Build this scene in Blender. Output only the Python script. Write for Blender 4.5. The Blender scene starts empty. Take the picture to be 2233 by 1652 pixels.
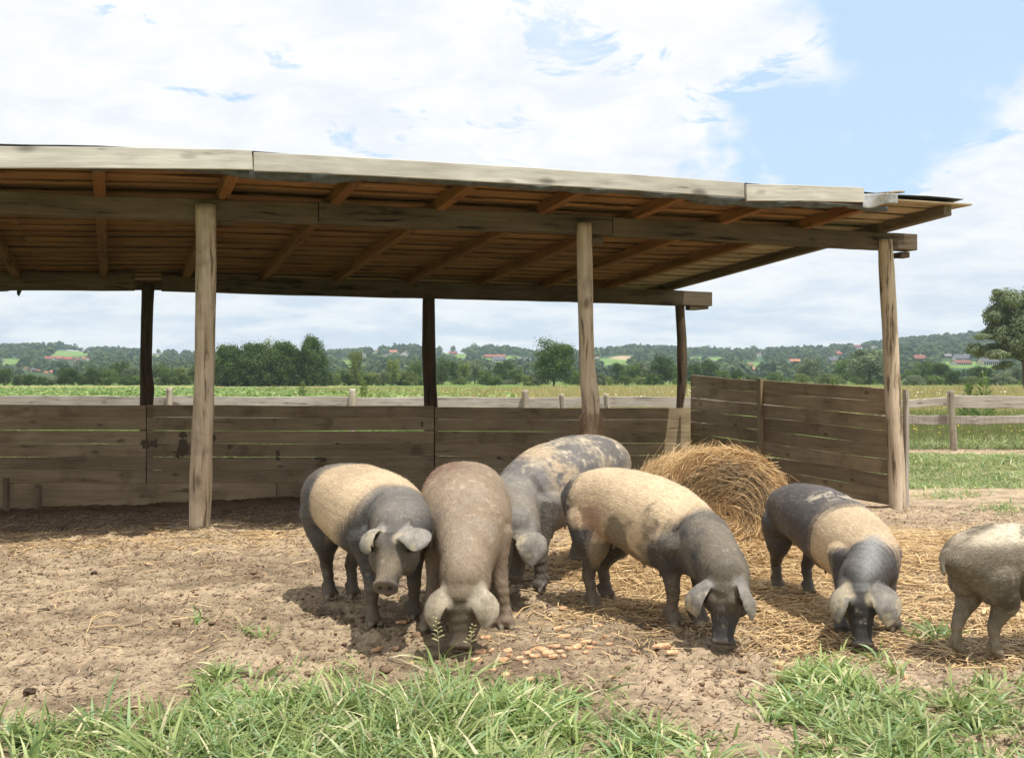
import bpy, bmesh, math, random
import numpy as np
from mathutils import Vector, Matrix, Quaternion
from mathutils.kdtree import KDTree
from mathutils import noise as mnoise

random.seed(11)
rng = np.random.default_rng(11)
S = bpy.context.scene
COL = S.collection

# ------------------------------------------------------------------ camera
F, CU, CV, EYE = 2342.0, 1116.0, 826.0, 1.5
cam = bpy.data.cameras.new('camera')
cam.sensor_width = 36.0
cam.lens = 36.0 * F / 2232.0
cam.clip_start = 0.05
cam.clip_end = 9000.0
cam_o = bpy.data.objects.new('camera', cam)
cam_o.location = (0, 0, EYE)
cam_o.rotation_euler = (math.radians(90), 0, 0)
COL.objects.link(cam_o)
S.camera = cam_o

# ------------------------------------------------------------------ exposure
S.view_settings.view_transform = 'Standard'
S.view_settings.look = 'None'
S.view_settings.gamma = 1.0
S.view_settings.use_curve_mapping = False
S.view_settings.exposure = 0.14
S.cycles.max_bounces = 8
S.cycles.diffuse_bounces = 5
S.cycles.transparent_max_bounces = 6
S.cycles.volume_bounces = 1
S.cycles.use_adaptive_sampling = True
S.cycles.adaptive_threshold = 0.012


class NB:
    """Small node-tree builder."""
    def __init__(s, tree):
        s.t = tree
        tree.nodes.clear()

    def n(s, kind, **kw):
        nd = s.t.nodes.new('ShaderNode' + kind)
        for k, v in kw.items():
            if k.startswith('i_'):
                key = k[2:]
                key = int(key) if key.isdigit() else key.replace('_', ' ')
                sock = nd.inputs[key]
                if isinstance(v, bpy.types.NodeSocket):
                    s.t.links.new(v, sock)
                else:
                    if sock.type == 'RGBA' and hasattr(v, '__len__') and len(v) == 3:
                        v = (*v, 1)
                    sock.default_value = v
            else:
                setattr(nd, k, v)
        return nd

    def link(s, a, b):
        s.t.links.new(a, b)

    def math(s, op, a, b=None, c=None, clamp=False):
        nd = s.t.nodes.new('ShaderNodeMath')
        nd.operation = op
        nd.use_clamp = clamp
        for i, v in enumerate((a, b, c)):
            if v is None:
                continue
            if isinstance(v, bpy.types.NodeSocket):
                s.t.links.new(v, nd.inputs[i])
            else:
                nd.inputs[i].default_value = v
        return nd.outputs[0]

    def vmath(s, op, a, b=None):
        nd = s.t.nodes.new('ShaderNodeVectorMath')
        nd.operation = op
        for i, v in enumerate((a, b)):
            if v is None:
                continue
            if isinstance(v, bpy.types.NodeSocket):
                s.t.links.new(v, nd.inputs[i])
            else:
                nd.inputs[i].default_value = v
        return nd.outputs['Value'] if op in ('DOT_PRODUCT', 'LENGTH', 'DISTANCE') else nd.outputs[0]

    def mix(s, fac, a, b, blend='MIX'):
        nd = s.t.nodes.new('ShaderNodeMix')
        nd.data_type = 'RGBA'
        nd.blend_type = blend
        for sock, v in ((nd.inputs[0], fac), (nd.inputs[6], a), (nd.inputs[7], b)):
            if isinstance(v, bpy.types.NodeSocket):
                s.t.links.new(v, sock)
            elif hasattr(v, '__len__'):
                sock.default_value = (*v[:3], 1)
            else:
                sock.default_value = v
        return nd.outputs[2]

    def ramp(s, fac, stops, interp='LINEAR'):
        nd = s.t.nodes.new('ShaderNodeValToRGB')
        nd.color_ramp.interpolation = interp
        el = nd.color_ramp.elements
        while len(el) < len(stops):
            el.new(0.5)
        for e, (p, c) in zip(el, stops):
            e.position = p
            e.color = (c, c, c, 1) if not hasattr(c, '__len__') else (*c[:3], 1)
        s.t.links.new(fac, nd.inputs[0])
        return nd.outputs[0]

    def noise(s, vec, scale, detail=4, rough=0.55, dist=0.0):
        nd = s.n('TexNoise', i_Scale=scale, i_Detail=detail, i_Roughness=rough, i_Distortion=dist)
        if vec is not None:
            s.t.links.new(vec, nd.inputs['Vector'])
        return nd.outputs[0]

    def smooth(s, v, a, b):
        nd = s.n('MapRange', interpolation_type='SMOOTHSTEP')
        s.t.links.new(v, nd.inputs[0])
        nd.inputs[1].default_value = a
        nd.inputs[2].default_value = b
        return nd.outputs[0]


# ------------------------------------------------------------------ sky and sun
SUN_DOWN = Vector((-0.23, 0.265, -1.0)).normalized()
W = bpy.data.worlds.new("World")
S.world = W
W.use_nodes = True
b = NB(W.node_tree)
out = b.n('OutputWorld')
bg = b.n('Background')
b.link(bg.outputs[0], out.inputs[0])
SKY_STR = 0.10
bg.inputs[1].default_value = SKY_STR
sky = b.n('TexSky', sky_type='NISHITA')
sky.sun_disc = False
sky.sun_elevation = math.asin(-SUN_DOWN.z)
sky.sun_rotation = math.atan2(-SUN_DOWN.x, -SUN_DOWN.y)
sky.altitude = 300
sky.air_density = 1.0
sky.dust_density = 0.7
sky.ozone_density = 1.6
tc = b.n('TexCoord')
d = tc.outputs['Generated']
sep = b.n('SeparateXYZ')
b.link(d, sep.inputs[0])
zc = b.math('MAXIMUM', sep.outputs[2], 0.0)
den = b.math('ADD', zc, 0.20)
px = b.math('DIVIDE', sep.outputs[0], den)
py = b.math('DIVIDE', sep.outputs[1], den)
cmb = b.n('CombineXYZ', i_0=px, i_1=py, i_2=0.0)
pv = cmb.outputs[0]
n1 = b.noise(pv, 1.15, 7, 0.56, 0.35)
n2 = b.noise(pv, 4.0, 6, 0.6, 0.2)


wob = b.n('TexNoise', i_Scale=5.5, i_Detail=5, i_Roughness=0.6)
b.link(d, wob.inputs['Vector'])
wv_ = b.vmath('SCALE', b.vmath('SUBTRACT', wob.outputs['Color'], (0.5, 0.5, 0.5)))
wv_.node.inputs['Scale'].default_value = 0.16
d2 = b.vmath('ADD', d, wv_)


def hole(k, t, r0, r1):
    v = Vector((k, 1.0, t)).normalized()
    dist = b.vmath('DISTANCE', d2, tuple(v))
    return b.math('SUBTRACT', 1.0, b.smooth(dist, r0, r1))


h = hole(0.40, 0.335, 0.05, 0.165)
for k, t, r0, r1 in ((0.255, 0.235, 0.01, 0.09), (0.18, 0.205, 0.0, 0.06), (0.33, 0.24, 0.02, 0.10), (0.46, 0.30, 0.02, 0.08), (0.215, 0.20, 0.0, 0.05), (0.47, 0.36, 0.02, 0.10)):
    h = b.math('MAXIMUM', h, hole(k, t, r0, r1))
# small chinks of blue in the cloud sheet
reg = b.math('MAXIMUM', hole(0.07, 0.28, 0.03, 0.26), b.math('MULTIPLY', hole(-0.33, 0.29, 0.02, 0.14), 0.8))
chink = b.smooth(b.math('ADD', b.noise(pv, 4.2, 6, 0.62, 0.5), b.math('MULTIPLY', reg, 0.05)), 0.545, 0.69)
chink = b.math('MULTIPLY', chink, b.smooth(sep.outputs[2], 0.09, 0.2))
cov = b.math('ADD', n1, 0.30)
cov = b.math('SUBTRACT', cov, b.math('MULTIPLY', h, 0.50))
cov = b.math('SUBTRACT', cov, b.math('MULTIPLY', chink, 0.34))
cov = b.math('ADD', cov, b.math('MULTIPLY', b.math('SUBTRACT', n2, 0.5), 0.55))
mask = b.smooth(cov, 0.36, 0.66)
# lower bands: soft grey-blue undersides
lowb = b.math('SUBTRACT', 1.0, b.smooth(sep.outputs[2], 0.02, 0.17))
veil_n = b.smooth(b.noise(pv, 2.3, 6, 0.55, 0.3), 0.40, 0.62)
shade = b.math('MULTIPLY', veil_n, b.math('ADD', 0.22, b.math('MULTIPLY', lowb, 0.55)))
bill = b.smooth(b.noise(pv, 5.5, 7, 0.62, 0.6), 0.38, 0.64)
shade = b.math('ADD', shade, b.math('MULTIPLY', bill, 0.30), clamp=True)
cl = b.mix(shade, (9.6, 9.6, 9.6), (6.4, 7.2, 8.3))
blue = b.mix(0.80, b.mix(1.0, sky.outputs[0], (1.55, 1.55, 1.55), 'MULTIPLY'), (5.6, 7.5, 9.5))
blue = b.mix(b.math('MULTIPLY', lowb, 0.75), blue, (7.6, 8.7, 10.2))
skyc = b.mix(mask, blue, cl)
b.link(skyc, bg.inputs[0])

sun = bpy.data.lights.new('sun', 'SUN')
sun.energy = 4.8
sun.angle = math.radians(0.55)
sun.color = (1.0, 0.95, 0.87)
sun_o = bpy.data.objects.new('sun', sun)
sun_o.rotation_euler = SUN_DOWN.to_track_quat('-Z', 'Y').to_euler()
sun_o.location = (8, -2, 14)
COL.objects.link(sun_o)


# ------------------------------------------------------------------ helpers
def P(u, v, Y):
    """World point at distance Y seen at picture position u, v of a 2232 wide frame."""
    return Vector(((u - CU) / F * Y, Y, EYE - (v - CV) / F * Y))


def G(u, v, z=0.0):
    Y = (EYE - z) * F / (v - CV)
    return Vector(((u - CU) / F * Y, Y, z))


def tag(o, label=None, cat=None, group=None, kind=None):
    for k, v in (('label', label), ('category', cat), ('group', group), ('kind', kind)):
        if v:
            o[k] = v
    return o


def link(name, me, parent=None, mat=None):
    o = bpy.data.objects.new(name, me)
    COL.objects.link(o)
    if mat is not None and me is not None and not me.materials:
        me.materials.append(mat)
    if parent is not None:
        o.parent = parent
    return o


def empty(name, loc=(0, 0, 0), parent=None):
    o = bpy.data.objects.new(name, None)
    o.empty_display_size = 0.2
    o.location = loc
    COL.objects.link(o)
    if parent is not None:
        o.parent = parent
    return o


def mesh_np(name, verts, faces, smooth=False):
    """faces: (n,3) or (n,4) array, or a list of such arrays."""
    me = bpy.data.meshes.new(name)
    verts = np.asarray(verts, dtype=np.float32)
    if not isinstance(faces, list):
        faces = [faces]
    faces = [np.asarray(f, dtype=np.int32) for f in faces if len(f)]
    me.vertices.add(len(verts))
    me.vertices.foreach_set('co', verts.ravel())
    nl = sum(f.size for f in faces)
    nf = sum(len(f) for f in faces)
    me.loops.add(nl)
    me.loops.foreach_set('vertex_index', np.concatenate([f.ravel() for f in faces]))
    me.polygons.add(nf)
    tot = np.concatenate([np.full(len(f), f.shape[1], dtype=np.int32) for f in faces])
    st = np.concatenate([[0], np.cumsum(tot)[:-1]]).astype(np.int32)
    me.polygons.foreach_set('loop_start', st)
    me.polygons.foreach_set('loop_total', tot)
    if smooth:
        me.polygons.foreach_set('use_smooth', np.ones(nf, dtype=bool))
    me.update(calc_edges=True)
    me.validate()
    return me


def set_col(me, name, rgb):
    a = me.attributes.new(name, 'FLOAT_COLOR', 'POINT')
    rgba = np.ones((len(rgb), 4), dtype=np.float32)
    rgba[:, :3] = rgb
    a.data.foreach_set('color', rgba.ravel())


def vnoise(x, y, z=0.0, seed=0):
    """Vectorised 3D value noise in 0..1."""
    x, y, z = np.broadcast_arrays(np.asarray(x, float), np.asarray(y, float), np.asarray(z, float))
    xi, yi, zi = np.floor(x).astype(np.int64), np.floor(y).astype(np.int64), np.floor(z).astype(np.int64)
    fx, fy, fz = x - xi, y - yi, z - zi
    fx, fy, fz = (f * f * (3 - 2 * f) for f in (fx, fy, fz))

    def hsh(a, b_, c):
        h = (a * 374761393 + b_ * 668265263 + c * 2147483647 + seed * 1274126177) & 0xFFFFFFFF
        h = ((h ^ (h >> 13)) * 1274126177) & 0xFFFFFFFF
        h = ((h ^ (h >> 16)) * 2246822519) & 0xFFFFFFFF
        return ((h ^ (h >> 15)) & 0xFFFFFF) / float(0xFFFFFF)
    r = 0
    for dx in (0, 1):
        wx = fx if dx else 1 - fx
        for dy in (0, 1):
            wy = fy if dy else 1 - fy
            for dz in (0, 1):
                wz = fz if dz else 1 - fz
                r = r + hsh(xi + dx, yi + dy, zi + dz) * wx * wy * wz
    return r


def fbm(x, y, z=0.0, oct=4, seed=0, gain=0.5):
    r, a, tot, f = 0, 1.0, 0, 1.0
    for i in range(oct):
        r = r + a * vnoise(np.asarray(x) * f, np.asarray(y) * f, np.asarray(z) * f, seed + i * 17)
        tot += a
        a *= gain
        f *= 2.03
    return r / tot


def sstep(x, a, b_):
    t = np.clip((np.asarray(x, float) - a) / (b_ - a), 0, 1)
    return t * t * (3 - 2 * t)


# ------------------------------------------------------------------ materials
def new_mat(name):
    m = bpy.data.materials.new(name)
    m.use_nodes = True
    b_ = NB(m.node_tree)
    o = b_.n('OutputMaterial')
    return m, b_, o


def principled(b_, o, col, rough=0.85, spec=0.25, bump=None, bump_s=0.3, bump_d=0.01):
    p = b_.n('BsdfPrincipled')
    for key, v in (('Base Color', col), ('Roughness', rough), ('Specular IOR Level', spec)):
        if isinstance(v, bpy.types.NodeSocket):
            b_.link(v, p.inputs[key])
        elif hasattr(v, '__len__'):
            p.inputs[key].default_value = (*v[:3], 1)
        else:
            p.inputs[key].default_value = v
    if bump is not None:
        bn = b_.n('Bump', i_Strength=bump_s, i_Distance=bump_d, i_Height=bump)
        b_.link(bn.outputs[0], p.inputs['Normal'])
    b_.link(p.outputs[0], o.inputs[0])
    return p


def wood_mat(name, light, dark, axis=0, fine=26.0, stain=None, stain_amt=0.0, knots=0.5, bump=0.4, sc=1.0, kr=(0.07, 0.16), crk=(0.33, 0.42)):
    m, b_, o = new_mat(name)
    tc_ = b_.n('TexCoord')
    oi = b_.n('ObjectInfo')
    off = b_.vmath('SCALE', (7.3, 3.1, 5.7))
    nd = off.node
    b_.link(b_.math('MULTIPLY', oi.outputs['Random'], 40.0), nd.inputs['Scale'])
    v = b_.vmath('ADD', tc_.outputs['Object'], off)
    scl = [fine * sc] * 3
    scl[axis] = 1.1 * sc
    warp = b_.n('TexNoise', i_Scale=1.6 * sc, i_Detail=2)
    b_.link(v, warp.inputs['Vector'])
    wv = b_.vmath('SCALE', warp.outputs['Color'])
    wv.node.inputs['Scale'].default_value = 0.10
    v2 = b_.vmath('ADD', v, wv)
    mp = b_.vmath('MULTIPLY', v2, tuple(scl))
    g = b_.noise(mp, 1.0, 6, 0.62)
    scl3 = [fine * 4 * sc] * 3
    scl3[axis] = 3.0 * sc
    g2 = b_.noise(b_.vmath('MULTIPLY', v, tuple(scl3)), 1.0, 3, 0.6)
    gg = b_.math('ADD', b_.math('MULTIPLY', g, 0.7), b_.math('MULTIPLY', g2, 0.3))
    big = b_.noise(v, 1.3 * sc, 4, 0.55)
    f = b_.math('ADD', gg, b_.math('MULTIPLY', b_.math('SUBTRACT', big, 0.5), 0.5))
    c = b_.ramp(f, [(0.30, dark), (0.50, [0.5 * (p + q) for p, q in zip(light, dark)]), (0.68, light)])
    # weather-dark cracks along the grain
    crack = b_.smooth(g, *crk)
    c = b_.mix(crack, [q * 0.42 for q in dark], c)
    if knots:
        sk = [4.6 * sc] * 3
        sk[axis] = 2.0 * sc
        vo = b_.n('TexVoronoi', i_Scale=1.0, i_Randomness=1.0)
        b_.link(b_.vmath('MULTIPLY', v2, tuple(sk)), vo.inputs['Vector'])
        kn = b_.math('SUBTRACT', 1.0, b_.smooth(vo.outputs['Distance'], *kr))
        c = b_.mix(b_.math('MULTIPLY', kn, knots), c, [q * 0.45 for q in dark])
    if stain is not None:
        st = b_.smooth(b_.noise(v, 2.1 * sc, 5, 0.6), 0.52, 0.68)
        c = b_.mix(b_.math('MULTIPLY', st, stain_amt), c, stain)
    # each board a little different
    val = b_.math('ADD', 0.82, b_.math('MULTIPLY', oi.outputs['Random'], 0.36))
    vv = b_.n('CombineXYZ', i_0=val, i_1=val, i_2=val)
    c = b_.mix(1.0, c, vv.outputs[0], 'MULTIPLY')
    principled(b_, o, c, 0.86, 0.2, gg, bump, 0.008)
    return m


M = {}
M['fascia'] = wood_mat('bleached_board', (0.70, 0.665, 0.585), (0.37, 0.34, 0.29), fine=15, knots=0.85, kr=(0.06, 0.26), crk=(0.28, 0.36))
M['wall'] = wood_mat('weathered_plank', (0.46, 0.355, 0.225), (0.255, 0.19, 0.115), fine=18, stain=(0.12, 0.075, 0.04), stain_amt=0.45, knots=0.7, crk=(0.30, 0.36))
M['soffit'] = wood_mat('warm_roof_board', (0.36, 0.195, 0.08), (0.19, 0.10, 0.042), fine=16, stain=(0.10, 0.075, 0.04), stain_amt=0.4, knots=0.4)
M['rafter'] = wood_mat('warm_rafter', (0.30, 0.15, 0.055), (0.15, 0.07, 0.026), fine=18, knots=0.4)
M['beam'] = wood_mat('grey_brown_beam', (0.185, 0.145, 0.098), (0.075, 0.056, 0.036), fine=16, knots=0.5)
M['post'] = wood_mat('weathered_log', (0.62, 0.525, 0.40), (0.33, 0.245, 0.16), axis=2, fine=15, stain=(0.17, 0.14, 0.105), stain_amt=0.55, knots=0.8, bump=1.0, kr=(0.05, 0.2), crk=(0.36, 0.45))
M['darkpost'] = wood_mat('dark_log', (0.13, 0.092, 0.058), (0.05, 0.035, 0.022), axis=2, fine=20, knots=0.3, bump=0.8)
M['fence'] = wood_mat('silvered_fence_wood', (0.50, 0.455, 0.40), (0.255, 0.22, 0.185), fine=20, knots=0.6)
M['fencepost'] = wood_mat('silvered_fence_post', (0.50, 0.44, 0.35), (0.24, 0.20, 0.15), axis=2, fine=20, knots=0.3)


def attr_mat(name, attr='col', rough=0.8, spec=0.2, trans=0.0, nscale=0.0, namt=0.0, bump=None):
    m, b_, o = new_mat(name)
    at = b_.n('Attribute', attribute_name=attr)
    c = at.outputs['Color']
    tcx = b_.n('TexCoord')
    if namt:
        n_ = b_.noise(tcx.outputs['Object'], nscale, 4, 0.6)
        k = b_.math('ADD', 1.0 - namt, b_.math('MULTIPLY', n_, 2 * namt))
        kk = b_.n('CombineXYZ', i_0=k, i_1=k, i_2=k)
        c = b_.mix(1.0, c, kk.outputs[0], 'MULTIPLY')
    bm_ = None
    if bump:
        bm_ = b_.noise(tcx.outputs['Object'], bump[0], 4, 0.65)
    p = principled(b_, o, c, rough, spec, bm_, bump[1] if bump else 0.3, bump[2] if bump else 0.01)
    if trans:
        tr = b_.n('BsdfTranslucent')
        b_.link(c, tr.inputs[0])
        mx = b_.n('MixShader', i_0=trans)
        b_.link(p.outputs[0], mx.inputs[1])
        b_.link(tr.outputs[0], mx.inputs[2])
        b_.link(mx.outputs[0], o.inputs[0])
    return m


# ------------------------------------------------------------------ boards and logs
def basis(p0, p1, up=Vector((0, 0, 1))):
    x = (p1 - p0).normalized()
    y = up.cross(x).normalized()
    z = x.cross(y)
    return Matrix((x, y, z)).transposed().to_4x4()


def board(name, p0, p1, w, t, mat, parent, up=Vector((0, 0, 1)), segs=6, warp=0.004, h1=None, ragged=0.0):
    """A sawn board from p0 to p1 (centre line), w deep along 'up' and t thick, with worn edges and a slight bow."""
    p0, p1 = Vector(p0), Vector(p1)
    L = (p1 - p0).length
    h1 = w if h1 is None else h1
    c = min(0.12 * min(w, t), 0.008)
    vs, fs = [], []
    ph = random.uniform(0, 6)
    for i in range(segs + 1):
        f = i / segs
        hw = 0.5 * (w + (h1 - w) * f)
        dy = warp * math.sin(f * 5 + ph)
        dz = warp * 1.2 * math.sin(f * 7 + ph * 2)
        et = random.uniform(-ragged, ragged)
        eb = random.uniform(-ragged, ragged)
        ht = t / 2
        for (y, z) in ((-ht + c, -hw), (ht - c, -hw), (ht, -hw + c), (ht, hw - c), (ht - c, hw), (-ht + c, hw), (-ht, hw - c), (-ht, -hw + c)):
            vs.append((f * L, y + dy, z + dz + (et if z > 0 else eb)))
    for i in range(segs):
        for k in range(8):
            a0, a1 = i * 8 + k, i * 8 + (k + 1) % 8
            fs.append((a0, a1, a1 + 8, a0 + 8))
    me = bpy.data.meshes.new(name)
    me.from_pydata(vs, [], fs + [tuple(range(7, -1, -1)), tuple(range(segs * 8, segs * 8 + 8))])
    me.update()
    o = link(name, me, parent, mat)
    o.matrix_basis = Matrix.Translation(p0 - parent_loc(parent)) @ basis(p0, p1, up)
    return o


def parent_loc(p):
    l = Vector((0, 0, 0))
    while p is not None:
        l += p.location
        p = p.parent
    return l


def log(name, pts, mat, parent, n=20, rough=0.06, seed=0, flat_top=True):
    rough = rough * 1.5
    """A round post: pts = [(x, y, z, r)], rings follow the points with a knobbly surface."""
    pts = [np.array(p, float) for p in pts]
    dense = []
    for i in range(len(pts) - 1):
        k = max(2, int(abs(pts[i + 1][2] - pts[i][2]) / 0.06))
        for j in range(k):
            f = j / k
            f2 = f * f * (3 - 2 * f)
            q = pts[i] * (1 - f) + pts[i + 1] * f
            q[3] = pts[i][3] * (1 - f2) + pts[i + 1][3] * f2
            q[:2] = pts[i][:2] * (1 - f) + pts[i + 1][:2] * f
            dense.append(q)
    dense.append(pts[-1])
    base = Vector(pts[0][:3])
    vs = []
    for q in dense:
        for k in range(n):
            a = 2 * math.pi * k / n
            nz = mnoise.noise(Vector((math.cos(a) * 1.6 + seed, math.sin(a) * 1.6, q[2] * 1.1))) * 1.0 \
                + 0.35 * mnoise.noise(Vector((math.cos(a) * 5 + seed, math.sin(a) * 5, q[2] * 4)))
            r = q[3] * (1 + rough * nz)
            vs.append((q[0] + r * math.cos(a) - base.x, q[1] + r * math.sin(a) - base.y, q[2] - base.z))
    m_ = len(dense)
    fs = []
    for i in range(m_ - 1):
        for k in range(n):
            fs.append((i * n + k, i * n + (k + 1) % n, (i + 1) * n + (k + 1) % n, (i + 1) * n + k))
    me = bpy.data.meshes.new(name)
    me.from_pydata(vs, [], fs + [tuple(range(n - 1, -1, -1)), tuple(range((m_ - 1) * n, m_ * n))])
    for i, pl in enumerate(me.polygons):
        pl.use_smooth = i < len(fs)
    me.update()
    o = link(name, me, parent, mat)
    o.location = base - parent_loc(parent)
    return o
# ------------------------------------------------------------------ where things stand
A0 = Vector((-3.03, 10.42, 0))                      # foot of the left front post
TH = math.atan(0.370)
AL = Vector((math.cos(TH), math.sin(TH), 0))        # along the shelter, to the right
IN = Vector((-math.sin(TH), math.cos(TH), 0))       # into the shelter
DEPTH = 5.6


def gz(x, y):
    """Height of the yard floor."""
    x, y = np.asarray(x, float), np.asarray(y, float)
    a = (x - A0.x) * AL.x + (y - A0.y) * AL.y
    dd = (x - A0.x) * IN.x + (y - A0.y) * IN.y
    right = -0.155 * sstep(a, 3.0, 8.3) * sstep(dd, -3.5, -0.2)
    inside = -0.27 * sstep(dd, 0.3, 5.4)
    z = right + inside * (1 - sstep(a, 6.5, 9.0) * 0.4)
    far = sstep(y, 17.0, 20.5)
    z = z * (1 - far)
    return z


def sheet_z(x, y):
    z = gz(x, y)
    lump = 0.05 * (fbm(x * 0.9, y * 0.9, oct=3, seed=3) - 0.5)
    return z + lump


def px_to_uv(x, y, z=0.0):
    y = np.maximum(np.asarray(y, float), 0.1)
    return CU + F * np.asarray(x) / y, CV + F * (EYE - z) / y


def ridge(u):
    return np.interp(u, [-900, 0, 100, 200, 300, 400, 560, 720, 800, 900, 1000, 1100, 1200, 1300, 1400, 1500, 1600, 1700, 1800, 1900, 2000, 2100, 2232, 3200],
                     [762, 762, 761, 768, 773, 778, 784, 776, 771, 765, 771, 768, 782, 772, 764, 770, 774, 771, 768, 757, 747, 738, 730, 735])


# yard: one sheet, fine near the camera
def build_yard():
    kk = np.concatenate([np.linspace(-1.7, -0.56, 26)[:-1], np.linspace(-0.56, 0.56, 560), np.linspace(0.56, 1.7, 26)[1:]])
    yy = np.concatenate([np.linspace(1.2, 3.7, 12)[:-1], np.geomspace(3.7, 26.2, 620)])
    K, Y = np.meshgrid(kk, yy)
    X = K * (Y + 0.6)
    Z = sheet_z(X, Y)
    dd = (X - A0.x) * IN.x + (Y - A0.y) * IN.y
    a = (X - A0.x) * AL.x + (Y - A0.y) * AL.y
    clod = fbm(X * 7, Y * 7, oct=4, seed=9, gain=0.62)
    pit = fbm(X * 2.6 + 5, Y * 2.6, oct=3, seed=21)
    fine = fbm(X * 31, Y * 31, oct=2, seed=33)
    crumb = 1 - np.abs(2 * fbm(X * 15, Y * 15, oct=3, seed=35, gain=0.6) - 1)
    rough = 0.35 + 0.65 * sstep(pit, 0.35, 0.6)
    smoothr = 1 - 0.65 * sstep(X, 2.5, 6) * sstep(Y, 8, 12)
    Z = Z + smoothr * rough * (0.080 * (clod - 0.5) + 0.030 * (fine - 0.5) - 0.034 * (crumb - 0.75)) - 0.05 * sstep(clod, 0.62, 0.8) * 0
    Z -= 0.03 * sstep(pit, 0.66, 0.76) * smoothr
    # straw-trampled lip along the shade edge, and mounds at the post feet and under the bale
    Z += 0.045 * np.exp(-((dd - 0.05) / 0.35) ** 2) * (a < 4.2)
    for gx, gy, gr, gh in ((-3.03, 10.5, 0.35, 0.07), (4.75, 13.3, 0.5, 0.06), (2.35, 9.4, 0.45, 0.12), (2.2, 8.85, 0.55, 0.04), (1.6, 9.2, 0.9, 0.06)):
        Z += gh * np.exp(-((X - gx) ** 2 + (Y - gy) ** 2) / gr ** 2)
    ny, nx = X.shape
    V = np.stack([X, Y, Z], -1).reshape(-1, 3)
    idx = np.arange(ny * nx).reshape(ny, nx)
    Fq = np.stack([idx[:-1, :-1], idx[:-1, 1:], idx[1:, 1:], idx[1:, :-1]], -1).reshape(-1, 4)
    me = mesh_np('ground', V, Fq, True)
    U, Vp = px_to_uv(X, Y)
    brown = np.array([0.25, 0.184, 0.120])
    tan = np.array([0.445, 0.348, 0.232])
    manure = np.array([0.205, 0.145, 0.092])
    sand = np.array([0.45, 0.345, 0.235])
    green = np.array([0.12, 0.15, 0.05])
    n = fbm(X * 0.8, Y * 0.8, oct=4, seed=41)[..., None]
    n2 = fbm(X * 4, Y * 4, oct=3, seed=47)[..., None]
    c = brown + (tan - brown) * sstep(n * 0.6 + n2 * 0.4, 0.35, 0.72)
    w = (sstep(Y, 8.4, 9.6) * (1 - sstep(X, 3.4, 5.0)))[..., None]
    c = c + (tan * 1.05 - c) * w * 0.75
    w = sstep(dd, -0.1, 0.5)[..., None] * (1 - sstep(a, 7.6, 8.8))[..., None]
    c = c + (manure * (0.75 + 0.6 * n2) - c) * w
    w = np.clip(sstep(X, 3.6, 4.8) * sstep(Y, 9.8, 11.5), 0, 1)[..., None]
    c = c + (sand * (0.8 + 0.4 * n2) - c) * w
    w = (sstep(X, 0.2, 0.9) * (1 - sstep(Y, 5.6, 6.2)))[..., None]
    c = c + (sand * 1.05 - c) * w * 0.8
    w = (sstep(Y, 16.4, 17.2) * (1 - sstep(Y, 21.2, 21.6)) + sstep(Y, 23.0, 23.5))[..., None] * .8
    c = c + (green * (0.7 + n) - c) * w
    # clod tops paler, hollows darker
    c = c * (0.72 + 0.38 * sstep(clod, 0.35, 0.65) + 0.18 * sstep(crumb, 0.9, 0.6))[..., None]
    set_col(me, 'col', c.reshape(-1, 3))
    m, b_, o = new_mat('trodden_earth')
    at = b_.n('Attribute', attribute_name='col')
    tcx = b_.n('TexCoord').outputs['Object']
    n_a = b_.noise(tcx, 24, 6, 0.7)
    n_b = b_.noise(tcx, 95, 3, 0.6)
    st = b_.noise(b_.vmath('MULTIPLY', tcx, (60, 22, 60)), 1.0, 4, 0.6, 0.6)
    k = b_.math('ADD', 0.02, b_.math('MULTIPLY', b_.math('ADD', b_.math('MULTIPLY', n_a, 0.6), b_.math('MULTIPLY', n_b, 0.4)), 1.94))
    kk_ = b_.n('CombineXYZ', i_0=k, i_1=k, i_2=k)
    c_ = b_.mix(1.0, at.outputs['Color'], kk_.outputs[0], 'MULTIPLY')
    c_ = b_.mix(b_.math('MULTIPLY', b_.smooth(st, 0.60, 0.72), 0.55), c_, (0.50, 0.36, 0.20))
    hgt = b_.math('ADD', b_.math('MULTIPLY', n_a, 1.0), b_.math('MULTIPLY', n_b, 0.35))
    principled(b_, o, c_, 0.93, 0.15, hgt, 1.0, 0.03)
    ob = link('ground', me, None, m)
    tag(ob, kind='structure')
    return X, Y, Z


YX, YY, YZ = build_yard()


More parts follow.
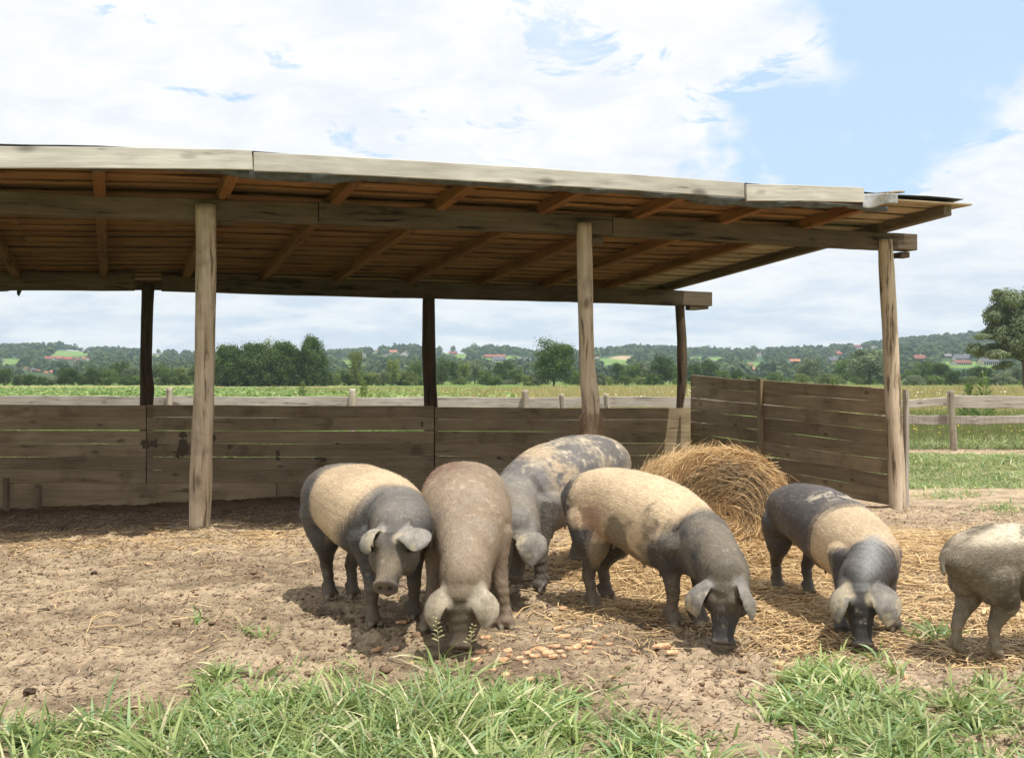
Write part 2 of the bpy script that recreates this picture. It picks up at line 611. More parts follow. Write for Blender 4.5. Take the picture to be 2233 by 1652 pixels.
def build_field():
    xs = np.concatenate([-np.geomspace(3500, 45, 22), np.linspace(-42, 42, 57), np.geomspace(45, 3500, 22)])
    ys = np.concatenate([[-1500, -300, -60, -20, 0], np.linspace(6, 24.0, 4), [25.6, 27, 30, 34, 40, 50, 62, 76, 92, 110, 130, 150, 172, 196, 220, 250, 300, 380, 480, 600, 700]])
    X, Y = np.meshgrid(xs, ys)
    far = (Y > 25) | (np.abs(X) > 1.75 * (np.maximum(Y, 0) + 2)) & (Y > 0)
    Z = np.where((Y < 25), -0.75, -0.012)
    V = np.stack([X, Y, Z], -1).reshape(-1, 3)
    ny, nx = X.shape
    idx = np.arange(ny * nx).reshape(ny, nx)
    Fq = np.stack([idx[:-1, :-1], idx[:-1, 1:], idx[1:, 1:], idx[1:, :-1]], -1).reshape(-1, 4)
    me = mesh_np('field', V, Fq, True)
    m, b_, o = new_mat('field_plants')
    tcx = b_.n('TexCoord').outputs['Object']
    sp = b_.n('SeparateXYZ')
    b_.link(tcx, sp.inputs[0])
    n_ = b_.noise(tcx, 0.9, 5, 0.65)
    n2_ = b_.noise(tcx, 0.05, 3, 0.5)
    g = b_.ramp(n_, [(0.35, (0.055, 0.10, 0.022)), (0.65, (0.20, 0.27, 0.07))])
    tan_ = b_.ramp(n_, [(0.35, (0.19, 0.20, 0.07)), (0.65, (0.40, 0.35, 0.16))])
    # ripe strip at the far edge of the crop and dry grass on the right
    yb = b_.math('ADD', sp.outputs[1], b_.math('MULTIPLY', n2_, 14.0))
    strip = b_.math('MULTIPLY', b_.smooth(yb, 172, 180), b_.math('SUBTRACT', 1.0, b_.smooth(yb, 236, 246)))
    xr = b_.math('SUBTRACT', sp.outputs[0], b_.math('MULTIPLY', sp.outputs[1], 0.02))
    dry = b_.math('MULTIPLY', b_.smooth(xr, -26, -12), b_.smooth(sp.outputs[1], 44, 58))
    dry = b_.math('MULTIPLY', dry, b_.math('SUBTRACT', 1.0, b_.smooth(sp.outputs[1], 150, 190)))
    left = b_.math('SUBTRACT', 1.0, b_.smooth(xr, -42, -30))
    f_ = b_.math('MAXIMUM', dry, b_.math('MULTIPLY', strip, left))
    principled(b_, o, b_.mix(f_, g, tan_), 0.95, 0.1, n_, 0.6, 0.15)
    ob = link('field', me, None, m)
    tag(ob, kind='structure')


build_field()


# ------------------------------------------------------------------ hills
HY0, HY1 = 620.0, 1750.0


def hill_z(x, y):
    x, y = np.asarray(x, float), np.asarray(y, float)
    u = CU + F * x / np.maximum(y, 1)
    H = (CV - ridge(u)) / F * HY1 + 1.5
    f = sstep(y, HY0, HY1)
    f2 = np.clip((y - HY0) / (HY1 - HY0), 0, 1)
    back = 1 - 0.5 * sstep(y, HY1, HY1 + 900)
    rol = 7 * (fbm(x / 190, y / 190, oct=3, seed=77) - 0.5) * sstep(y, HY0, HY0 + 250) * (1 - sstep(y, HY1 - 350, HY1 - 50))
    return -0.2 + H * (0.55 * f + 0.45 * f2) * back + rol


# open fields on the hill: (u, v, half width, half height, colour)
OPEN = [(150, 771, 62, 5.5, 'g'), (15, 788, 26, 6, 'g'), (560, 786, 16, 5, 'g'), (1345, 788, 48, 8, 'g'), (1540, 784, 62, 5, 'g'), (1362, 780, 22, 4, 't'),
        (985, 769, 38, 4, 'g'), (765, 792, 36, 7, 'g'), (600, 776, 14, 4, 'g'), (1095, 783, 46, 7, 'g'), (1640, 797, 46, 7, 'g'),
        (2120, 795, 90, 7, 'g'), (350, 777, 14, 3, 'g'), (1010, 777, 25, 4, 'g'), (820, 786, 40, 4, 'g'), (1820, 789, 22, 5, 'g')]


def on_open(u, v, grow=1.0):
    r = np.zeros(np.shape(u), bool)
    for (cu, cv, hw, hh, k) in OPEN:
        r |= ((np.asarray(u) - cu) / (hw * grow)) ** 2 + ((np.asarray(v) - cv) / (hh * grow)) ** 2 < 1
    return r


def build_hills():
    kk = np.linspace(-1.6, 1.6, 420)
    yy = np.concatenate([np.linspace(560, 1900, 130), np.linspace(1960, 3400, 14)])
    K, Y = np.meshgrid(kk, yy)
    X = K * Y
    Z = hill_z(X, Y)
    V = np.stack([X, Y, Z], -1).reshape(-1, 3)
    ny, nx = X.shape
    idx = np.arange(ny * nx).reshape(ny, nx)
    Fq = np.stack([idx[:-1, :-1], idx[:-1, 1:], idx[1:, 1:], idx[1:, :-1]], -1).reshape(-1, 4)
    me = mesh_np('hills', V, Fq, True)
    U = CU + F * X / Y
    Vv = CV - F * (Z - EYE) / Y
    n = fbm(X / 40, Y / 40, oct=3, seed=5)[..., None]
    c = np.array([0.05, 0.085, 0.03]) * (0.7 + 0.6 * n) * np.ones(X.shape + (1,))
    for (cu, cv, hw, hh, k) in OPEN:
        q = ((U - cu) / (hw * 1.15)) ** 2 + ((Vv - cv) / (hh * 1.15)) ** 2 < 1
        c[q] = (np.array([0.145, 0.225, 0.06]) if k == 'g' else np.array([0.42, 0.32, 0.19])) * (0.85 + 0.3 * n[q])
    set_col(me, 'col', c.reshape(-1, 3))
    ob = link('hills', me, None, attr_mat('hill_grass', rough=0.95, spec=0.05, nscale=0.05, namt=0.2))
    tag(ob, kind='structure')


build_hills()
# ------------------------------------------------------------------ the open shelter
shelter = empty('livestock_shelter', (0.8, 14.0, 0))
tag(shelter, 'long open-fronted timber pig shelter with log posts and shallow board roof', 'shelter')


def SP(a, dd, z):
    """Shelter coordinates: a along from the left front post, dd into the shelter (negative = overhang)."""
    return A0 + AL * a + IN * dd + Vector((0, 0, z))


def on_line(u, v, dd):
    """Point seen at u, v lying in the vertical plane dd metres behind the front posts."""
    k = (u - CU) / F
    o_ = A0 + IN * dd
    Y = (o_.y - 0.370 * o_.x) / (1 - 0.370 * k)
    return P(u, v, Y)


M['stakewood'] = wood_mat('stake_wood', (0.30, 0.23, 0.15), (0.15, 0.11, 0.07), axis=2, fine=20, knots=0.2)
# front posts
def px_post(name, rows, dd, mat, seed, zbot):
    pts = []
    for (u0, u1, v) in rows:
        p = on_line((u0 + u1) / 2, v, dd)
        pts.append((p.x, p.y, p.z, (u1 - u0) / 2 / F * p.y))
    pts.append((pts[-1][0], pts[-1][1], zbot, pts[-1][3] * 1.02))
    return log(name, pts[::-1], mat, shelter, seed=seed)


px_post('post', [(426, 470, 447), (427, 471, 560), (427, 468, 700), (425, 467, 820), (421, 466, 900), (418, 463, 960), (413, 462, 1060), (411, 457, 1155)], -0.02, M['post'], 1, -0.2)
px_post('post', [(1256, 1289, 487), (1258, 1292, 600), (1261, 1294, 690), (1263, 1296, 780), (1265, 1304, 840), (1268, 1308, 875), (1270, 1306, 920), (1270, 1303, 960), (1268, 1304, 1130)], -0.02, M['post'], 5, -0.2)
px_post('post', [(1914, 1944, 523), (1917, 1951, 600), (1922, 1956, 700), (1926, 1960, 800), (1930, 1965, 900), (1935, 1971, 1000), (1939, 1975, 1105)], -0.02, M['post'], 9, -0.3)
# a post further left, outside the frame
pl = SP(-4.15, 0, 0)
log('post', [(pl.x, pl.y, -0.2, 0.1), (pl.x, pl.y, 1.4, 0.095), (pl.x, pl.y, 3.15, 0.09)], M['post'], shelter, seed=4)
# rear posts
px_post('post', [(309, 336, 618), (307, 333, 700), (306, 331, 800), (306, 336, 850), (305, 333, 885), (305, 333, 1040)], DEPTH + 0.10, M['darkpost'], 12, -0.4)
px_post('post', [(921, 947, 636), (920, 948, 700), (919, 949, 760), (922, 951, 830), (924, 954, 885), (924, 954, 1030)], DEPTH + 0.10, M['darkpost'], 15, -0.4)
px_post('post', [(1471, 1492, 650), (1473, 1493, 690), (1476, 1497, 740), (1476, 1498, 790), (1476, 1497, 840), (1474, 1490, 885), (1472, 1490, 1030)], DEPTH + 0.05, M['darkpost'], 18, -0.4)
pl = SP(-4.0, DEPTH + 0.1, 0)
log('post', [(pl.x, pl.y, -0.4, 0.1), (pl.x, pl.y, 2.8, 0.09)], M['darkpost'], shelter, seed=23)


# beams (purlins) on the posts
def zline(pairs, a):
    xs, zs = zip(*pairs)
    return float(np.interp(a, xs, zs))


FB_B = [(-6, 2.93), (-1.75, 3.005), (0.3, 3.07), (4.2, 3.105), (8.9, 3.11)]       # underside of the front beam
for (a0, a1, w0) in ((-6.2, 1.15, 0.20), (1.16, 4.42, 0.205), (4.43, 8.62, 0.20)):
    z0, z1 = zline(FB_B, a0) + 0.10, zline(FB_B, a1) + 0.10
    board('front_beam', SP(a0, 0.10, z0), SP(a1, 0.10, z1), w0, 0.20, M['beam'], shelter, segs=24, warp=0.006, ragged=0.003)
for (a0, a1) in ((-6.2, -0.50), (-0.13, 8.98)):
    # beams over the rear posts, notched around the left one
    k0, k1 = SP(a0, DEPTH, 0), SP(a1, DEPTH, 0)
    board('rear_beam', SP(a0, DEPTH, 2.905 if a0 > -1 else 2.80), SP(a1, DEPTH, 2.895 if a0 > -1 else 2.89), 0.25, 0.2, M['beam'], shelter, segs=24, warp=0.006, ragged=0.004)
# saddle blocks between post heads and beams
for a_, z_ in ((0.20, 3.06), (4.20, 3.045), (8.42, 3.05)):
    board('packing_block', SP(a_, 0.12, z_), SP(a_ + 0.13, 0.12, z_), 0.07, 0.15, M['beam'], shelter, segs=2)
board('rear_beam_block', SP(8.55, DEPTH, 2.73), SP(8.92, DEPTH, 2.75), 0.08, 0.16, M['beam'], shelter, segs=2)


SL = 0.0535      # roof slope, falling to the rear


def rz(dd, a=0):
    """Underside height of the roof boards."""
    return 3.418 - SL * dd + float(np.interp(a, [-6, -1.75, 0.3, 4, 9], [-0.22, -0.118, -0.035, 0.0, 0.01]))


A_R = 8.42      # right end of the roof
# rafters
for i in range(14):
    a = 8.10 - 1.128 * i + random.uniform(-0.02, 0.02)
    wv = random.uniform(-0.02, 0.02)
    board('rafter', SP(a, -1.09, rz(-1.09, a) - 0.064), SP(a + wv, 6.45, rz(6.45, a) - 0.064), 0.125, 0.105, M['rafter'] if i else M['beam'], shelter, segs=8, warp=0.004)

# roof boards: an under layer with gaps, and a cover layer over the gaps
per = 0.365
dd = -1.17
row = 0
SEGS = [(-6.6, -1.75), (-1.75, 0.3), (0.3, 2.35), (2.35, 6.9), (6.9, A_R)]
while dd < 6.5:
    for si, (s0, s1) in enumerate(SEGS):
        j = random.uniform(-0.004, 0.004)
        e1 = s1 - 0.004
        if si == 4:
            e1 = A_R + random.uniform(-0.05, 0.03)
        board('roof_board', SP(s0, dd + 0.16, rz(dd + 0.16, s0) + 0.004 + j), SP(e1, dd + 0.16, rz(dd + 0.16, e1) + 0.004 + j), 0.020, 0.315, M['soffit'] if si < 4 else M['wall'], shelter,
              segs=3, warp=0.003)
        if dd + 0.342 < 6.6:
            j = random.uniform(-0.003, 0.003)
            board('roof_board', SP(s0, dd + 0.342, rz(dd + 0.342, s0) + 0.026 + j), SP(e1, dd + 0.342, rz(dd + 0.342, e1) + 0.026 + j), 0.020, 0.160 if not (si == 4 and row in (2, 9)) else 0.085, M['soffit'] if si < 4 else M['wall'],
                  shelter, segs=3, warp=0.003)
    dd += per
    row += 1

# fascia boards, each with its own tilt
for (u0, vt0, vb0, u1, vt1, vb1, off) in ((-420, 323, 372, 160, 323.5, 369, 0), (160, 323.5, 369, 550, 331, 371.5, 0), (553, 335.5, 374, 1110, 366, 401, -0.02), (1110, 366, 401, 1621, 401.5, 431.5, -0.02), (1626, 404, 438, 1881, 411.5, 441.5, -0.045)):
    if u0 in (160, 1110):
        continue
    if u0 == -420:
        u1, vt1, vb1 = 550, 331, 371.5
    if u0 == 553:
        u1, vt1, vb1 = 1621, 401.5, 431.5
    t0, b0, t1, b1 = on_line(u0, vt0 - 2, -1.215 + off), on_line(u0, vb0, -1.215 + off), on_line(u1, vt1 - 2, -1.215 + off), on_line(u1, vb1, -1.215 + off)
    o = board('fascia_board', (t0 + b0) / 2, (t1 + b1) / 2, (t0 - b0).length, 0.032, M['fascia'], shelter, segs=16, warp=0.002, h1=(t1 - b1).length, ragged=0.0015)
    # bow the long boards a little upwards as in the real roof
    bow = 0.02 if u0 < 1000 else 0.004
    L_ = ((t1 + b1) / 2 - (t0 + b0) / 2).length
    for v_ in o.data.vertices:
        f_ = v_.co.x / L_
        v_.co.z += bow * 4 * f_ * (1 - f_)


def felt_strip(name, a0, a1, dd0, ztop, drops, seed, label=None, thick=0.004):
    """Roofing felt hanging below the eave: wavy lower edge, real folds."""
    n = int((a1 - a0) / 0.05)
    vs, fs = [], []
    for i in range(n + 1):
        a = a0 + (a1 - a0) * i / n
        dr = drops(a) * (0.75 + 0.5 * float(fbm(a * 2.2, seed, oct=3, seed=seed)))
        for j in range(5):
            f_ = j / 4
            fold = 0.03 * math.sin(a * 9 + seed) * f_ + 0.02 * math.sin(a * 23 + f_ * 3) * f_
            p = SP(a, dd0 + 0.02 + fold + 0.05 * f_ * f_, ztop(a) - dr * f_)
            vs.append(p - shelter.location)
    for i in range(n):
        for j in range(4):
            q = i * 5 + j
            fs.append((q, q + 1, q + 6, q + 5))
    me = bpy.data.meshes.new(name)
    me.from_pydata(vs, [], fs)
    for p_ in me.polygons:
        p_.use_smooth = True
    o = link(name, me, shelter, M['felt'])
    md = o.modifiers.new('thickness', 'SOLIDIFY')
    md.thickness = thick
    if label:
        o['label'] = label
    return o


m, b_, o_ = new_mat('roofing_felt')
nn = b_.noise(b_.n('TexCoord').outputs['Object'], 14, 4, 0.6)
principled(b_, o_, b_.ramp(nn, [(0.3, (0.055, 0.062, 0.066)), (0.7, (0.13, 0.14, 0.145))]), 0.6, 0.4, nn, 0.3, 0.01)
M['felt'] = m
m, b_, o_ = new_mat('silver_foil')
nn = b_.noise(b_.n('TexCoord').outputs['Object'], 20, 4, 0.6)
principled(b_, o_, b_.ramp(nn, [(0.3, (0.30, 0.30, 0.31)), (0.7, (0.50, 0.50, 0.50))]), 0.45, 0.5, nn, 0.3, 0.01)
M['foil'] = m


def dropf(a):
    return 0.035 + 0.055 * max(0, math.sin(a * 1.35 + 0.6)) ** 2 + 0.02 * math.sin(a * 4.7) ** 2


felt_strip('roof_felt', -6.4, A_R - 1.2, -1.17, lambda a: 3.365 + float(np.interp(a, [-6, -1.75, 0.3, 4, 9], [-0.17, -0.09, 0.0, 0.02, 0.04])), dropf, 2)
# felt lying on top of the boards
vs, fs = [], []
p_a, p_b = SP(-6.6, 6.62, rz(6.62, -6.6) - 0.05), SP(A_R, 6.62, rz(6.62, A_R) - 0.05)
board('rear_fascia_board', p_a, SP(0.3, 6.62, rz(6.62, 0.3) - 0.05), 0.19, 0.03, M['beam'], shelter, segs=8)  # added boards that close the bright slit of sky over the rear beam
board('rear_fascia_board', SP(0.31, 6.62, rz(6.62, 0.3) - 0.05), p_b, 0.19, 0.03, M['beam'], shelter, segs=8)
na, nd_ = 60, 12
for i in range(na + 1):
    for j in range(nd_ + 1):
        a = -6.6 + (A_R - 0.16 + 6.6) * i / na
        q = -1.17 + 7.75 * j / nd_
        vs.append(SP(a, q, rz(q, a) + 0.048 + 0.006 * math.sin(a * 5 + j)) - shelter.location)
for i in range(na):
    for j in range(nd_):
        q = i * (nd_ + 1) + j
        fs.append((q, q + nd_ + 1, q + nd_ + 2, q + 1))
me = bpy.data.meshes.new('roof_cover')
me.from_pydata(vs, [], fs)
o = link('roof_cover', me, shelter, M['felt'])
md = o.modifiers.new('t', 'SOLIDIFY')
md.thickness = 0.005
md.offset = 1
# silver flap folded over the eave at the right
vs, fs = [], []
nu, nv = 14, 7
for i in range(nu + 1):
    f_ = i / nu
    for j in range(nv + 1):
        g_ = j / nv
        uu = 1881 + (1957 - 1881) * f_
        top = 423 - 1 * f_
        bot = 452 - 10 * f_ ** 1.5 + 3 * math.sin(f_ * 7)
        p = on_line(uu, top + (bot - top) * g_, -1.24 - 0.03 * math.sin(f_ * 8 + g_) * g_ + 0.05 * g_ * f_)
        vs.append(p - shelter.location)
for i in range(nu):
    for j in range(nv):
        q = i * (nv + 1) + j
        fs.append((q, q + 1, q + nv + 2, q + nv + 1))
me = bpy.data.meshes.new('foil_flap')
me.from_pydata(vs, [], fs)
for p_ in me.polygons:
    p_.use_smooth = True
o = link('foil_flap', me, shelter, M['foil'])
o['label'] = 'silvery sheet folded over the eave at the right end'
o.modifiers.new('t', 'SOLIDIFY').thickness = 0.004
for (q0, q1) in ((-1.15, -1.02), ):
    p0 = on_line(1922, 421, -1.18)
    p1 = on_line(1961, 419, -0.98)
    board('loose_board', p0, p1, 0.02, 0.12, M['wall'], shelter, segs=3)
# torn felt hanging behind the rear beam at the left
for (uu, w_, dr) in ((-30, 120, 14), (46, 18, 24)):
    vs, fs = [], []
    n_ = 8
    for i in range(n_ + 1):
        f_ = i / n_
        u_ = uu + (f_ - 0.5) * w_
        dpt = (dr * (1 - 0.2 * f_) if w_ > 50 else dr * max(0.1, 1 - abs(f_ - 0.2) * 1.6))
        vs.append(on_line(u_, 612, DEPTH + 0.16) - shelter.location)
        vs.append(on_line(u_, 624 + dpt * (0.7 if i == n_ else 1), DEPTH + 0.20 + 0.03 * math.sin(i)) - shelter.location)
    for i in range(n_):
        fs.append((2 * i, 2 * i + 1, 2 * i + 3, 2 * i + 2))
    me = bpy.data.meshes.new('torn_felt')
    me.from_pydata(vs, [], fs)
    o = link('torn_felt', me, shelter, M['felt'])
    o.modifiers.new('t', 'SOLIDIFY').thickness = 0.004

# ---- back wall planks: three bays, six rows each, seen corners measured along the wall line
def rows(v0, v1, n):
    return [v0 + (v1 - v0) * i / n for i in range(n + 1)]


BW = DEPTH - 0.035
bays = [(-520, [881, 908.5, 938.5, 967, 996.6, 1025.7, 1054.7], 318, [883, 909, 938.5, 967, 996.5, 1025, 1054]),
        (320, [883, 910, 939, 967.2, 996.5, 1025, 1053.5], 945, [885, 911, 939.5, 967, 994.5, 1021.5, 1048]),
        (948, [888, 913.6, 940, 967, 994, 1021, 1048], 1506, [890, 915, 941, 966, 992, 1018, 1044])]
gapw = {0: 0.003, 1: 0.009, 2: 0.003, 3: 0.003, 4: 0.001}
for bi, (u0, L0, u1, L1) in enumerate(bays):
    for r in range(6):
        g_ = 0.002 + gapw.get(r, 0.0) * (1.0 if bi < 2 else 0.55) * random.uniform(0.6, 1.2)
        g2 = 0.004
        t0, b0 = on_line(u0, L0[r], BW), on_line(u0, L0[r + 1], BW)
        t1, b1 = on_line(u1, L1[r], BW), on_line(u1, L1[r + 1], BW)
        b0.z += g_ * random.uniform(0.6, 1.2)
        b1.z += g_ * random.uniform(0.5, 1.3)
        jit = IN * random.uniform(-0.006, 0.006)
        board('plank', (t0 + b0) / 2 + jit, (t1 + b1) / 2 + jit, (t0 - b0).length, 0.028, M['wall'], shelter, segs=10, warp=0.003, h1=(t1 - b1).length, ragged=0.0018)
# kick boards and little stakes in front of the wall foot
for (u0, v00, v01, u1, v10, v11, q) in ((-520, 1054, 1106, 15, 1053, 1106, -0.16), (86, 1052, 1104, 600, 1052, 1104, -0.17), (602, 1053, 1104, 1300, 1044, 1092, -0.15), (15, 1053, 1104, 86, 1053, 1104, -0.12)):
    t0, b0, t1, b1 = on_line(u0, v00, BW + q), on_line(u0, v01, BW + q), on_line(u1, v10, BW + q), on_line(u1, v11, BW + q)
    board('kick_board', (t0 + b0) / 2, (t1 + b1) / 2, (t0 - b0).length, 0.09, M['wall'], shelter, segs=8, warp=0.008, h1=(t1 - b1).length, ragged=0.006)
for (u_, v_) in ((14, 1042), (84, 1057)):
    t_ = on_line(u_, v_, BW - 0.40)
    log('stake', [(t_.x, t_.y, -0.42, 0.045), (t_.x, t_.y, t_.z, 0.042)], M['stakewood'], shelter, seed=u_, rough=0.12)
# ---- side wall at the right end
far_t, far_b = P(1507, 817, 18.35), P(1507, 1031, 18.35)
nr_t, nr_b = P(1958, 849, 13.36), P(1958, 1104, 13.36)
vf = [817, 843, 868, 894, 919, 945, 971, 997, 1024]
vn = [849, 878.5, 909, 941.5, 973, 1004.5, 1037, 1069, 1104]
sdir = (nr_t - far_t)
sdir.z = 0
snorm = Vector((0, 0, 1)).cross(sdir).normalized()
for r in range(8):
    gp = [0.0, 0.006, 0.002, 0.002, 0.003, 0.004, 0.000, 0.0][r] * random.uniform(0.8, 1.1)
    t0, b0 = P(1507, vf[r], 18.35), P(1507, vf[r + 1], 18.35)
    t1, b1 = P(1958, vn[r], 13.36), P(1958, vn[r + 1], 13.36)
    mid_f = 0.40
    for (f0, f1) in ((0.0, mid_f), (mid_f + 0.002, 1.0)):
        tt0, bb0 = t0.lerp(t1, f0), b0.lerp(b1, f0)
        tt1, bb1 = t0.lerp(t1, f1), b0.lerp(b1, f1)
        if f0 == 0 and r == 0:
            tt1 = tt1 - Vector((0, 0, 0.02))
        ga, gb = gp * random.uniform(0.1, 1.5), gp * random.uniform(0.1, 1.5)
        ca = (tt0 + bb0) / 2 + Vector((0, 0, ga / 2))
        cb = (tt1 + bb1) / 2 + Vector((0, 0, gb / 2))
        board('plank', ca, cb, (tt0 - bb0).length - 0.003 - ga, 0.028, M['wall'], shelter, segs=8, warp=0.003, h1=(tt1 - bb1).length - 0.003 - gb, ragged=0.0015)
side_n = Vector((sdir.y, -sdir.x, 0)).normalized()
if side_n.x > 0:
    side_n = -side_n                                 # towards the inside of the shelter
f_ = 0.42
pt, pb = far_t.lerp(nr_t, f_), far_b.lerp(nr_b, f_)
o = board('batten', Vector((pt.x, pt.y, -0.3)) + side_n * 0.045, Vector((pt.x, pt.y, pt.z + 0.012)) + side_n * 0.045, 0.055, 0.115, M['beam'], shelter, up=side_n, segs=6)
o.data.materials[0] = M['wall']
pe = far_t.lerp(nr_t, 1.012)
board('batten', Vector((pe.x, pe.y, -0.3)) - side_n * 0.06, Vector((pe.x, pe.y, 1.37)) - side_n * 0.06, 0.05, 0.07, M['fence'], shelter, up=side_n, segs=6)

# wet splashes on the planks of the back wall
m, b_, o_ = new_mat('wet_splash')
principled(b_, o_, (.115, .088, .056), .6, .3)
M['wet'] = m
for (u_, v_, w_, h_, sd_) in ((318, 968, 18, 26, 1), (337, 966, 14, 22, 2), (398, 948, 20, 14, 3), (400, 975, 22, 34, 4), (388, 990, 12, 16, 5), (466, 955, 10, 14, 6), (500, 974, 5, 12, 7), (503, 998, 18, 4, 8),
                              (605, 988, 8, 16, 9), (606, 1000, 12, 8, 10), (697, 999, 26, 7, 11), (706, 1003, 14, 9, 12), (920, 925, 6, 12, 13), (1088, 998, 12, 7, 14), (1120, 1000, 8, 5, 15), (735, 967, 6, 5, 16)):
    n_ = 22
    vs = [on_line(u_, v_, BW - 0.024) - shelter.location]
    for i in range(n_):
        a = 2 * math.pi * i / n_
        rr_ = .5 * (1 + .55 * mnoise.noise(Vector((math.cos(a) * 1.5 + sd_ * 7, math.sin(a) * 1.5, 0))) + .35 * mnoise.noise(Vector((math.cos(a) * 4 + sd_, math.sin(a) * 4, 3))))
        vs.append(on_line(u_ + math.cos(a) * w_ * rr_, v_ - math.sin(a) * h_ * rr_, BW - 0.024) - shelter.location)
    me = bpy.data.meshes.new('wet_splash')
    me.from_pydata(vs, [], [(0, 1 + i, 1 + (i + 1) % n_) for i in range(n_)])
    link('wet_splash', me, shelter, M['wet']).modifiers.new('t', 'SOLIDIFY').thickness = 0.002
# ------------------------------------------------------------------ pigs
def v3(*a):
    return np.array(a, float)


def unit(a):
    return a / (np.linalg.norm(a) + 1e-12)


def catmull(pts, n):
    """Catmull-Rom through rows of pts (any width), n samples per span."""
    pts = np.asarray(pts, float)
    p = np.vstack([2 * pts[0] - pts[1], pts, 2 * pts[-1] - pts[-2]])
    out_ = []
    for i in range(1, len(p) - 2):
        for j in range(n):
            t = j / n
            a, b_, c, d_ = p[i - 1], p[i], p[i + 1], p[i + 2]
            out_.append(0.5 * ((2 * b_) + (-a + c) * t + (2 * a - 5 * b_ + 4 * c - d_) * t * t + (-a + 3 * b_ - 3 * c + d_) * t ** 3))
    out_.append(pts[-1])
    return np.array(out_)


class Solid:
    """Collects closed shells that are later fused into one skin."""
    def __init__(s):
        s.v, s.f, s.n = [], [], 0

    def add(s, v, f):
        s.v.append(np.asarray(v, float))
        s.f += [tuple(int(i) + s.n for i in q) for q in f]
        s.n += len(v)

    def loft(s, cen, fwd, up, w, h, n=30, ex=2.3, flat=0.0):
        m_ = len(cen)
        vs = []
        th = np.linspace(0, 2 * np.pi, n, endpoint=False)
        ct, st = np.cos(th), np.sin(th)
        cx = np.sign(ct) * np.abs(ct) ** (2 / ex)
        cy = np.sign(st) * np.abs(st) ** (2 / ex)
        for i in range(m_):
            f_ = unit(fwd[i])
            u_ = unit(up[i] - f_ * np.dot(up[i], f_))
            l_ = np.cross(u_, f_)
            vs.append(cen[i] + np.outer(cx * w[i], l_) + np.outer(cy * h[i], u_))
        vs = np.vstack(vs)
        fs = []
        for i in range(m_ - 1):
            for k in range(n):
                k2 = (k + 1) % n
                fs.append((i * n + k, i * n + k2, (i + 1) * n + k2, (i + 1) * n + k))
        c0, c1 = len(vs), len(vs) + 1
        vs = np.vstack([vs, cen[0], cen[-1]])
        for k in range(n):
            k2 = (k + 1) % n
            fs.append((c0, k2, k))
            fs.append((c1, (m_ - 1) * n + k, (m_ - 1) * n + k2))
        s.add(vs, fs)

    def tube(s, pts, n=16, per_=5):
        """pts rows: x y z r ; rounded ends."""
        d_ = catmull(pts, per_)
        c, r = d_[:, :3], np.maximum(d_[:, 3], 0.004)
        f_ = np.gradient(c, axis=0)
        # rounded caps
        a0, a1 = unit(f_[0]), unit(f_[-1])
        pre = [(c[0] - a0 * r[0] * q, r[0] * math.sqrt(max(0.02, 1 - q * q))) for q in (0.95, 0.7, 0.35)]
        post_ = [(c[-1] + a1 * r[-1] * q, r[-1] * math.sqrt(max(0.02, 1 - q * q))) for q in (0.35, 0.7, 0.95)]
        c = np.vstack([[p[0] for p in pre], c, [p[0] for p in post_]])
        r = np.concatenate([[p[1] for p in pre], r, [p[1] for p in post_]])
        f_ = np.vstack([[a0] * 3, f_, [a1] * 3])
        up = np.tile(v3(0.13, 0.21, 1.0), (len(c), 1))
        if abs(unit(a0)[2]) > 0.7:
            up = np.tile(v3(1.0, 0.2, 0.1), (len(c), 1))
        s.loft(c, f_, up, r, r, n, 2.0)

    def blob(s, c, r, rot=None, n=14):
        """Ellipsoid; r=(rx,ry,rz), rot = 3 column axes."""
        R_ = np.eye(3) if rot is None else np.array(rot).T
        cen, ww = [], []
        th = np.linspace(-1, 1, n)
        vs, fs = [], []
        m_ = 18
        for i in range(1, n - 1):
            p_ = math.pi * i / (n - 1)
            for k in range(m_):
                a = 2 * math.pi * k / m_
                vs.append((math.sin(p_) * math.cos(a) * r[0], math.sin(p_) * math.sin(a) * r[1], -math.cos(p_) * r[2]))
        vs.append((0, 0, -r[2]))
        vs.append((0, 0, r[2]))
        for i in range(n - 3):
            for k in range(m_):
                k2 = (k + 1) % m_
                fs.append((i * m_ + k, i * m_ + k2, (i + 1) * m_ + k2, (i + 1) * m_ + k))
        t0, t1 = len(vs) - 2, len(vs) - 1
        for k in range(m_):
            k2 = (k + 1) % m_
            fs.append((t0, k2, k))
            fs.append((t1, (n - 3) * m_ + k, (n - 3) * m_ + k2))
        vs = np.array(vs) @ R_.T + np.asarray(c)
        s.add(vs, fs)


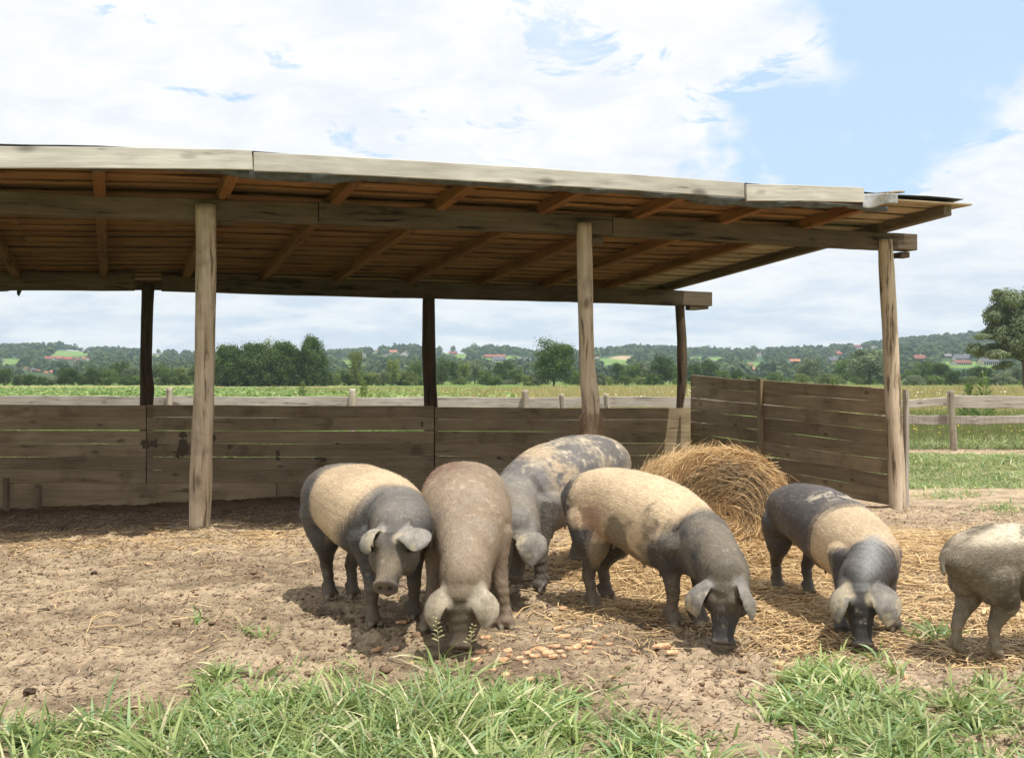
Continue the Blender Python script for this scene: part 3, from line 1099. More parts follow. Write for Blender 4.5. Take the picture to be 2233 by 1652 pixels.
def ear_solid(sol, root, mid, tip, nrm, wd, cup=0.03, th=0.011):
    """A broad floppy ear as a thick curved sheet."""
    ns, nt = 16, 11
    ss = np.linspace(0, 1, ns)
    W_ = np.interp(ss, [0, .12, .3, .5, .7, .85, .95, 1], [.40, .60, .92, 1.0, .90, .66, .38, .10]) * wd
    top, bot = [], []
    P0, P1, P2 = root, mid * 2 - (root + tip) / 2, tip
    for i, s_ in enumerate(ss):
        c = (1 - s_) ** 2 * P0 + 2 * s_ * (1 - s_) * P1 + s_ * s_ * P2
        tg = unit(2 * (1 - s_) * (P1 - P0) + 2 * s_ * (P2 - P1))
        nn_ = unit(nrm - tg * np.dot(nrm, tg))
        sd = np.cross(nn_, tg)
        for t in np.linspace(-1, 1, nt):
            p = c + sd * W_[i] * t - nn_ * (cup * t * t * (1 - 0.3 * s_)) + nn_ * 0.008 * math.sin(t * 4 + s_ * 6) * s_
            e = th * (1 - 0.45 * abs(t) ** 3) * (1.5 - 0.8 * s_)
            top.append(p + nn_ * e)
            bot.append(p - nn_ * e)
    vs = np.vstack([top, bot])
    N = ns * nt
    fs = []
    for i in range(ns - 1):
        for j in range(nt - 1):
            a = i * nt + j
            fs.append((a, a + 1, a + nt + 1, a + nt))
            fs.append((N + a, N + a + nt, N + a + nt + 1, N + a + 1))
    rim = [j for j in range(nt)] + [i * nt + nt - 1 for i in range(1, ns)] + [(ns - 1) * nt + j for j in range(nt - 2, -1, -1)] + [i * nt for i in range(ns - 2, 0, -1)]
    for q in range(len(rim)):
        a, b_ = rim[q], rim[(q + 1) % len(rim)]
        fs.append((a, N + a, N + b_, b_))
    sol.add(vs, fs)
    return np.array(top)


# coat colours (bare reflectance)
SLATE = v3(.070, .064, .060)
SLATE_L = v3(.17, .155, .135)
BLOND = v3(.50, .375, .24)
PINK = v3(.42, .25, .17)
MUD = v3(.185, .145, .096)
MUD_L = v3(.40, .335, .235)
EARC = v3(.21, .19, .165)
CRUST = v3(.56, .48, .36)


def make_pig(spec):
    name = 'pig'
    fl, fr, rl, rr = [np.array(spec[k], float) for k in ('fl', 'fr', 'rl', 'rr')]   # feet: front/rear, the pig's own left/right
    H = spec['H']
    k = H / 0.90
    Fm, Rm = (fl + fr) / 2, (rl + rr) / 2
    ax = unit(Fm - Rm)
    ax3 = v3(ax[0], ax[1], 0)
    lf = v3(-ax[1], ax[0], 0)
    R0 = v3(Rm[0], Rm[1], 0) - ax3 * spec.get('back', 0.27) * k + lf * spec.get('rshift', 0)
    S1 = v3(Fm[0], Fm[1], 0) + ax3 * spec.get('fore', 0.10) * k + lf * spec.get('fshift', 0)
    L = np.linalg.norm(S1 - R0)
    poll, snout = np.array(spec['poll'], float), np.array(spec['snout'], float)
    fat = spec.get('fat', 1.0)
    bend = spec.get('bend', 0.0)
    st = [  # f, half width, half height, top below H
        (0.00, .085, .10, .215), (0.035, .155, .155, .125), (.10, .205, .20, .055), (.22, .238, .222, .010), (.38, .250, .232, .0), (.55, .262, .250, .018),
        (.72, .256, .262, .055), (.87, .232, .240, .125), (1.0, .177, .200, .205)]
    dq_ = spec.get('drop', 1.0)
    st = [(a_, b2, c2, d2 * (dq_ if a_ > .5 else 1)) for (a_, b2, c2, d2) in st]
    dt = spec.get('slope', 0.0)
    rows_ = []
    for (f_, w_, h_, t_) in st:
        p = R0 + (S1 - R0) * f_ + lf * bend * math.sin(math.pi * f_)
        h2 = h_ * k
        zc = H - t_ * k - h2 + dt * f_
        rows_.append([p[0], p[1], zc, w_ * k * fat, h2])
    rows_ = np.array(rows_)
    sh = rows_[-1, :3]
    hd = unit(snout - poll)
    Lh = np.linalg.norm(snout - poll)
    nk = sh + (poll - sh) * 0.50 + v3(0, 0, spec.get('neckup', 0.03)) + ax3 * 0.02
    rows_ = np.vstack([rows_, [*nk, .143 * k * fat, .165 * k]])
    hk = spec.get('hk', k)
    for (f_, w_, h_, dz) in ((0.0, .130, .145, -.02), (.22, .126, .142, -.015), (.42, .098, .116, -.004), (.60, .076, .086, 0.0), (.80, .062, .063, 0.0), (.93, .057, .056, .0), (1.0, .060, .058, .0)):
        upv = unit(v3(0, 0, 1) - hd * hd[2])
        c = poll + hd * Lh * f_ + upv * dz
        rows_ = np.vstack([rows_, [*c, w_ * hk, h_ * hk]])
    dense = catmull(rows_, 5)
    # keep the snout end crisp
    cen = dense[:, :3]
    fwd = np.gradient(cen, axis=0)
    up = []
    pu = v3(0, 0, 1)
    for f_ in fwd:
        f_ = unit(f_)
        u_ = v3(0, 0, 1) - f_ * f_[2]
        if np.linalg.norm(u_) < 0.35:
            u_ = pu
        u_ = unit(u_ - f_ * np.dot(u_, f_))
        up.append(unit(0.5 * u_ + 0.5 * pu))
        pu = up[-1]
    up = np.array(up)
    sol = Solid()
    sol.loft(cen, fwd, up, dense[:, 3], dense[:, 4], 34, 2.25)
    ntorso = 8 * 5
    fcol = np.interp(np.arange(ntorso + 1) / 5.0, np.arange(9), [q_[0] for q_ in st])
    ts = np.concatenate([fcol, 1 + np.linspace(0, 1, len(cen) - ntorso)[1:]])
    headup = unit(v3(0, 0, 1) - hd * hd[2])
    hl = np.cross(headup, hd)
    # cheeks, brow, jaw
    for s_ in (1, -1):
        sol.blob(poll + hd * Lh * .26 + hl * s_ * .070 * hk - headup * .055 * hk, (.095 * hk, .07 * hk, .085 * hk), (hd, hl, headup))
        sol.blob(poll + hd * Lh * .30 + hl * s_ * .055 * hk + headup * .085 * hk, (.055 * hk, .04 * hk, .035 * hk), (hd, hl, headup))
    sol.blob(poll - hd * .04 + headup * .07 * hk, (.10 * hk, .10 * hk, .075 * hk), (hd, hl, headup))
    sol.blob(poll + hd * Lh * .62 - headup * .075 * hk, (.13 * hk, .05 * hk, .035 * hk), (hd, hl, headup))
    # snout disc
    dv = hd
    sol.loft(np.array([snout - dv * .028, snout - dv * .006, snout + dv * .010, snout + dv * .016]), np.array([dv] * 4), np.array([headup] * 4),
             np.array([.056, .070, .070, .060]) * hk, np.array([.050, .060, .060, .050]) * hk, 24, 2.2)

    # legs
    hoofs = []

    def leg(foot, front, side):
        fx = v3(foot[0], foot[1], 0)
        gzz = float(gz(foot[0], foot[1])) + spec.get('fz', 0.0)
        hip_c = (rows_[6, :3] if front else rows_[2, :3]) * 1.0
        out_ = lf * side
        if front:
            top = S1 - ax3 * 0.13 * k + out_ * .125 * k * fat
            top[2] = H * .56
            a1 = v3(*(0.55 * top[:2] + 0.45 * fx[:2]), H * .385)
            kn = v3(*(0.22 * top[:2] + 0.78 * fx[:2]), H * .225) + ax3 * .012
            pts = [[*top, .135 * k], [*(0.5 * (top + a1)), .100 * k], [*a1, .070 * k], [*(0.5 * (a1 + kn)), .052 * k], [*kn, .045 * k],
                   [*(kn * .55 + v3(fx[0], fx[1], .075) * .45), .037 * k], [fx[0], fx[1], gzz + .085, .039 * k], [fx[0] + ax[0] * .012, fx[1] + ax[1] * .012, gzz + .05, .047 * k]]
        else:
            top = R0 + ax3 * .25 * k + out_ * .115 * k * fat
            top[2] = H * .63
            st_ = v3(*(0.6 * top[:2] + 0.4 * fx[:2]), H * .44) + ax3 * .05 * k + out_ * .02
            hk_ = v3(*(0.12 * top[:2] + 0.88 * fx[:2]), H * .245) - ax3 * spec.get('hock', .035) * k
            pts = [[*top, .155 * k], [*(0.5 * (top + st_) - ax3 * 0.01), .132 * k], [*st_, .100 * k], [*(0.5 * (st_ + hk_)), .062 * k], [*hk_, .045 * k],
                   [*(hk_ * .5 + v3(fx[0], fx[1], .08) * .5), .038 * k], [fx[0], fx[1], gzz + .085, .039 * k], [fx[0] + ax[0] * .012, fx[1] + ax[1] * .012, gzz + .05, .046 * k]]
        sol.tube(pts)
        for s2 in (1, -1):
            b0 = v3(fx[0], fx[1], gzz + .052) + lf * s2 * .023 * k + ax3 * .008
            b1 = v3(fx[0], fx[1], gzz + .010) + lf * s2 * .030 * k + ax3 * .045 * k
            sol.tube([[*b0, .026 * k], [*(0.5 * (b0 + b1)), .026 * k], [*b1, .017 * k]], 10, 3)
            hoofs.append(b1)
            d0 = v3(fx[0], fx[1], gzz + .085) + lf * s2 * .028 * k - ax3 * .036 * k
            sol.tube([[*d0, .017 * k], [*(d0 - v3(0, 0, .03)), .011 * k]], 8, 2)

    leg(fl, True, 1)
    leg(fr, True, -1)
    leg(rl, False, 1)
    leg(rr, False, -1)
    # shoulder masses
    for s_ in (1, -1):
        sol.blob(rows_[6, :3] + lf * s_ * .13 * k * fat + v3(0, 0, -.02), (.17 * k, .115 * k, .20 * k), (ax3, lf, v3(0, 0, 1)))
    # teats
    for f_ in (.30, .42, .54, .66, .78):
        i_ = int(np.interp(f_, [q_[0] for q_ in st], np.arange(9)) * 5)
        for s_ in (1, -1):
            c = cen[i_] + lf * s_ * .09 * k
            c[2] = cen[i_, 2] - dense[i_, 4] * .965
            sol.tube([[*c, .016], [*(c - v3(0, 0, .025)), .012], [*(c - v3(0, 0, .040)), .008]], 8, 2)
    # tail
    tb = cen[1] + v3(0, 0, .075 * k) - ax3 * 0.01
    tpts = []
    cr = spec.get('tail', 'curl')
    for i in range(9):
        q = i / 8
        if cr == 'curl':
            an = q * 5.2
            tpts.append([*(tb - ax3 * (.03 + .05 * q + .028 * math.sin(an)) + v3(0, 0, .075 * q + .028 * (1 - math.cos(an)) - .03) + lf * .03 * q), .019 - .008 * q])
        else:
            tpts.append([*(tb - ax3 * (.02 + .04 * math.sin(q * 2)) + v3(0, 0, .05 - .16 * q * q + .05 * q) + lf * .02 * math.sin(q * 3)), .021 - .008 * q])
    sol.tube(tpts, 10, 3)
    # ears
    ear_pts = []
    for s_, es in ((1, spec['earL']), (-1, spec['earR'])):
        root = poll + hl * s_ * .095 * hk + headup * .085 * hk + hd * .0
        # es: mid and tip as (along face, outward, off the face), extra normal, width
        mid = root + hd * es[0][0] + hl * s_ * es[0][1] + headup * es[0][2]
        tip = root + hd * es[1][0] + hl * s_ * es[1][1] + headup * es[1][2]
        nr = unit(headup * es[2][0] + hl * s_ * es[2][1] + hd * es[2][2])
        tp = ear_solid(sol, root - hl * s_ * .02 - headup * .02, mid, tip, nr, es[3] * 1.12 * hk, cup=es[4] if len(es) > 4 else 0.025)
        ear_pts.append(tp)
    # --- fuse into one skin
    V = np.vstack(sol.v)
    org = v3(Rm[0] * .5 + Fm[0] * .5, Rm[1] * .5 + Fm[1] * .5, 0)
    me = bpy.data.meshes.new('pig_shell')
    me.from_pydata([tuple(q) for q in (V - org)], [], sol.f)
    tmp = bpy.data.objects.new('pig_shell', me)
    COL.objects.link(tmp)
    rm = tmp.modifiers.new('r', 'REMESH')
    rm.mode = 'VOXEL'
    rm.voxel_size = 0.0085
    rm.use_smooth_shade = True
    sm = tmp.modifiers.new('s', 'SMOOTH')
    sm.factor = 0.5
    sm.iterations = 7
    dg = bpy.context.evaluated_depsgraph_get()
    me2 = bpy.data.meshes.new_from_object(tmp.evaluated_get(dg))
    bpy.data.objects.remove(tmp)
    me2.name = 'pig_body'
    N = len(me2.vertices)
    co = np.empty(N * 3, np.float32)
    me2.vertices.foreach_get('co', co)
    co = co.reshape(-1, 3).astype(float) + org
    nrm = np.empty(N * 3, np.float32)
    me2.vertices.foreach_get('normal', nrm)
    nrm = nrm.reshape(-1, 3).astype(float)
    # nearest spine sample
    t = np.zeros(N)
    near = np.zeros(N, int)
    for i in range(0, N, 20000):
        d2 = ((co[i:i + 20000, None, :] - cen[None]) ** 2).sum(-1)
        near[i:i + 20000] = d2.argmin(1)
    t = ts[near]
    eall = np.vstack(ear_pts)
    kd = KDTree(len(eall))
    for i, p in enumerate(eall):
        kd.insert(Vector(p), i)
    kd.balance()
    ear = np.zeros(N)
    hi = np.where(t > 1.25)[0]
    for i in hi:
        dd_ = kd.find(Vector(co[i]))[2]
        ear[i] = 1 - min(1, max(0, (dd_ - .018) / .02))
    zr = co[:, 2] / H
    x, y, z = (co - org).T
    # gentle skin folds and lumps
    rel = co - cen[near]
    lat = rel @ lf
    n1 = fbm(x * 9, y * 9, z * 9, 3, seed=spec['seed'])
    n0 = fbm(x * 3.3, y * 3.3, z * 3.3, 3, seed=spec['seed'] + 5)
    fold = np.sin((t * 42 + 3 * n0)) * sstep(t, .72, .95) * (1 - sstep(t, 1.25, 1.5)) * .0025
    foldr = np.sin(z * 110 + 6 * n0) * .0018 * (1 - sstep(zr, .2, .4))
    disp = (n1 - .5) * .012 + (n0 - .5) * .016 + fold + foldr
    disp *= (1 - .6 * ear) * (1 - .7 * sstep(t, 1.6, 1.8))
    co2 = co + nrm * disp[:, None]
    # nostrils: pressed into the snout disc
    sc_ = snout + dv * .016
    for s_ in (1, -1):
        q = sc_ + hl * s_ * .026 * hk - headup * .004
        dq = co2 - q
        w_ = np.exp(-((dq @ hl) ** 2 + (dq @ headup) ** 2 * .6) / (.0115 * hk) ** 2) * (np.abs(dq @ hd) < .03)
        co2 -= np.outer(w_ * .028, hd)
    # mouth line
    dm = co2 - (poll + hd * Lh * .8 - headup * .045 * hk)
    w_ = np.exp(-((dm @ headup + .10 * (dm @ hd)) / .007) ** 2) * (np.abs(dm @ hd) < .13) * sstep(t, 1.5, 1.6) * (1 - ear)
    co2 -= nrm * (w_ * .008)[:, None]
    # ---- coat
    ctx = dict(t=t, zr=zr, lat=lat, ear=ear, n0=n0, n1=n1, x=x, y=y, z=z, co=co, k=k, rel=rel)
    ctx['n2'] = fbm(x * 5, y * 5, z * 5, 4, seed=spec['seed'] + 31)
    ctx['n3'] = fbm(x * 26, y * 26, z * 26, 3, seed=spec['seed'] + 37)
    c = spec['coat'](ctx)
    grime = sstep(fbm(x * 2.2 + 7, y * 2.2, z * 3, 4, seed=spec['seed'] + 61), .47, .66) * (.35 + .45 * (1 - sstep(zr, .35, .75)))
    c = blend(c, MUD * 1.05, grime * .75)
    speck = sstep(fbm(x * 48, y * 48, z * 48, 2, seed=spec['seed'] + 67), .68, .78)
    c = blend(c, CRUST * .8, speck * .3 * sstep(ctx['n2'], .45, .6))
    # ears, shanks, snout
    ec = np.array(spec.get('earc', EARC)) * (0.25 + .9 * ctx['n2'] + .6 * ctx['n3'])[:, None]
    ec = blend(ec, MUD_L, sstep(fbm(x * 11, y * 11, z * 11, 3, seed=spec['seed'] + 71), .54, .62) * .8)
    c = c + (ec - c) * (ear * spec.get('ear_amt', 0.95))[:, None]
    sn = np.exp(-(((co - sc_) ** 2).sum(-1)) / .075 ** 2)[:, None] * sstep((co - sc_) @ hd, -.03, -.008)[:, None]
    c = c + (v3(.20, .15, .12) - c) * sn * .8
    nost = np.zeros(N)
    for s_ in (1, -1):
        q = sc_ + hl * s_ * .026 * hk - headup * .004
        dq = co - q
        nost = np.maximum(nost, np.exp(-((dq @ hl) ** 2 + (dq @ headup) ** 2 * .6) / (.0095 * hk) ** 2) * (np.abs(dq @ hd) < .03))
    c = c * (1 - .85 * nost[:, None])
    shank = ((1 - sstep(zr, .20, .34)) * (t < 1.02))[:, None] * spec.get('legmud', 0.75)
    legc = np.array(spec.get('legc', (.125, .098, .066))) * (0.6 + 0.8 * ctx['n2'])[:, None]
    c = c + (legc - c) * shank
    hoof = np.zeros(N)
    for hp in hoofs:
        hoof = np.maximum(hoof, np.exp(-((co - hp) ** 2).sum(-1) / .026 ** 2))
    c = c + (v3(.33, .28, .21) - c) * (sstep(hoof, .25, .6) * .8)[:, None]
    c *= (0.86 + 0.28 * ctx['n3'])[:, None]
    me2.vertices.foreach_set('co', (co2 - org).astype(np.float32).ravel())
    me2.update()
    set_col(me2, 'col', c)
    cum = np.concatenate([[0], np.cumsum(np.linalg.norm(np.diff(cen, axis=0), axis=1))])
    fu = fwd / np.linalg.norm(fwd, axis=1)[:, None]
    lu = np.cross(up, fu)
    sal = cum[near] + (rel * fu[near]).sum(1)
    ang = np.arctan2((rel * lu[near]).sum(1), (rel * up[near]).sum(1)) * .25
    fa = me2.attributes.new('flow', 'FLOAT_VECTOR', 'POINT')
    fa.data.foreach_set('vector', np.stack([sal + .02 * n1, ang + .03 * n0, z * .3], -1).astype(np.float32).ravel())
    me2.materials.clear()
    me2.materials.append(M['skin'])
    ob = link(name, me2)
    ob.location = org
    tag(ob, spec['label'], 'pig', 'pigs feeding in the yard')

    # ---- eyes
    for s_ in (1, -1):
        ep = poll + hd * Lh * .36 + hl * s_ * .109 * hk + headup * .050 * hk - org
        bm_ = bmesh.new()
        bmesh.ops.create_uvsphere(bm_, u_segments=12, v_segments=8, radius=.015)
        em = bpy.data.meshes.new('eye')
        bm_.to_mesh(em)
        bm_.free()
        for p_ in em.polygons:
            p_.use_smooth = True
        eo = link('eye', em, ob, M['eye'])
        eo.location = Vector(ep)

    # ---- bristles: short hairs lying back along the body
    nb = spec.get('hairs', 24000)
    nl_ = len(me2.polygons)
    ar = np.empty(nl_, np.float32)
    me2.polygons.foreach_get('area', ar)
    cn = np.empty(nl_ * 3, np.float32)
    me2.polygons.foreach_get('center', cn)
    pn = np.empty(nl_ * 3, np.float32)
    me2.polygons.foreach_get('normal', pn)
    vi = np.empty(nl_ * 4, np.int32)
    ls = np.empty(len(me2.loops), np.int32)
    me2.loops.foreach_get('vertex_index', ls)
    lst = np.empty(nl_, np.int32)
    me2.polygons.foreach_get('loop_start', lst)
    cn, pn = cn.reshape(-1, 3).astype(float), pn.reshape(-1, 3).astype(float)
    v0 = ls[lst]
    okf = (hoof[v0] < .2) & (sn[v0, 0] < .3)
    wgt = ar * okf * np.where(ear[v0] > .5, .35, 1.0) * (0.35 + 0.65 * sstep(zr[v0], .25, .45))
    pr = wgt / wgt.sum()
    pick = rng.choice(nl_, nb, p=pr)
    base = cn[pick] + rng.normal(0, .003, (nb, 3))
    nn_ = pn[pick]
    tang = -np.gradient(cen, axis=0)
    tang /= np.linalg.norm(tang, axis=1)[:, None]
    fl_ = tang[near[v0[pick]]] + v3(0, 0, -0.35) * (1 - np.abs(nn_[:, 2:3])) + rng.normal(0, .22, (nb, 3))
    # long-wave swirls so the coat is not combed flat
    bx, by, bz_ = base.T
    sw = fbm(bx * 7, by * 7, bz_ * 7, 2, seed=3) - .5
    fl_ += np.outer(sw * 1.6, v3(0, 0, 1)) + np.cross(nn_, fl_) * (sw * 1.2)[:, None]
    fl_ -= nn_ * (fl_ * nn_).sum(1)[:, None]
    fl_ /= np.linalg.norm(fl_, axis=1)[:, None] + 1e-9
    ln = rng.uniform(.010, .024, nb) * spec.get('hairlen', 1.0)
    dirn = fl_ + nn_ * rng.uniform(.05, .30, nb)[:, None]
    dirn /= np.linalg.norm(dirn, axis=1)[:, None]
    sd = np.cross(dirn, nn_)
    sd /= np.linalg.norm(sd, axis=1)[:, None] + 1e-9
    wd = rng.uniform(.0008, .0018, nb)[:, None]
    A = base - sd * wd
    B = base + sd * wd
    C_ = base + dirn * ln[:, None]
    HV = np.stack([A, B, C_], 1).reshape(-1, 3)
    HF = np.arange(nb * 3).reshape(-1, 3)
    hm = mesh_np('bristles', HV, HF)
    hc = c[v0[pick]] * rng.uniform(.75, spec.get('hairlight', 1.85), nb)[:, None]
    hc = np.clip(hc + np.array(spec.get('hairadd', (.012, .010, .006))), 0, .75)
    set_col(hm, 'col', np.repeat(hc, 3, 0))
    ho = link('bristles', hm, ob, M['bristle'])
    ho['kind'] = 'stuff'
    return ob


# skin material: mottled hide, coarse hair grain, a slight sheen
m, b_, o_ = new_mat('pig_hide')
at = b_.n('Attribute', attribute_name='col')
tcx = b_.n('TexCoord').outputs['Object']
na_ = b_.noise(tcx, 38, 5, 0.65)
nb_ = b_.noise(tcx, 160, 3, 0.6)
fl_n = b_.n('Attribute', attribute_name='flow')
nf_ = b_.noise(b_.vmath('MULTIPLY', fl_n.outputs['Vector'], (26.0, 150.0, 20.0)), 1.0, 4, 0.6)
ng_ = b_.noise(b_.vmath('MULTIPLY', fl_n.outputs['Vector'], (9.0, 34.0, 8.0)), 1.0, 4, 0.6)
sm_ = b_.math('ADD', b_.math('MULTIPLY', na_, 0.35), b_.math('ADD', b_.math('MULTIPLY', nf_, 0.45), b_.math('MULTIPLY', ng_, 0.20)))
k_ = b_.math('ADD', 0.30, b_.math('MULTIPLY', sm_, 1.40))
kk_ = b_.n('CombineXYZ', i_0=k_, i_1=k_, i_2=k_)
c_ = b_.mix(1.0, at.outputs['Color'], kk_.outputs[0], 'MULTIPLY')
hg = b_.math('ADD', b_.math('MULTIPLY', na_, 0.7), b_.math('ADD', b_.math('MULTIPLY', nb_, 0.25), b_.math('MULTIPLY', nf_, 0.7)))
pp = principled(b_, o_, c_, b_.ramp(na_, [(0.3, 0.50), (0.7, 0.72)]), 0.35, hg, 0.8, 0.008)
M['skin'] = m
M['bristle'] = attr_mat('bristle', rough=0.55, spec=0.4)
m, b_, o_ = new_mat('eye_dark')
principled(b_, o_, (0.02, 0.014, 0.01), 0.12, 0.6)
M['eye'] = m


def blend(c, col, w):
    return c + (np.asarray(col) - c) * np.clip(w, 0, 1)[:, None]


def base_of(col, q):
    return np.asarray(col) * (0.72 + 0.56 * q['n2'])[:, None]


def coat1(q):        # dark rump, blond barrel, slate shoulders and head
    t, zr, n = q['t'], q['zr'], q['n0']
    c = base_of(SLATE, q)
    c = blend(c, SLATE_L, .5 * sstep(zr, .78, 1.0) * sstep(q['n2'], .3, .7))
    e = (n - .5) * .18
    tt = t + .10 * (1 - zr)
    w = sstep(t, .235 + e[0] * 0, .275) * 0
    w = sstep(t + e, .36, .43) * (1 - sstep(t + e * .7 + .20 * sstep(1 - zr, .12, .6), .84, .94))
    c = blend(c, BLOND * (0.8 + .4 * q['n2'])[:, None], w * .97)
    c = blend(c, MUD, w * sstep(1 - zr, .36, .62) * .75)
    # pale crown between the shoulders
    c = blend(c, SLATE_L * 1.25, .75 * sstep(t, .85, .95) * (1 - sstep(t, 1.2, 1.5)) * sstep(zr, .66, .9) * (0.4 + q['n2']))
    c = blend(c, (.062, .052, .042), sstep(t, 1.38, 1.52) * .8)
    c = blend(c, MUD * 1.1, sstep(t, 1.45, 1.75) * .75 * sstep(q['n2'], .42, .58))
    return c


def coat2(q):        # mud-brown all over with a rusty patch on the rump
    t, zr = q['t'], q['zr']
    c = base_of(v3(.245, .182, .122), q)
    c = blend(c, (.175, .105, .068), sstep(q['n0'] * .3 - q['lat'], .08, .22) * (1 - sstep(np.abs(t - .32), .12, .30)) * sstep(zr, .45, .65) * .95)
    c = blend(c, (.24, .20, .155), sstep(q['n2'], .45, .65) * .6 * sstep(t, .6, 1.0))
    c = blend(c, CRUST * .75, sstep(q['n3'], .62, .76) * .35 * sstep(zr, .55, .8))
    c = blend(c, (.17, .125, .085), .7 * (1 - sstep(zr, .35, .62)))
    c = blend(c, (.095, .073, .047), sstep(t, 1.38, 1.52))
    return c


def coat3(q):        # grey with a blond belt smeared with pale dried mud
    t, zr = q['t'], q['zr']
    c = base_of(SLATE * 2.2, q)
    c = blend(c, MUD_L * .95, sstep(q['n2'] * .6 + q['n3'] * .4, .44, .62) * .65 * sstep(zr, .6, .85))
    e = (q['n0'] - .5) * .3
    w = sstep(t + e * .8, .62, .74) * (1 - sstep(t + e * .8, .80, .92)) * sstep(zr, .42, .6) * sstep(q['n2'] * .5 + q['n3'] * .5, .36, .52)
    c = blend(c, BLOND * .85, w * .75)
    c = blend(c, (.33, .255, .165), sstep(1 - t, .70, .92) * .75 * sstep(q['n2'], .35, .5))
    c = blend(c, SLATE_L * 1.2, sstep(t, .92, 1.05) * .75)
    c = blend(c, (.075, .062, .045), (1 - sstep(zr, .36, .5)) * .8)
    c = blend(c, CRUST, sstep(q['n3'], .64, .74) * .6 * sstep(zr, .75, .9))
    return c


def coat4(q):        # blond barrel with a pink sore flank, slate head, dark muddy haunch
    t, zr = q['t'], q['zr']
    c = base_of(SLATE, q)
    e = (q['n0'] - .5) * .14
    w = sstep(t + e, .165, .235) * (1 - sstep(t + e + .26 * sstep(1 - zr, .05, .55), .99, 1.10))
    w = w * (1 - sstep(.36 - t, -.03, .03) * sstep(.60 - zr, -.03, .04))
    low = sstep(1 - zr, .44, .56)
    w = w * (1 - low * (1 - sstep(t + e, .22, .34)))
    c = blend(c, BLOND * (0.88 + .3 * q['n2'])[:, None], w)
    c = blend(c, PINK, w * np.exp(-((t - .38) / .10) ** 2 - ((zr - .66) / .14) ** 2) * .8)
    c = blend(c, MUD * .9, w * sstep(q['n2'] + .9 * (1 - zr) - .25 * np.abs(t - .45), .74, .84) * .85)
    c = blend(c, MUD_L * .6, .35 * (1 - w) * sstep(q['n2'], .48, .66) * sstep(t, .75, 1.1) * (1 - sstep(t, 1.35, 1.5)))
    c = blend(c, CRUST, sstep(q['n3'], .56, .66) * .8 * (1 - sstep(t, .15, .25)) * sstep(zr, .66, .8))
    c = blend(c, (.050, .047, .046), sstep(t, 1.45, 1.65))
    return c


def coat5(q):        # near-black haunch, narrow blond saddle over the shoulders
    t, zr = q['t'], q['zr']
    c = base_of(v3(.080, .071, .070), q)
    e = (q['n0'] - .5) * .10
    w = sstep(t + e, .72, .78) * (1 - sstep(t + e + .16 * sstep(np.abs(q['lat']), .05, .24), 1.04, 1.10)) * sstep(zr, .30, .45)
    c = blend(c, BLOND * (0.92 + .3 * q['n2'])[:, None], w * .96)
    c = blend(c, CRUST * .8, np.exp(-((t - .60) / .07) ** 2) * sstep(q['n3'], .48, .58) * sstep(zr, .86, .95) * .8)
    c = blend(c, (.24, .245, .24), sstep(t, .98, 1.05) * (1 - sstep(t, 1.3, 1.45)) * np.exp(-(q['lat'] / .05) ** 2) * .8)
    c = blend(c, (.035, .032, .030), sstep(t, 1.42, 1.55))
    return c


def coat6(q):        # dusty grey-brown, cracked pale mud on the back, wet dark dung on the haunch
    t, zr = q['t'], q['zr']
    c = base_of(v3(.18, .148, .108), q)
    cr = np.abs(q['n2'] - .5) + .5 * np.abs(q['n3'] - .5)
    c = blend(c, CRUST, sstep(zr, .84, .93) * sstep(q['n0'] + q['n2'], .75, 1.0))
    c = blend(c, (.06, .045, .03), sstep(zr, .84, .93) * (1 - sstep(cr, .03, .05)) * .8)
    c = blend(c, (.070, .054, .038), np.exp(-((t - .26) / .17) ** 2 - ((zr - .48) / .20) ** 2) * 1.3 * sstep(q['n2'], .28, .48) * sstep(-q['lat'], -.02, .06) * 1.0)
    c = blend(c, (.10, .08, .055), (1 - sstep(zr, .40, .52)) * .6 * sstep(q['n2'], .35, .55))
    c = blend(c, MUD_L, sstep(q['n3'], .62, .7) * .5 * (1 - sstep(zr, .3, .6)))
    return c


def xy(u, v, z=0.0):
    g = G(u, v, z)
    return (g.x, g.y)


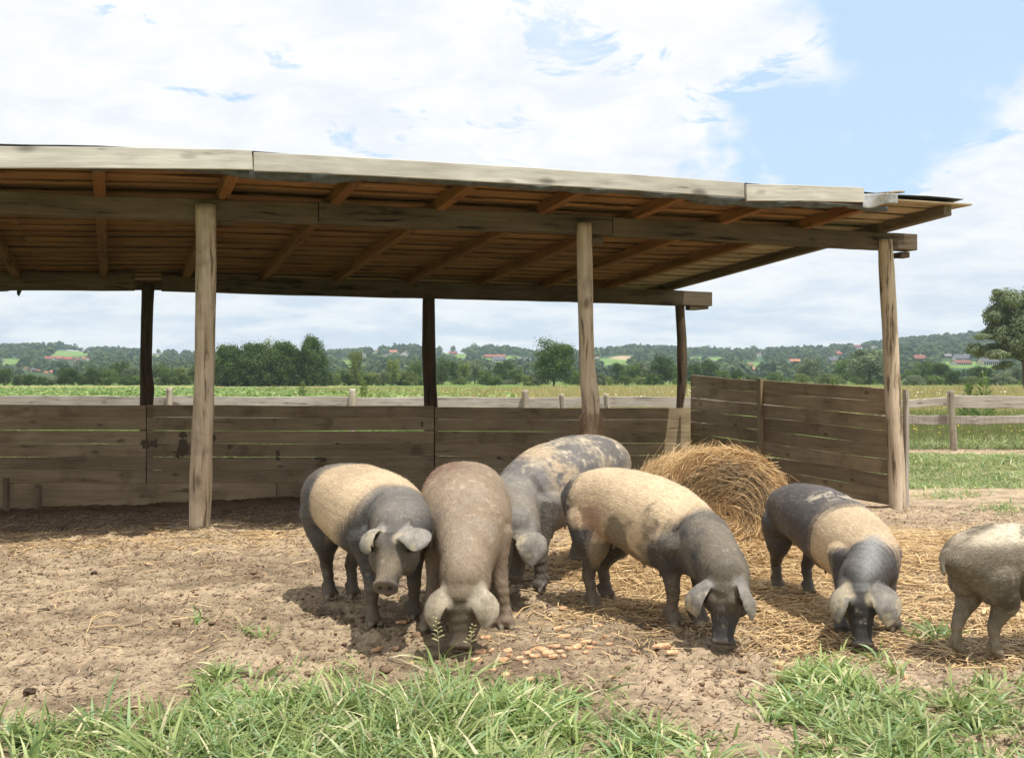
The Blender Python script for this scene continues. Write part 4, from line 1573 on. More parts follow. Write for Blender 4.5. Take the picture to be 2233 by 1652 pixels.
HANG = ((.10, .045, .030), (.235, .040, -.01), (1.0, .55, .0), .085)
SKINS = []
PIGS = [
    dict(seed=1, label='blond-bellied pig with dark rump and slate head facing the viewer, leftmost of the group', H=.93, coat=coat1,
         rr=xy(718, 1303), rl=xy(768, 1302), fr=xy(812, 1362), fl=xy(902, 1347),
         poll=tuple(P(862, 1176, 6.08)), snout=tuple(P(840, 1279, 5.80)), neckup=.02, drop=.6, back=.22, fore=.10, fat=1.16,
         earR=((.11, .035, .045), (.215, .005, .01), (.8, .8, .1), .066, .03), earL=((.10, .040, .055), (.20, .045, .020), (1.0, .25, .3), .088, .02)),
    dict(seed=2, label='mud-brown pig seen head-on, nose down among the bread crusts', H=.95, coat=coat2,
         rr=xy(939, 1318), rl=(-.12, 7.35), fr=(-.50, 6.45), fl=xy(1102, 1368),
         poll=tuple(P(1012, 1282, 5.95)), snout=tuple(P(1006, 1408, 5.84)), neckup=.02, back=.24, fore=.05, fat=1.06,
         earR=((.11, .050, .03), (.235, .050, -.01), (1.0, .5, .0), .062, .03), earL=((.11, .045, .03), (.235, .035, -.01), (1.0, .5, .0), .070, .03), hairlight=1.6, legc=(.16, .13, .085), earc=(.33, .28, .205)),
    dict(seed=3, label='big grey pig with mud-smeared blond belt standing behind the others, head to the left', H=1.06, coat=coat3,
         fl=xy(1178, 1288), fr=(-.02, 7.95), rl=xy(1345, 1238), rr=(.52, 8.75),
         poll=tuple(P(1128, 1160, 7.22)), snout=tuple(P(1115, 1258, 7.12)), neckup=.03, back=.25, fore=.10, fat=.95,
         earL=((.10, .055, .04), (.25, .05, .0), (1.0, .6, .0), .085, .02), earR=((.09, .045, .030), (.22, .040, -.01), (1.0, .55, .0), .08)),
    dict(seed=4, label='blond pig with dark haunch and black head bent to the straw, standing side-on', H=.915, coat=coat4,
         rr=xy(1292, 1330), rl=xy(1320, 1305), fr=xy(1465, 1362), fl=xy(1522, 1360),
         poll=tuple(P(1584, 1268, 6.02)), snout=tuple(P(1575, 1398, 5.93)), neckup=.02, back=.22, fore=.12, fat=1.0,
         earR=((.11, .055, .045), (.22, .035, .01), (.75, .75, .0), .095, .02), earL=((.09, .060, .015), (.21, .07, -.03), (.3, 1.0, .0), .062, .02)),
    dict(seed=5, label='smaller black pig with narrow blond saddle, nose in the grass right of the bale', H=.79, coat=coat5,
         rr=xy(1694, 1285), rl=xy(1762, 1300), fr=(1.93, 6.30), fl=xy(1948, 1375),
         poll=tuple(P(1872, 1276, 6.02)), snout=tuple(P(1880, 1404, 5.90)), neckup=.02, back=.20, fore=.08, fat=1.0, rshift=.0,
         earR=((.10, .050, .03), (.23, .050, -.01), (1.0, .6, .0), .062, .03), earL=((.11, .045, .04), (.24, .035, .01), (1.0, .3, .1), .090, .02), hairlight=1.9, legc=(.10, .085, .062)),
    dict(seed=6, label='dusty grey-brown pig cut off by the frame, dung-caked haunch towards the viewer', H=.715, coat=coat6,
         rl=xy(2085, 1430), rr=xy(2168, 1440), fl=(3.15, 6.15), fr=(3.22, 5.85),
         poll=(3.62, 6.05, .42), snout=(3.80, 6.10, .12), neckup=.03, hock=.01, back=.18, fore=.10, fat=1.0, tail='down',
         earR=HANG, earL=HANG, legc=(.20, .165, .115)),
]
for sp_ in PIGS:
    make_pig(sp_)
# ------------------------------------------------------------------ ground height lookup
KX = YX[0] / (YY[0][0] + 0.6)
YROW = YY[:, 0]


def ground_at(x, y):
    """Height of the built yard sheet."""
    x, y = np.asarray(x, float), np.asarray(y, float)
    i = np.clip(np.searchsorted(YROW, y) - 1, 0, len(YROW) - 2)
    fy = (y - YROW[i]) / (YROW[i + 1] - YROW[i])
    k = x / (y + 0.6)
    j = np.clip(np.searchsorted(KX, k) - 1, 0, len(KX) - 2)
    fx = np.clip((k - KX[j]) / (KX[j + 1] - KX[j]), 0, 1)
    fy = np.clip(fy, 0, 1)
    z = YZ[i, j] * (1 - fx) * (1 - fy) + YZ[i, j + 1] * fx * (1 - fy) + YZ[i + 1, j] * (1 - fx) * fy + YZ[i + 1, j + 1] * fx * fy
    return z


def ribbons(name, base, d0, bendv, ln, wd, nseg, col, mat, side=None, smooth=True, taper=1.0, crease=0.0):
    """Many bent ribbons: position(s) = base + d0*s*len + bendv*(s*len)^2/len ; vectorised."""
    n = len(base)
    s = np.linspace(0, 1, nseg + 1)
    if side is None:
        side = np.cross(d0, rng.normal(0, 1, (n, 3)))
    side = side / (np.linalg.norm(side, axis=1)[:, None] + 1e-9)
    pos = base[:, None, :] + d0[:, None, :] * (s[None, :, None] * ln[:, None, None]) + bendv[:, None, :] * ((s ** 2)[None, :, None] * ln[:, None, None])
    if taper:
        w = wd[:, None] * np.clip(np.interp(s, [0, .25, .6, 1], [.75, 1, .85, .06]) * taper + (1 - taper), 0.05, 1)[None, :]
    else:
        w = np.repeat(wd[:, None], nseg + 1, 1)
    Lv = pos - side[:, None, :] * w[..., None]
    Rv = pos + side[:, None, :] * w[..., None]
    V = np.stack([Lv, Rv], 2).reshape(-1, 3)
    st_ = np.arange(n)[:, None] * (nseg + 1) * 2 + np.arange(nseg)[None, :] * 2
    Fq = np.stack([st_, st_ + 1, st_ + 3, st_ + 2], -1).reshape(-1, 4)
    me = mesh_np(name, V, Fq, smooth)
    cc = np.repeat(col, (nseg + 1) * 2, 0)
    set_col(me, 'col', cc)
    me.materials.append(mat)
    return me


M['straw'] = attr_mat('straw_stalk', rough=0.5, spec=0.35, trans=0.15)
M['blade'] = attr_mat('grass_blade', rough=0.42, spec=0.4, trans=0.38)
M['leafy'] = attr_mat('crop_leaf', rough=0.5, spec=0.3, trans=0.3)


def straw_cols(n, dark=0.0):
    a = v3(.80, .60, .33)
    b_ = v3(.52, .345, .165)
    f_ = rng.random(n)[:, None] ** 1.2
    c = a * (1 - f_) + b_ * f_
    c *= rng.uniform(.75, 1.2, n)[:, None]
    return np.clip(c * (1 - dark), 0, .88)


# ------------------------------------------------------------------ loose straw on the ground
def straw_density(x, y):
    u, v = px_to_uv(x, y, 0)
    n = fbm(x * 1.6, y * 1.6, oct=3, seed=91)
    core = sstep(u, 1130, 1340) * sstep(y, 6.0, 6.9) * (1 - sstep(y, 10.2, 11.0))
    core = np.maximum(core, .9 * sstep(u, 1560, 1700) * sstep(y, 5.5, 5.9) * (1 - sstep(y, 10.0, 12.0)))
    heap = np.exp(-((x - 2.4) ** 2 + (y - 9.1) ** 2) / 1.1 ** 2) * 2.2
    heap += np.exp(-((x - 1.0) ** 2 + (y - 8.6) ** 2) / .8 ** 2) * .8
    edge = .5 * np.exp(-((y - 10.05 - .37 * (x + 3.03) * .6) / .55) ** 2) * (x < 1.0)
    thin = (.014 + .03 * (x > .2)) * (y > 5.6) * (y < 12)
    return core * (0.25 + 1.2 * sstep(n, .35, .62)) + heap + edge * (.4 + n) + thin


NS = 70000
cx = rng.uniform(-6.2, 6.6, NS * 6)
cy = rng.uniform(5.2, 12.5, NS * 6)
de = straw_density(cx, cy)
ok = rng.random(NS * 6) < de / 2.2
cx, cy = cx[ok][:NS], cy[ok][:NS]
n = len(cx)
an = rng.uniform(0, 2 * np.pi, n)
tilt = np.abs(rng.normal(0, .10, n))
d0 = np.stack([np.cos(an) * np.cos(tilt), np.sin(an) * np.cos(tilt), np.sin(tilt)], -1)
ln = rng.gamma(3.0, .032, n) + .03
bd = np.stack([rng.normal(0, .22, n), rng.normal(0, .22, n), -np.abs(rng.normal(0, .10, n))], -1)
gzv = ground_at(cx, cy)
lift = np.abs(rng.normal(0, 1, n)) * .012 * np.clip(straw_density(cx, cy), .3, 2.0) + .004
base = np.stack([cx, cy, gzv + lift], -1)
sd = np.stack([-np.sin(an), np.cos(an), rng.normal(0, .35, n)], -1)
cols = straw_cols(n)
mixb = rng.random(n) < .25
cols[mixb] *= np.array([.62, .58, .55])
me = ribbons('straw', base, d0, bd, ln, rng.uniform(.0016, .0042, n), 2, cols, M['straw'], side=sd, smooth=False, taper=0)
tag(link('straw', me), 'loose golden straw strewn over the trampled earth', 'straw', kind='stuff')

# ------------------------------------------------------------------ round straw bale
bale_c = v3(1.73, 9.62, 0.305)
bax = unit(v3(0.10, -1.0, 0.10))          # axis: the end that faces the viewer
blf = unit(np.cross(v3(0, 0, 1), bax))
bup = np.cross(bax, blf)
BR, BL = 0.56, 0.58


def bale_r(th, s):
    # slumped: wider than tall, falling away to the right
    c, s_ = np.cos(th), np.sin(th)
    r = BR * (1 + .10 * np.abs(c)) - .05 * (s_ > 0) * s_
    r = r * (1 + .10 * (fbm(c * 2.2 + 4, s_ * 2.2, s * 1.3, 3, seed=8) - .5))
    return r


def build_bale():
    nth, ns_ = 96, 34
    th = np.linspace(0, 2 * np.pi, nth, endpoint=False)
    prof = []
    # from rear centre over the rim to the bulging front centre
    for q in np.linspace(0, 1, 8):
        prof.append((-BL, q * .97))
    for q in np.linspace(0, 1, 14)[1:]:
        prof.append((-BL + q * (2 * BL - .06), 1.0 - .05 * max(0, q - .8) / .2))
    for q in np.linspace(0, 1, 14)[1:]:
        prof.append((BL - .06 + .13 * math.sin(q * 1.57), .95 * math.cos(q * 1.57) if q < 1 else 0.002))
    V, r_ = [], []
    for (s_, rr_) in prof:
        R_ = bale_r(th, s_) * rr_
        p = bale_c + np.outer(np.full(nth, s_), bax) + np.outer(np.cos(th) * R_, -blf) + np.outer(np.sin(th) * R_, bup)
        nz = fbm(p[:, 0] * 14, p[:, 1] * 14, p[:, 2] * 14, 3, seed=12) - .5
        rad = np.outer(np.cos(th), -blf) + np.outer(np.sin(th), bup)
        p = p + rad * (nz * .05)[:, None] + bax * (nz * .04)[:, None] * (rr_ < .95)
        V.append(p)
        r_.append(np.full(nth, rr_))
    V = np.vstack(V)
    m_ = len(prof)
    i, j = np.meshgrid(np.arange(m_ - 1), np.arange(nth), indexing='ij')
    j2 = (j + 1) % nth
    Fq = np.stack([i * nth + j, i * nth + j2, (i + 1) * nth + j2, (i + 1) * nth + j], -1).reshape(-1, 4)
    bt = empty('straw_bale', (bale_c[0], bale_c[1], 0))
    tag(bt, 'slumped round straw bale with a dark coiled end, between the pigs and the side wall', 'straw bale')
    o = v3(bale_c[0], bale_c[1], 0)
    me = mesh_np('bale_core', V - o, Fq, True)
    set_col(me, 'col', np.where((np.concatenate(r_) < .9)[:, None], v3(.12, .085, .05), v3(.34, .235, .12)) * (0.6 + .8 * fbm(V[:, 0] * 20, V[:, 1] * 20, V[:, 2] * 20, 3, seed=2))[:, None])
    link('bale_core', me, bt, attr_mat('bale_core', rough=.9, spec=.1, nscale=60, namt=.5, bump=(70, .9, .02)))
    # stalks wound round the barrel and coiled over the end
    n = 19000
    th = rng.uniform(-.35, np.pi + .35, n)
    s_ = rng.uniform(-BL, BL, n)
    R_ = bale_r(th, s_) + rng.normal(.004, .012, n)
    rad = np.cos(th)[:, None] * -blf + np.sin(th)[:, None] * bup
    tan_ = -np.sin(th)[:, None] * -blf + np.cos(th)[:, None] * bup
    b0 = bale_c + s_[:, None] * bax + rad * R_[:, None]
    d0 = tan_ * rng.choice([-1, 1], n)[:, None] + bax * rng.normal(0, .42, n)[:, None] + rad * np.abs(rng.normal(.03, .07, n))[:, None]
    d0 /= np.linalg.norm(d0, axis=1)[:, None]
    ln = rng.gamma(3, .035, n) + .03
    bd = -rad * (ln / (2 * BR))[:, None] + rng.normal(0, .16, (n, 3))
    c = straw_cols(n)
    sdv = np.cross(d0, rad)
    me = ribbons('straw_wrap', b0 - o, d0, bd, ln, rng.uniform(.0013, .0032, n), 3, c, M['straw'], side=sdv + rng.normal(0, .4, (n, 3)), smooth=False, taper=0)
    ob = link('straw_wrap', me, bt)
    ob['kind'] = 'stuff'
    n = 15000
    th = rng.uniform(0, 2 * np.pi, n)
    q = np.sqrt(rng.random(n))
    rr_ = q * .97
    R_ = bale_r(th, BL) * rr_
    rad = np.cos(th)[:, None] * -blf + np.sin(th)[:, None] * bup
    tan_ = -np.sin(th)[:, None] * -blf + np.cos(th)[:, None] * bup
    bul = BL - .06 + .13 * np.sqrt(np.clip(1 - (rr_ / 1.0) ** 2, 0, 1))
    b0 = bale_c + (bul + rng.uniform(-.005, .03, n))[:, None] * bax + rad * R_[:, None]
    d0 = tan_ + rad * (rng.normal(0, .55, n) * np.where((q < .75) & (np.sin(th) > 0), .35, 1))[:, None] + bax * rng.normal(.08, .16, n)[:, None] - v3(0, 0, 1) * (.5 * (rng.random(n) < .3))[:, None]
    d0 /= np.linalg.norm(d0, axis=1)[:, None]
    ln = rng.gamma(3, .030, n) + .025
    bd = -rad * (ln / (2 * np.maximum(R_, .12)))[:, None] + rng.normal(0, .08, (n, 3))
    c = straw_cols(n)
    # older, brown layers of the coil; fresher straw spilling from the lower right
    ang = (th) % (2 * np.pi)
    old = sstep(-q, -.90, -.74) * sstep(np.sin(th), -.10, .35) * (0.45 + .55 * np.sin(q * 30) ** 2)
    old = np.where(q < .22, .25, old) * (rng.random(n) < .88)
    c = c * v3(.92, .86, .80) * (1 - .86 * old[:, None]) + old[:, None] * v3(.025, .021, .018)
    me = ribbons('bale_end', b0 - o, d0, bd, ln, rng.uniform(.0013, .0030, n), 3, c, M['straw'], side=np.cross(d0, bax + 0 * d0) + rng.normal(0, .4, (n, 3)), smooth=False, taper=0)
    ob = link('bale_end', me, bt)
    ob['label'] = 'coiled brown end of the bale'
    ob['kind'] = 'stuff'


build_bale()
# straw spilled beside the bale: lies on the mound, denser and steeper
n = 5000
px_, py_ = rng.normal(2.35, .36, n), rng.normal(9.2, .42, n)
gzz = ground_at(px_, py_)
hgt = .16 * np.exp(-((px_ - 2.30) ** 2 / .34 ** 2 + (py_ - 9.5) ** 2 / .4 ** 2))
base = np.stack([px_, py_, gzz + rng.random(n) * .05 + hgt * rng.random(n) ** .4], -1)
an = rng.uniform(0, 2 * np.pi, n)
tl = rng.normal(-.15, .35, n)
d0 = np.stack([np.cos(an) * np.cos(tl), np.sin(an) * np.cos(tl), np.sin(tl)], -1)
me = ribbons('straw_heap', base, d0, rng.normal(0, .16, (n, 3)) - v3(0, 0, .1), rng.gamma(3, .035, n) + .03, rng.uniform(.0014, .003, n), 3, straw_cols(n), M['straw'], smooth=False, taper=0)
tag(link('straw_heap', me), 'heap of loose straw spilled from the right side of the bale', 'straw', kind='stuff')

# ------------------------------------------------------------------ clods of dirt
def clods(nc):
    x = rng.uniform(-6.0, 6.0, nc * 4)
    y = 4.6 + 8.5 * rng.random(nc * 4) ** 1.3
    pit = fbm(x * 2.6 + 5, y * 2.6, oct=3, seed=21)
    dd_ = (x - A0.x) * IN.x + (y - A0.y) * IN.y
    keep = (np.abs(x / y) < .56) & (rng.random(nc * 4) < (.15 + .85 * sstep(pit, .42, .62)) * np.where(x > 3, .4, 1))
    x, y = x[keep][:nc], y[keep][:nc]
    n = len(x)
    r = rng.gamma(1.8, .0030, n) + .003
    ico = np.array([(0, 0, -1), (.72, -.53, -.45), (-.28, -.85, -.45), (-.89, 0, -.45), (-.28, .85, -.45), (.72, .53, -.45), (.28, -.85, .45), (-.72, -.53, .45), (-.72, .53, .45), (.28, .85, .45), (.89, 0, .45), (0, 0, 1)])
    fi = np.array([(0, 1, 2), (1, 0, 5), (0, 2, 3), (0, 3, 4), (0, 4, 5), (1, 5, 10), (2, 1, 6), (3, 2, 7), (4, 3, 8), (5, 4, 9), (1, 10, 6), (2, 6, 7), (3, 7, 8), (4, 8, 9), (5, 9, 10), (6, 10, 11), (7, 6, 11), (8, 7, 11), (9, 8, 11), (10, 9, 11)])[:, ::1]
    V = ico[None] * r[:, None, None] * rng.uniform(.55, 1.3, (n, 12, 1)) * rng.uniform(.7, 1.4, (n, 1, 3)) * v3(1.2, 1.2, .6)
    V = V + np.stack([x, y, ground_at(x, y) + r * .25], -1)[:, None]
    Fq = (fi[None] + (np.arange(n) * 12)[:, None, None]).reshape(-1, 3)
    me = mesh_np('dirt_clods', V.reshape(-1, 3), Fq)
    lo, hi_ = v3(.16, .105, .070), v3(.36, .25, .16)
    f_ = rng.random(n)[:, None] ** 1.3
    c = lo * (1 - f_) + hi_ * f_
    set_col(me, 'col', np.repeat(c, 12, 0))
    tag(link('dirt_clods', me, None, attr_mat('clod', rough=.95, spec=.05)), 'crumbled clods of dry earth and dung on the yard', 'dirt', kind='stuff')


clods(7000)

# crumbs and fibres of dung and old litter trodden into the floor
nq = 62000
x = rng.uniform(-6.5, 6.5, nq * 3)
y = 4.4 + 9.5 * rng.random(nq * 3) ** 1.25
k = np.abs(x / y) < .56
x, y = x[k][:nq], y[k][:nq]
n = len(x)
an = rng.normal(0.15, .9, n)
d0 = np.stack([np.cos(an), np.sin(an), rng.normal(.1, .25, n)], -1)
f_ = rng.random(n)[:, None]
dark = rng.random(n) < .5
c = np.where(dark[:, None], v3(.085, .055, .036) * (.7 + .7 * f_), v3(.40, .29, .19) * (.7 + .6 * f_))
ddn = (x - A0.x) * IN.x + (y - A0.y) * IN.y
base = np.stack([x, y, ground_at(x, y) + .004], -1)
me = ribbons('litter', base, d0, rng.normal(0, .3, (n, 3)), rng.gamma(2.5, .009, n) + .006, rng.uniform(.0018, .0055, n), 2, c, M['straw'], side=np.stack([-np.sin(an), np.cos(an), rng.normal(0, .7, n)], -1), smooth=False, taper=1)
tag(link('litter', me), 'fine crumbs and fibres trodden into the yard floor', 'litter', kind='stuff')

# ------------------------------------------------------------------ grass
def grass_cols(n, x, y):
    a, b_, c_ = v3(.13, .215, .045), v3(.47, .54, .22), v3(.74, .68, .42)
    f_ = rng.random(n)[:, None]
    pat = fbm(x * 1.7, y * 1.7, oct=3, seed=63)[:, None]
    c = a * (1 - f_) + b_ * f_
    c = c * (.75 + .5 * pat)
    blue = (rng.random(n) < .25)
    c[blue] = c[blue] * v3(.85, 1.0, 1.25)
    dry = rng.random(n) < .11
    c[dry] = c_ * rng.uniform(.6, 1.1, (dry.sum(), 1))
    return np.clip(c, 0, .8)


GB_U = [-400, 0, 150, 300, 400, 440, 520, 600, 660, 740, 860, 930, 1000, 1080, 1150, 1230, 1300, 1350, 1450, 1560, 1640, 1680, 1740, 1860, 1950, 2010, 2060, 2140, 2232, 2700]
GB_V = [1585, 1595, 1580, 1592, 1540, 1478, 1520, 1505, 1480, 1460, 1490, 1465, 1470, 1490, 1500, 1485, 1480, 1510, 1550, 1590, 1560, 1500, 1440, 1430, 1470, 1520, 1500, 1470, 1480, 1480]


def grass_density(x, y):
    u, v = px_to_uv(x, y, 0)
    n = fbm(x * 2.1 + 3, y * 2.1, oct=3, seed=53)
    m_ = fbm(x * 6, y * 6, oct=2, seed=57)
    vb = np.interp(u, GB_U, GB_V)
    d_ = np.maximum(sstep(v, vb - 10, vb + 44), .16 * sstep(v, vb - 50, vb - 5) * sstep(m_, .5, .65))
    bare = np.exp(-(((u - 1660) / 95) ** 2 + ((v - 1650) / 75) ** 2)) + .9 * np.exp(-(((u - 1590) / 70) ** 2 + ((v - 1570) / 25) ** 2)) \
        + .6 * np.exp(-(((u - 500) / 60) ** 2 + ((v - 1560) / 22) ** 2)) + .5 * np.exp(-(((u - 1040) / 60) ** 2 + ((v - 1625) / 25) ** 2))
    d_ = d_ * np.clip(1 - 1.25 * bare, 0, 1) * (.06 + .94 * sstep(n * .55 + m_ * .45, .43, .58))
    # lone tufts on the bare earth
    for (uu, vv, r_, a_) in ((436, 1358, 12, .5), (552, 1388, 20, .4), (2030, 1385, 26, .9), (2075, 1380, 20, .5), (480, 1478, 30, 1.0), (1385, 1330, 14, .3)):
        d_ = np.maximum(d_, a_ * np.exp(-(((u - uu) / r_) ** 2 + ((v - vv) / (r_ * .45)) ** 2)))
    return d_


def blades(name, n, xr, yr, dens, lenf, wid, label, seg=4, droop=.55):
    x = rng.uniform(xr[0], xr[1], n * 4)
    y = rng.uniform(yr[0], yr[1], n * 4)
    k = rng.random(n * 4) < dens(x, y)
    x, y = x[k][:n], y[k][:n]
    m_ = len(x)
    # tufts: pull blades towards clump centres, fan them outwards
    cell = .17
    gx, gy = np.floor(x / cell), np.floor(y / cell)
    hx = vnoise(gx * 7.13 + .5, gy * 3.77 + .5, 0, 5)
    hy = vnoise(gx * 5.31 + .5, gy * 9.17 + .5, 2, 6)
    ccx, ccy = (gx + .2 + .6 * hx) * cell, (gy + .2 + .6 * hy) * cell
    ox, oy = x - ccx, y - ccy
    x2, y2 = ccx + ox * .55, ccy + oy * .55
    out_ = np.stack([ox, oy, np.zeros(m_)], -1) / cell * 1.1
    lean = rng.normal(0, .30, (m_, 3)) * [1, 1, 0]
    d0 = np.stack([np.zeros(m_), np.zeros(m_), np.ones(m_)], -1) * rng.uniform(.55, 1.0, m_)[:, None] + out_ + lean
    d0 /= np.linalg.norm(d0, axis=1)[:, None]
    ln = lenf(x2, y2) * rng.uniform(.45, 1.25, m_)
    hd_ = d0 * [1, 1, 0]
    hn = hd_ / (np.linalg.norm(hd_, axis=1)[:, None] + 1e-6)
    bd = hn * (rng.uniform(.2, .8, m_)[:, None] * droop * 1.3) + v3(0, 0, -1) * (rng.uniform(.25, 1.1, m_)[:, None] * droop)
    side = np.cross(hn, v3(0, 0, 1)) + rng.normal(0, .45, (m_, 3))
    base = np.stack([x2, y2, ground_at(x2, y2) - .01], -1)
    c = grass_cols(m_, x2, y2)
    me = ribbons(name, base, d0, bd, ln, wid * rng.uniform(.6, 1.35, m_), seg, c, M['blade'], side=side)
    tag(link(name, me), label, 'grass', kind='stuff')


def len_near(x, y):
    u, v = px_to_uv(x, y, 0)
    t_ = .145 + .10 * sstep(v, 1480, 1640) * (1 - sstep(u, 1050, 1300)) + .07 * sstep(fbm(x * 2.4, y * 2.4, oct=2, seed=71), .5, .7)
    return t_ * (.75 + .5 * fbm(x * 5, y * 5, oct=2, seed=72))


blades('grass', 27000, (-3.6, 3.6), (3.6, 7.0), grass_density, len_near, .0068, 'rough foreground grass with broad pale blades')
# fine low growth between the tufts
blades('low_weeds', 26000, (-3.6, 3.6), (3.6, 6.4), lambda x, y: grass_density(x, y) * (.4 + .6 * sstep(fbm(x * 1.5, y * 1.5, oct=2, seed=81), .4, .6)),
       lambda x, y: .055 + 0 * x, .0034, 'fine low weeds between the grass tufts', seg=2, droop=.8)


def dens_far(x, y):
    n = fbm(x * .7, y * .9, oct=3, seed=101)
    u, v = px_to_uv(x, y, 0)
    a = sstep(y, 16.2, 17.2) * (1 - sstep(y, 21.0, 21.6)) * (.5 + .5 * sstep(n, .28, .5))
    b_ = sstep(y, 22.8, 23.4) * 1.0
    lone = np.exp(-(((u - 2060) / 60) ** 2 + ((v - 1055) / 6) ** 2)) + .9 * np.exp(-(((u - 2190) / 50) ** 2 + ((v - 1085) / 9) ** 2)) + .5 * np.exp(-(((u - 2085) / 30) ** 2 + ((v - 1105) / 5) ** 2))
    return np.clip(np.maximum(np.maximum(a, b_), lone) * (x > 5.4 + .0 * y) , 0, 1)


blades('yard_grass', 30000, (5.4, 15.5), (11.6, 25.5), dens_far, lambda x, y: .15 + .14 * sstep(y, 22.5, 23), .0085, 'patchy green grass beyond the shelter near the rail fence', seg=2)
# a strip of grass behind the back wall, glimpsed through the plank gaps
blades('verge_grass', 9000, (-9.5, 5.0), (18.8, 25.5), lambda x, y: .8 + 0 * x, lambda x, y: .30 + 0 * x, .012, 'tall green grass along the fence behind the back wall', seg=2)

# fibres chewed loose at the foot of the middle front post
pc = on_line(1288, 948, -0.02)
n = 900
an = rng.uniform(0, 2 * np.pi, n)
zz = rng.uniform(.42, .80, n) ** 1.0
rr_ = .095
base = np.stack([pc.x + np.cos(an) * rr_, pc.y + np.sin(an) * rr_, zz + .35], -1) - v3(0, 0, .0)
d0 = np.stack([np.cos(an) * .6, np.sin(an) * .6, -np.ones(n) * .9], -1) + rng.normal(0, .25, (n, 3))
me = ribbons('frayed_fibres', base - np.array(shelter.location), d0, rng.normal(0, .3, (n, 3)), rng.uniform(.05, .13, n), np.full(n, .0018), 2, np.tile(v3(.34, .22, .13), (n, 1)) * rng.uniform(.5, 1.3, (n, 1)), M['straw'], smooth=False)
fo = link('frayed_fibres', me, shelter)
fo['kind'] = 'stuff'
fo['label'] = 'frayed wood fibres round the gnawed middle front post'
# ------------------------------------------------------------------ bread crusts thrown to the pigs
m, b_, o_ = new_mat('dry_bread')
tcx = b_.n('TexCoord').outputs['Object']
oi = b_.n('ObjectInfo')
nn = b_.noise(b_.vmath('ADD', tcx, oi.outputs['Location']), 45, 5, 0.65)
c_ = b_.ramp(nn, [(0.34, (.36, .19, .10)), (0.50, (.64, .38, .21)), (0.68, (.80, .60, .41))])
vv = b_.math('ADD', .8, b_.math('MULTIPLY', oi.outputs['Random'], .35))
kk_ = b_.n('CombineXYZ', i_0=vv, i_1=vv, i_2=vv)
principled(b_, o_, b_.mix(1.0, c_, kk_.outputs[0], 'MULTIPLY'), .9, .1, nn, .7, .004)
M['bread'] = m
m, b_, o_ = new_mat('bread_dark_brown')
principled(b_, o_, (.16, .085, .05), .8, .2)  # darker brown than the other crusts, used for one piece
M['bread_dark'] = m

BREAD = [  # u, v, width px, slenderness, yaw, label
    (875.7, 1357, 27, .42, .2, 'thin orange crust lying just in front of the slate-headed pig'),
    (919, 1357, 16, .4, .1, 'small crust flake beside the slate-headed pig\'s left fore hoof'),
    (821, 1401, 33, .42, .3, 'long orange crust apart from the others, furthest left'),
    (862, 1403, 15, .9, .6, 'small upright crust chip right of the leftmost long crust'),
    (898, 1429, 11, .7, .4, 'tiny crust crumb in the grass left of the mud-brown pig\'s snout'),
    (933, 1421, 28, .45, -.2, 'shaded brown crust by the mud-brown pig\'s snout'),
    (1058, 1386, 27, .55, .1, 'thick crust under the mud-brown pig\'s left ear'),
    (1047, 1424, 28, .95, -.1, 'square orange slab of bread, the biggest by the feeding snout'),
    (1038, 1439, 24, .40, .2, 'flat crust just below the square bread slab'),
    (1227, 1327, 22, .7, .3, 'lone orange crust between the middle pigs, highest on the bare earth'),
    (1215.5, 1370.6, 20, .8, -.4, 'square-cut crust lying alone above the long strip crust'),
    (1230, 1388, 31, .35, .1, 'long strip crust alone above the scattered heap'),
    (1303, 1362, 27, .30, .5, 'narrow crust near the straw, left of the black-headed pig'),
    (1327, 1404, 20, .9, -.5, 'upright rectangular crust right of the scattered heap'),
    (1442, 1410, 50, .30, .02, 'largest flat bread slab, lying alone left of the black snout'),
    (1464, 1423, 33, .28, .03, 'long crust touching the largest flat slab'),
    (1155, 1477, 24, .45, .1, 'pale crust on the grass edge below the heap'),
    (1101, 1466, 22, .5, .6, 'crust chunk sunk in the grass below the square slab'),
    (1334, 1466, 20, .5, -.3, 'crust half hidden in the grass tip right of the heap'),
    (1700, 1440, 28, .35, .1, 'pale crust in the grass left of the black pig\'s snout'),
    (1700, 1467, 15, 1.6, .3, 'pale crust standing on edge in the grass tuft'),
    (1972, 1471, 18, .6, .2, 'pale crust in the straw left of the cropped pig'),
]
SH = 'small orange crust in the loose heap of crusts right of the mud-brown pig'
for q in ((985, 460, 55), (1075, 452, 80), (1060, 490, 70), (1055, 512, 50), (1160, 488, 50), (1205, 455, 70), (1245, 470, 70), (1270, 430, 60), (1295, 447, 60), (1330, 460, 84),
          (1365, 425, 80), (1358, 480, 62), (1400, 458, 45), (1450, 442, 52), (1495, 430, 72), (1575, 435, 40), (1555, 403, 82), (1600, 405, 30), (1195, 512, 45), (1000, 548, 40), (1550, 460, 38),
          (1665, 365, 25), (1250, 360, 22), (1840, 458, 28), (1100, 475, 40), (1310, 475, 40), (1235, 440, 40), (1420, 480, 36)):
    BREAD.append((708.4 + .3661 * q[0], 1253.4 + .3661 * q[1], q[2] * .3661, random.uniform(.3, .75), random.uniform(-.6, .6), SH))
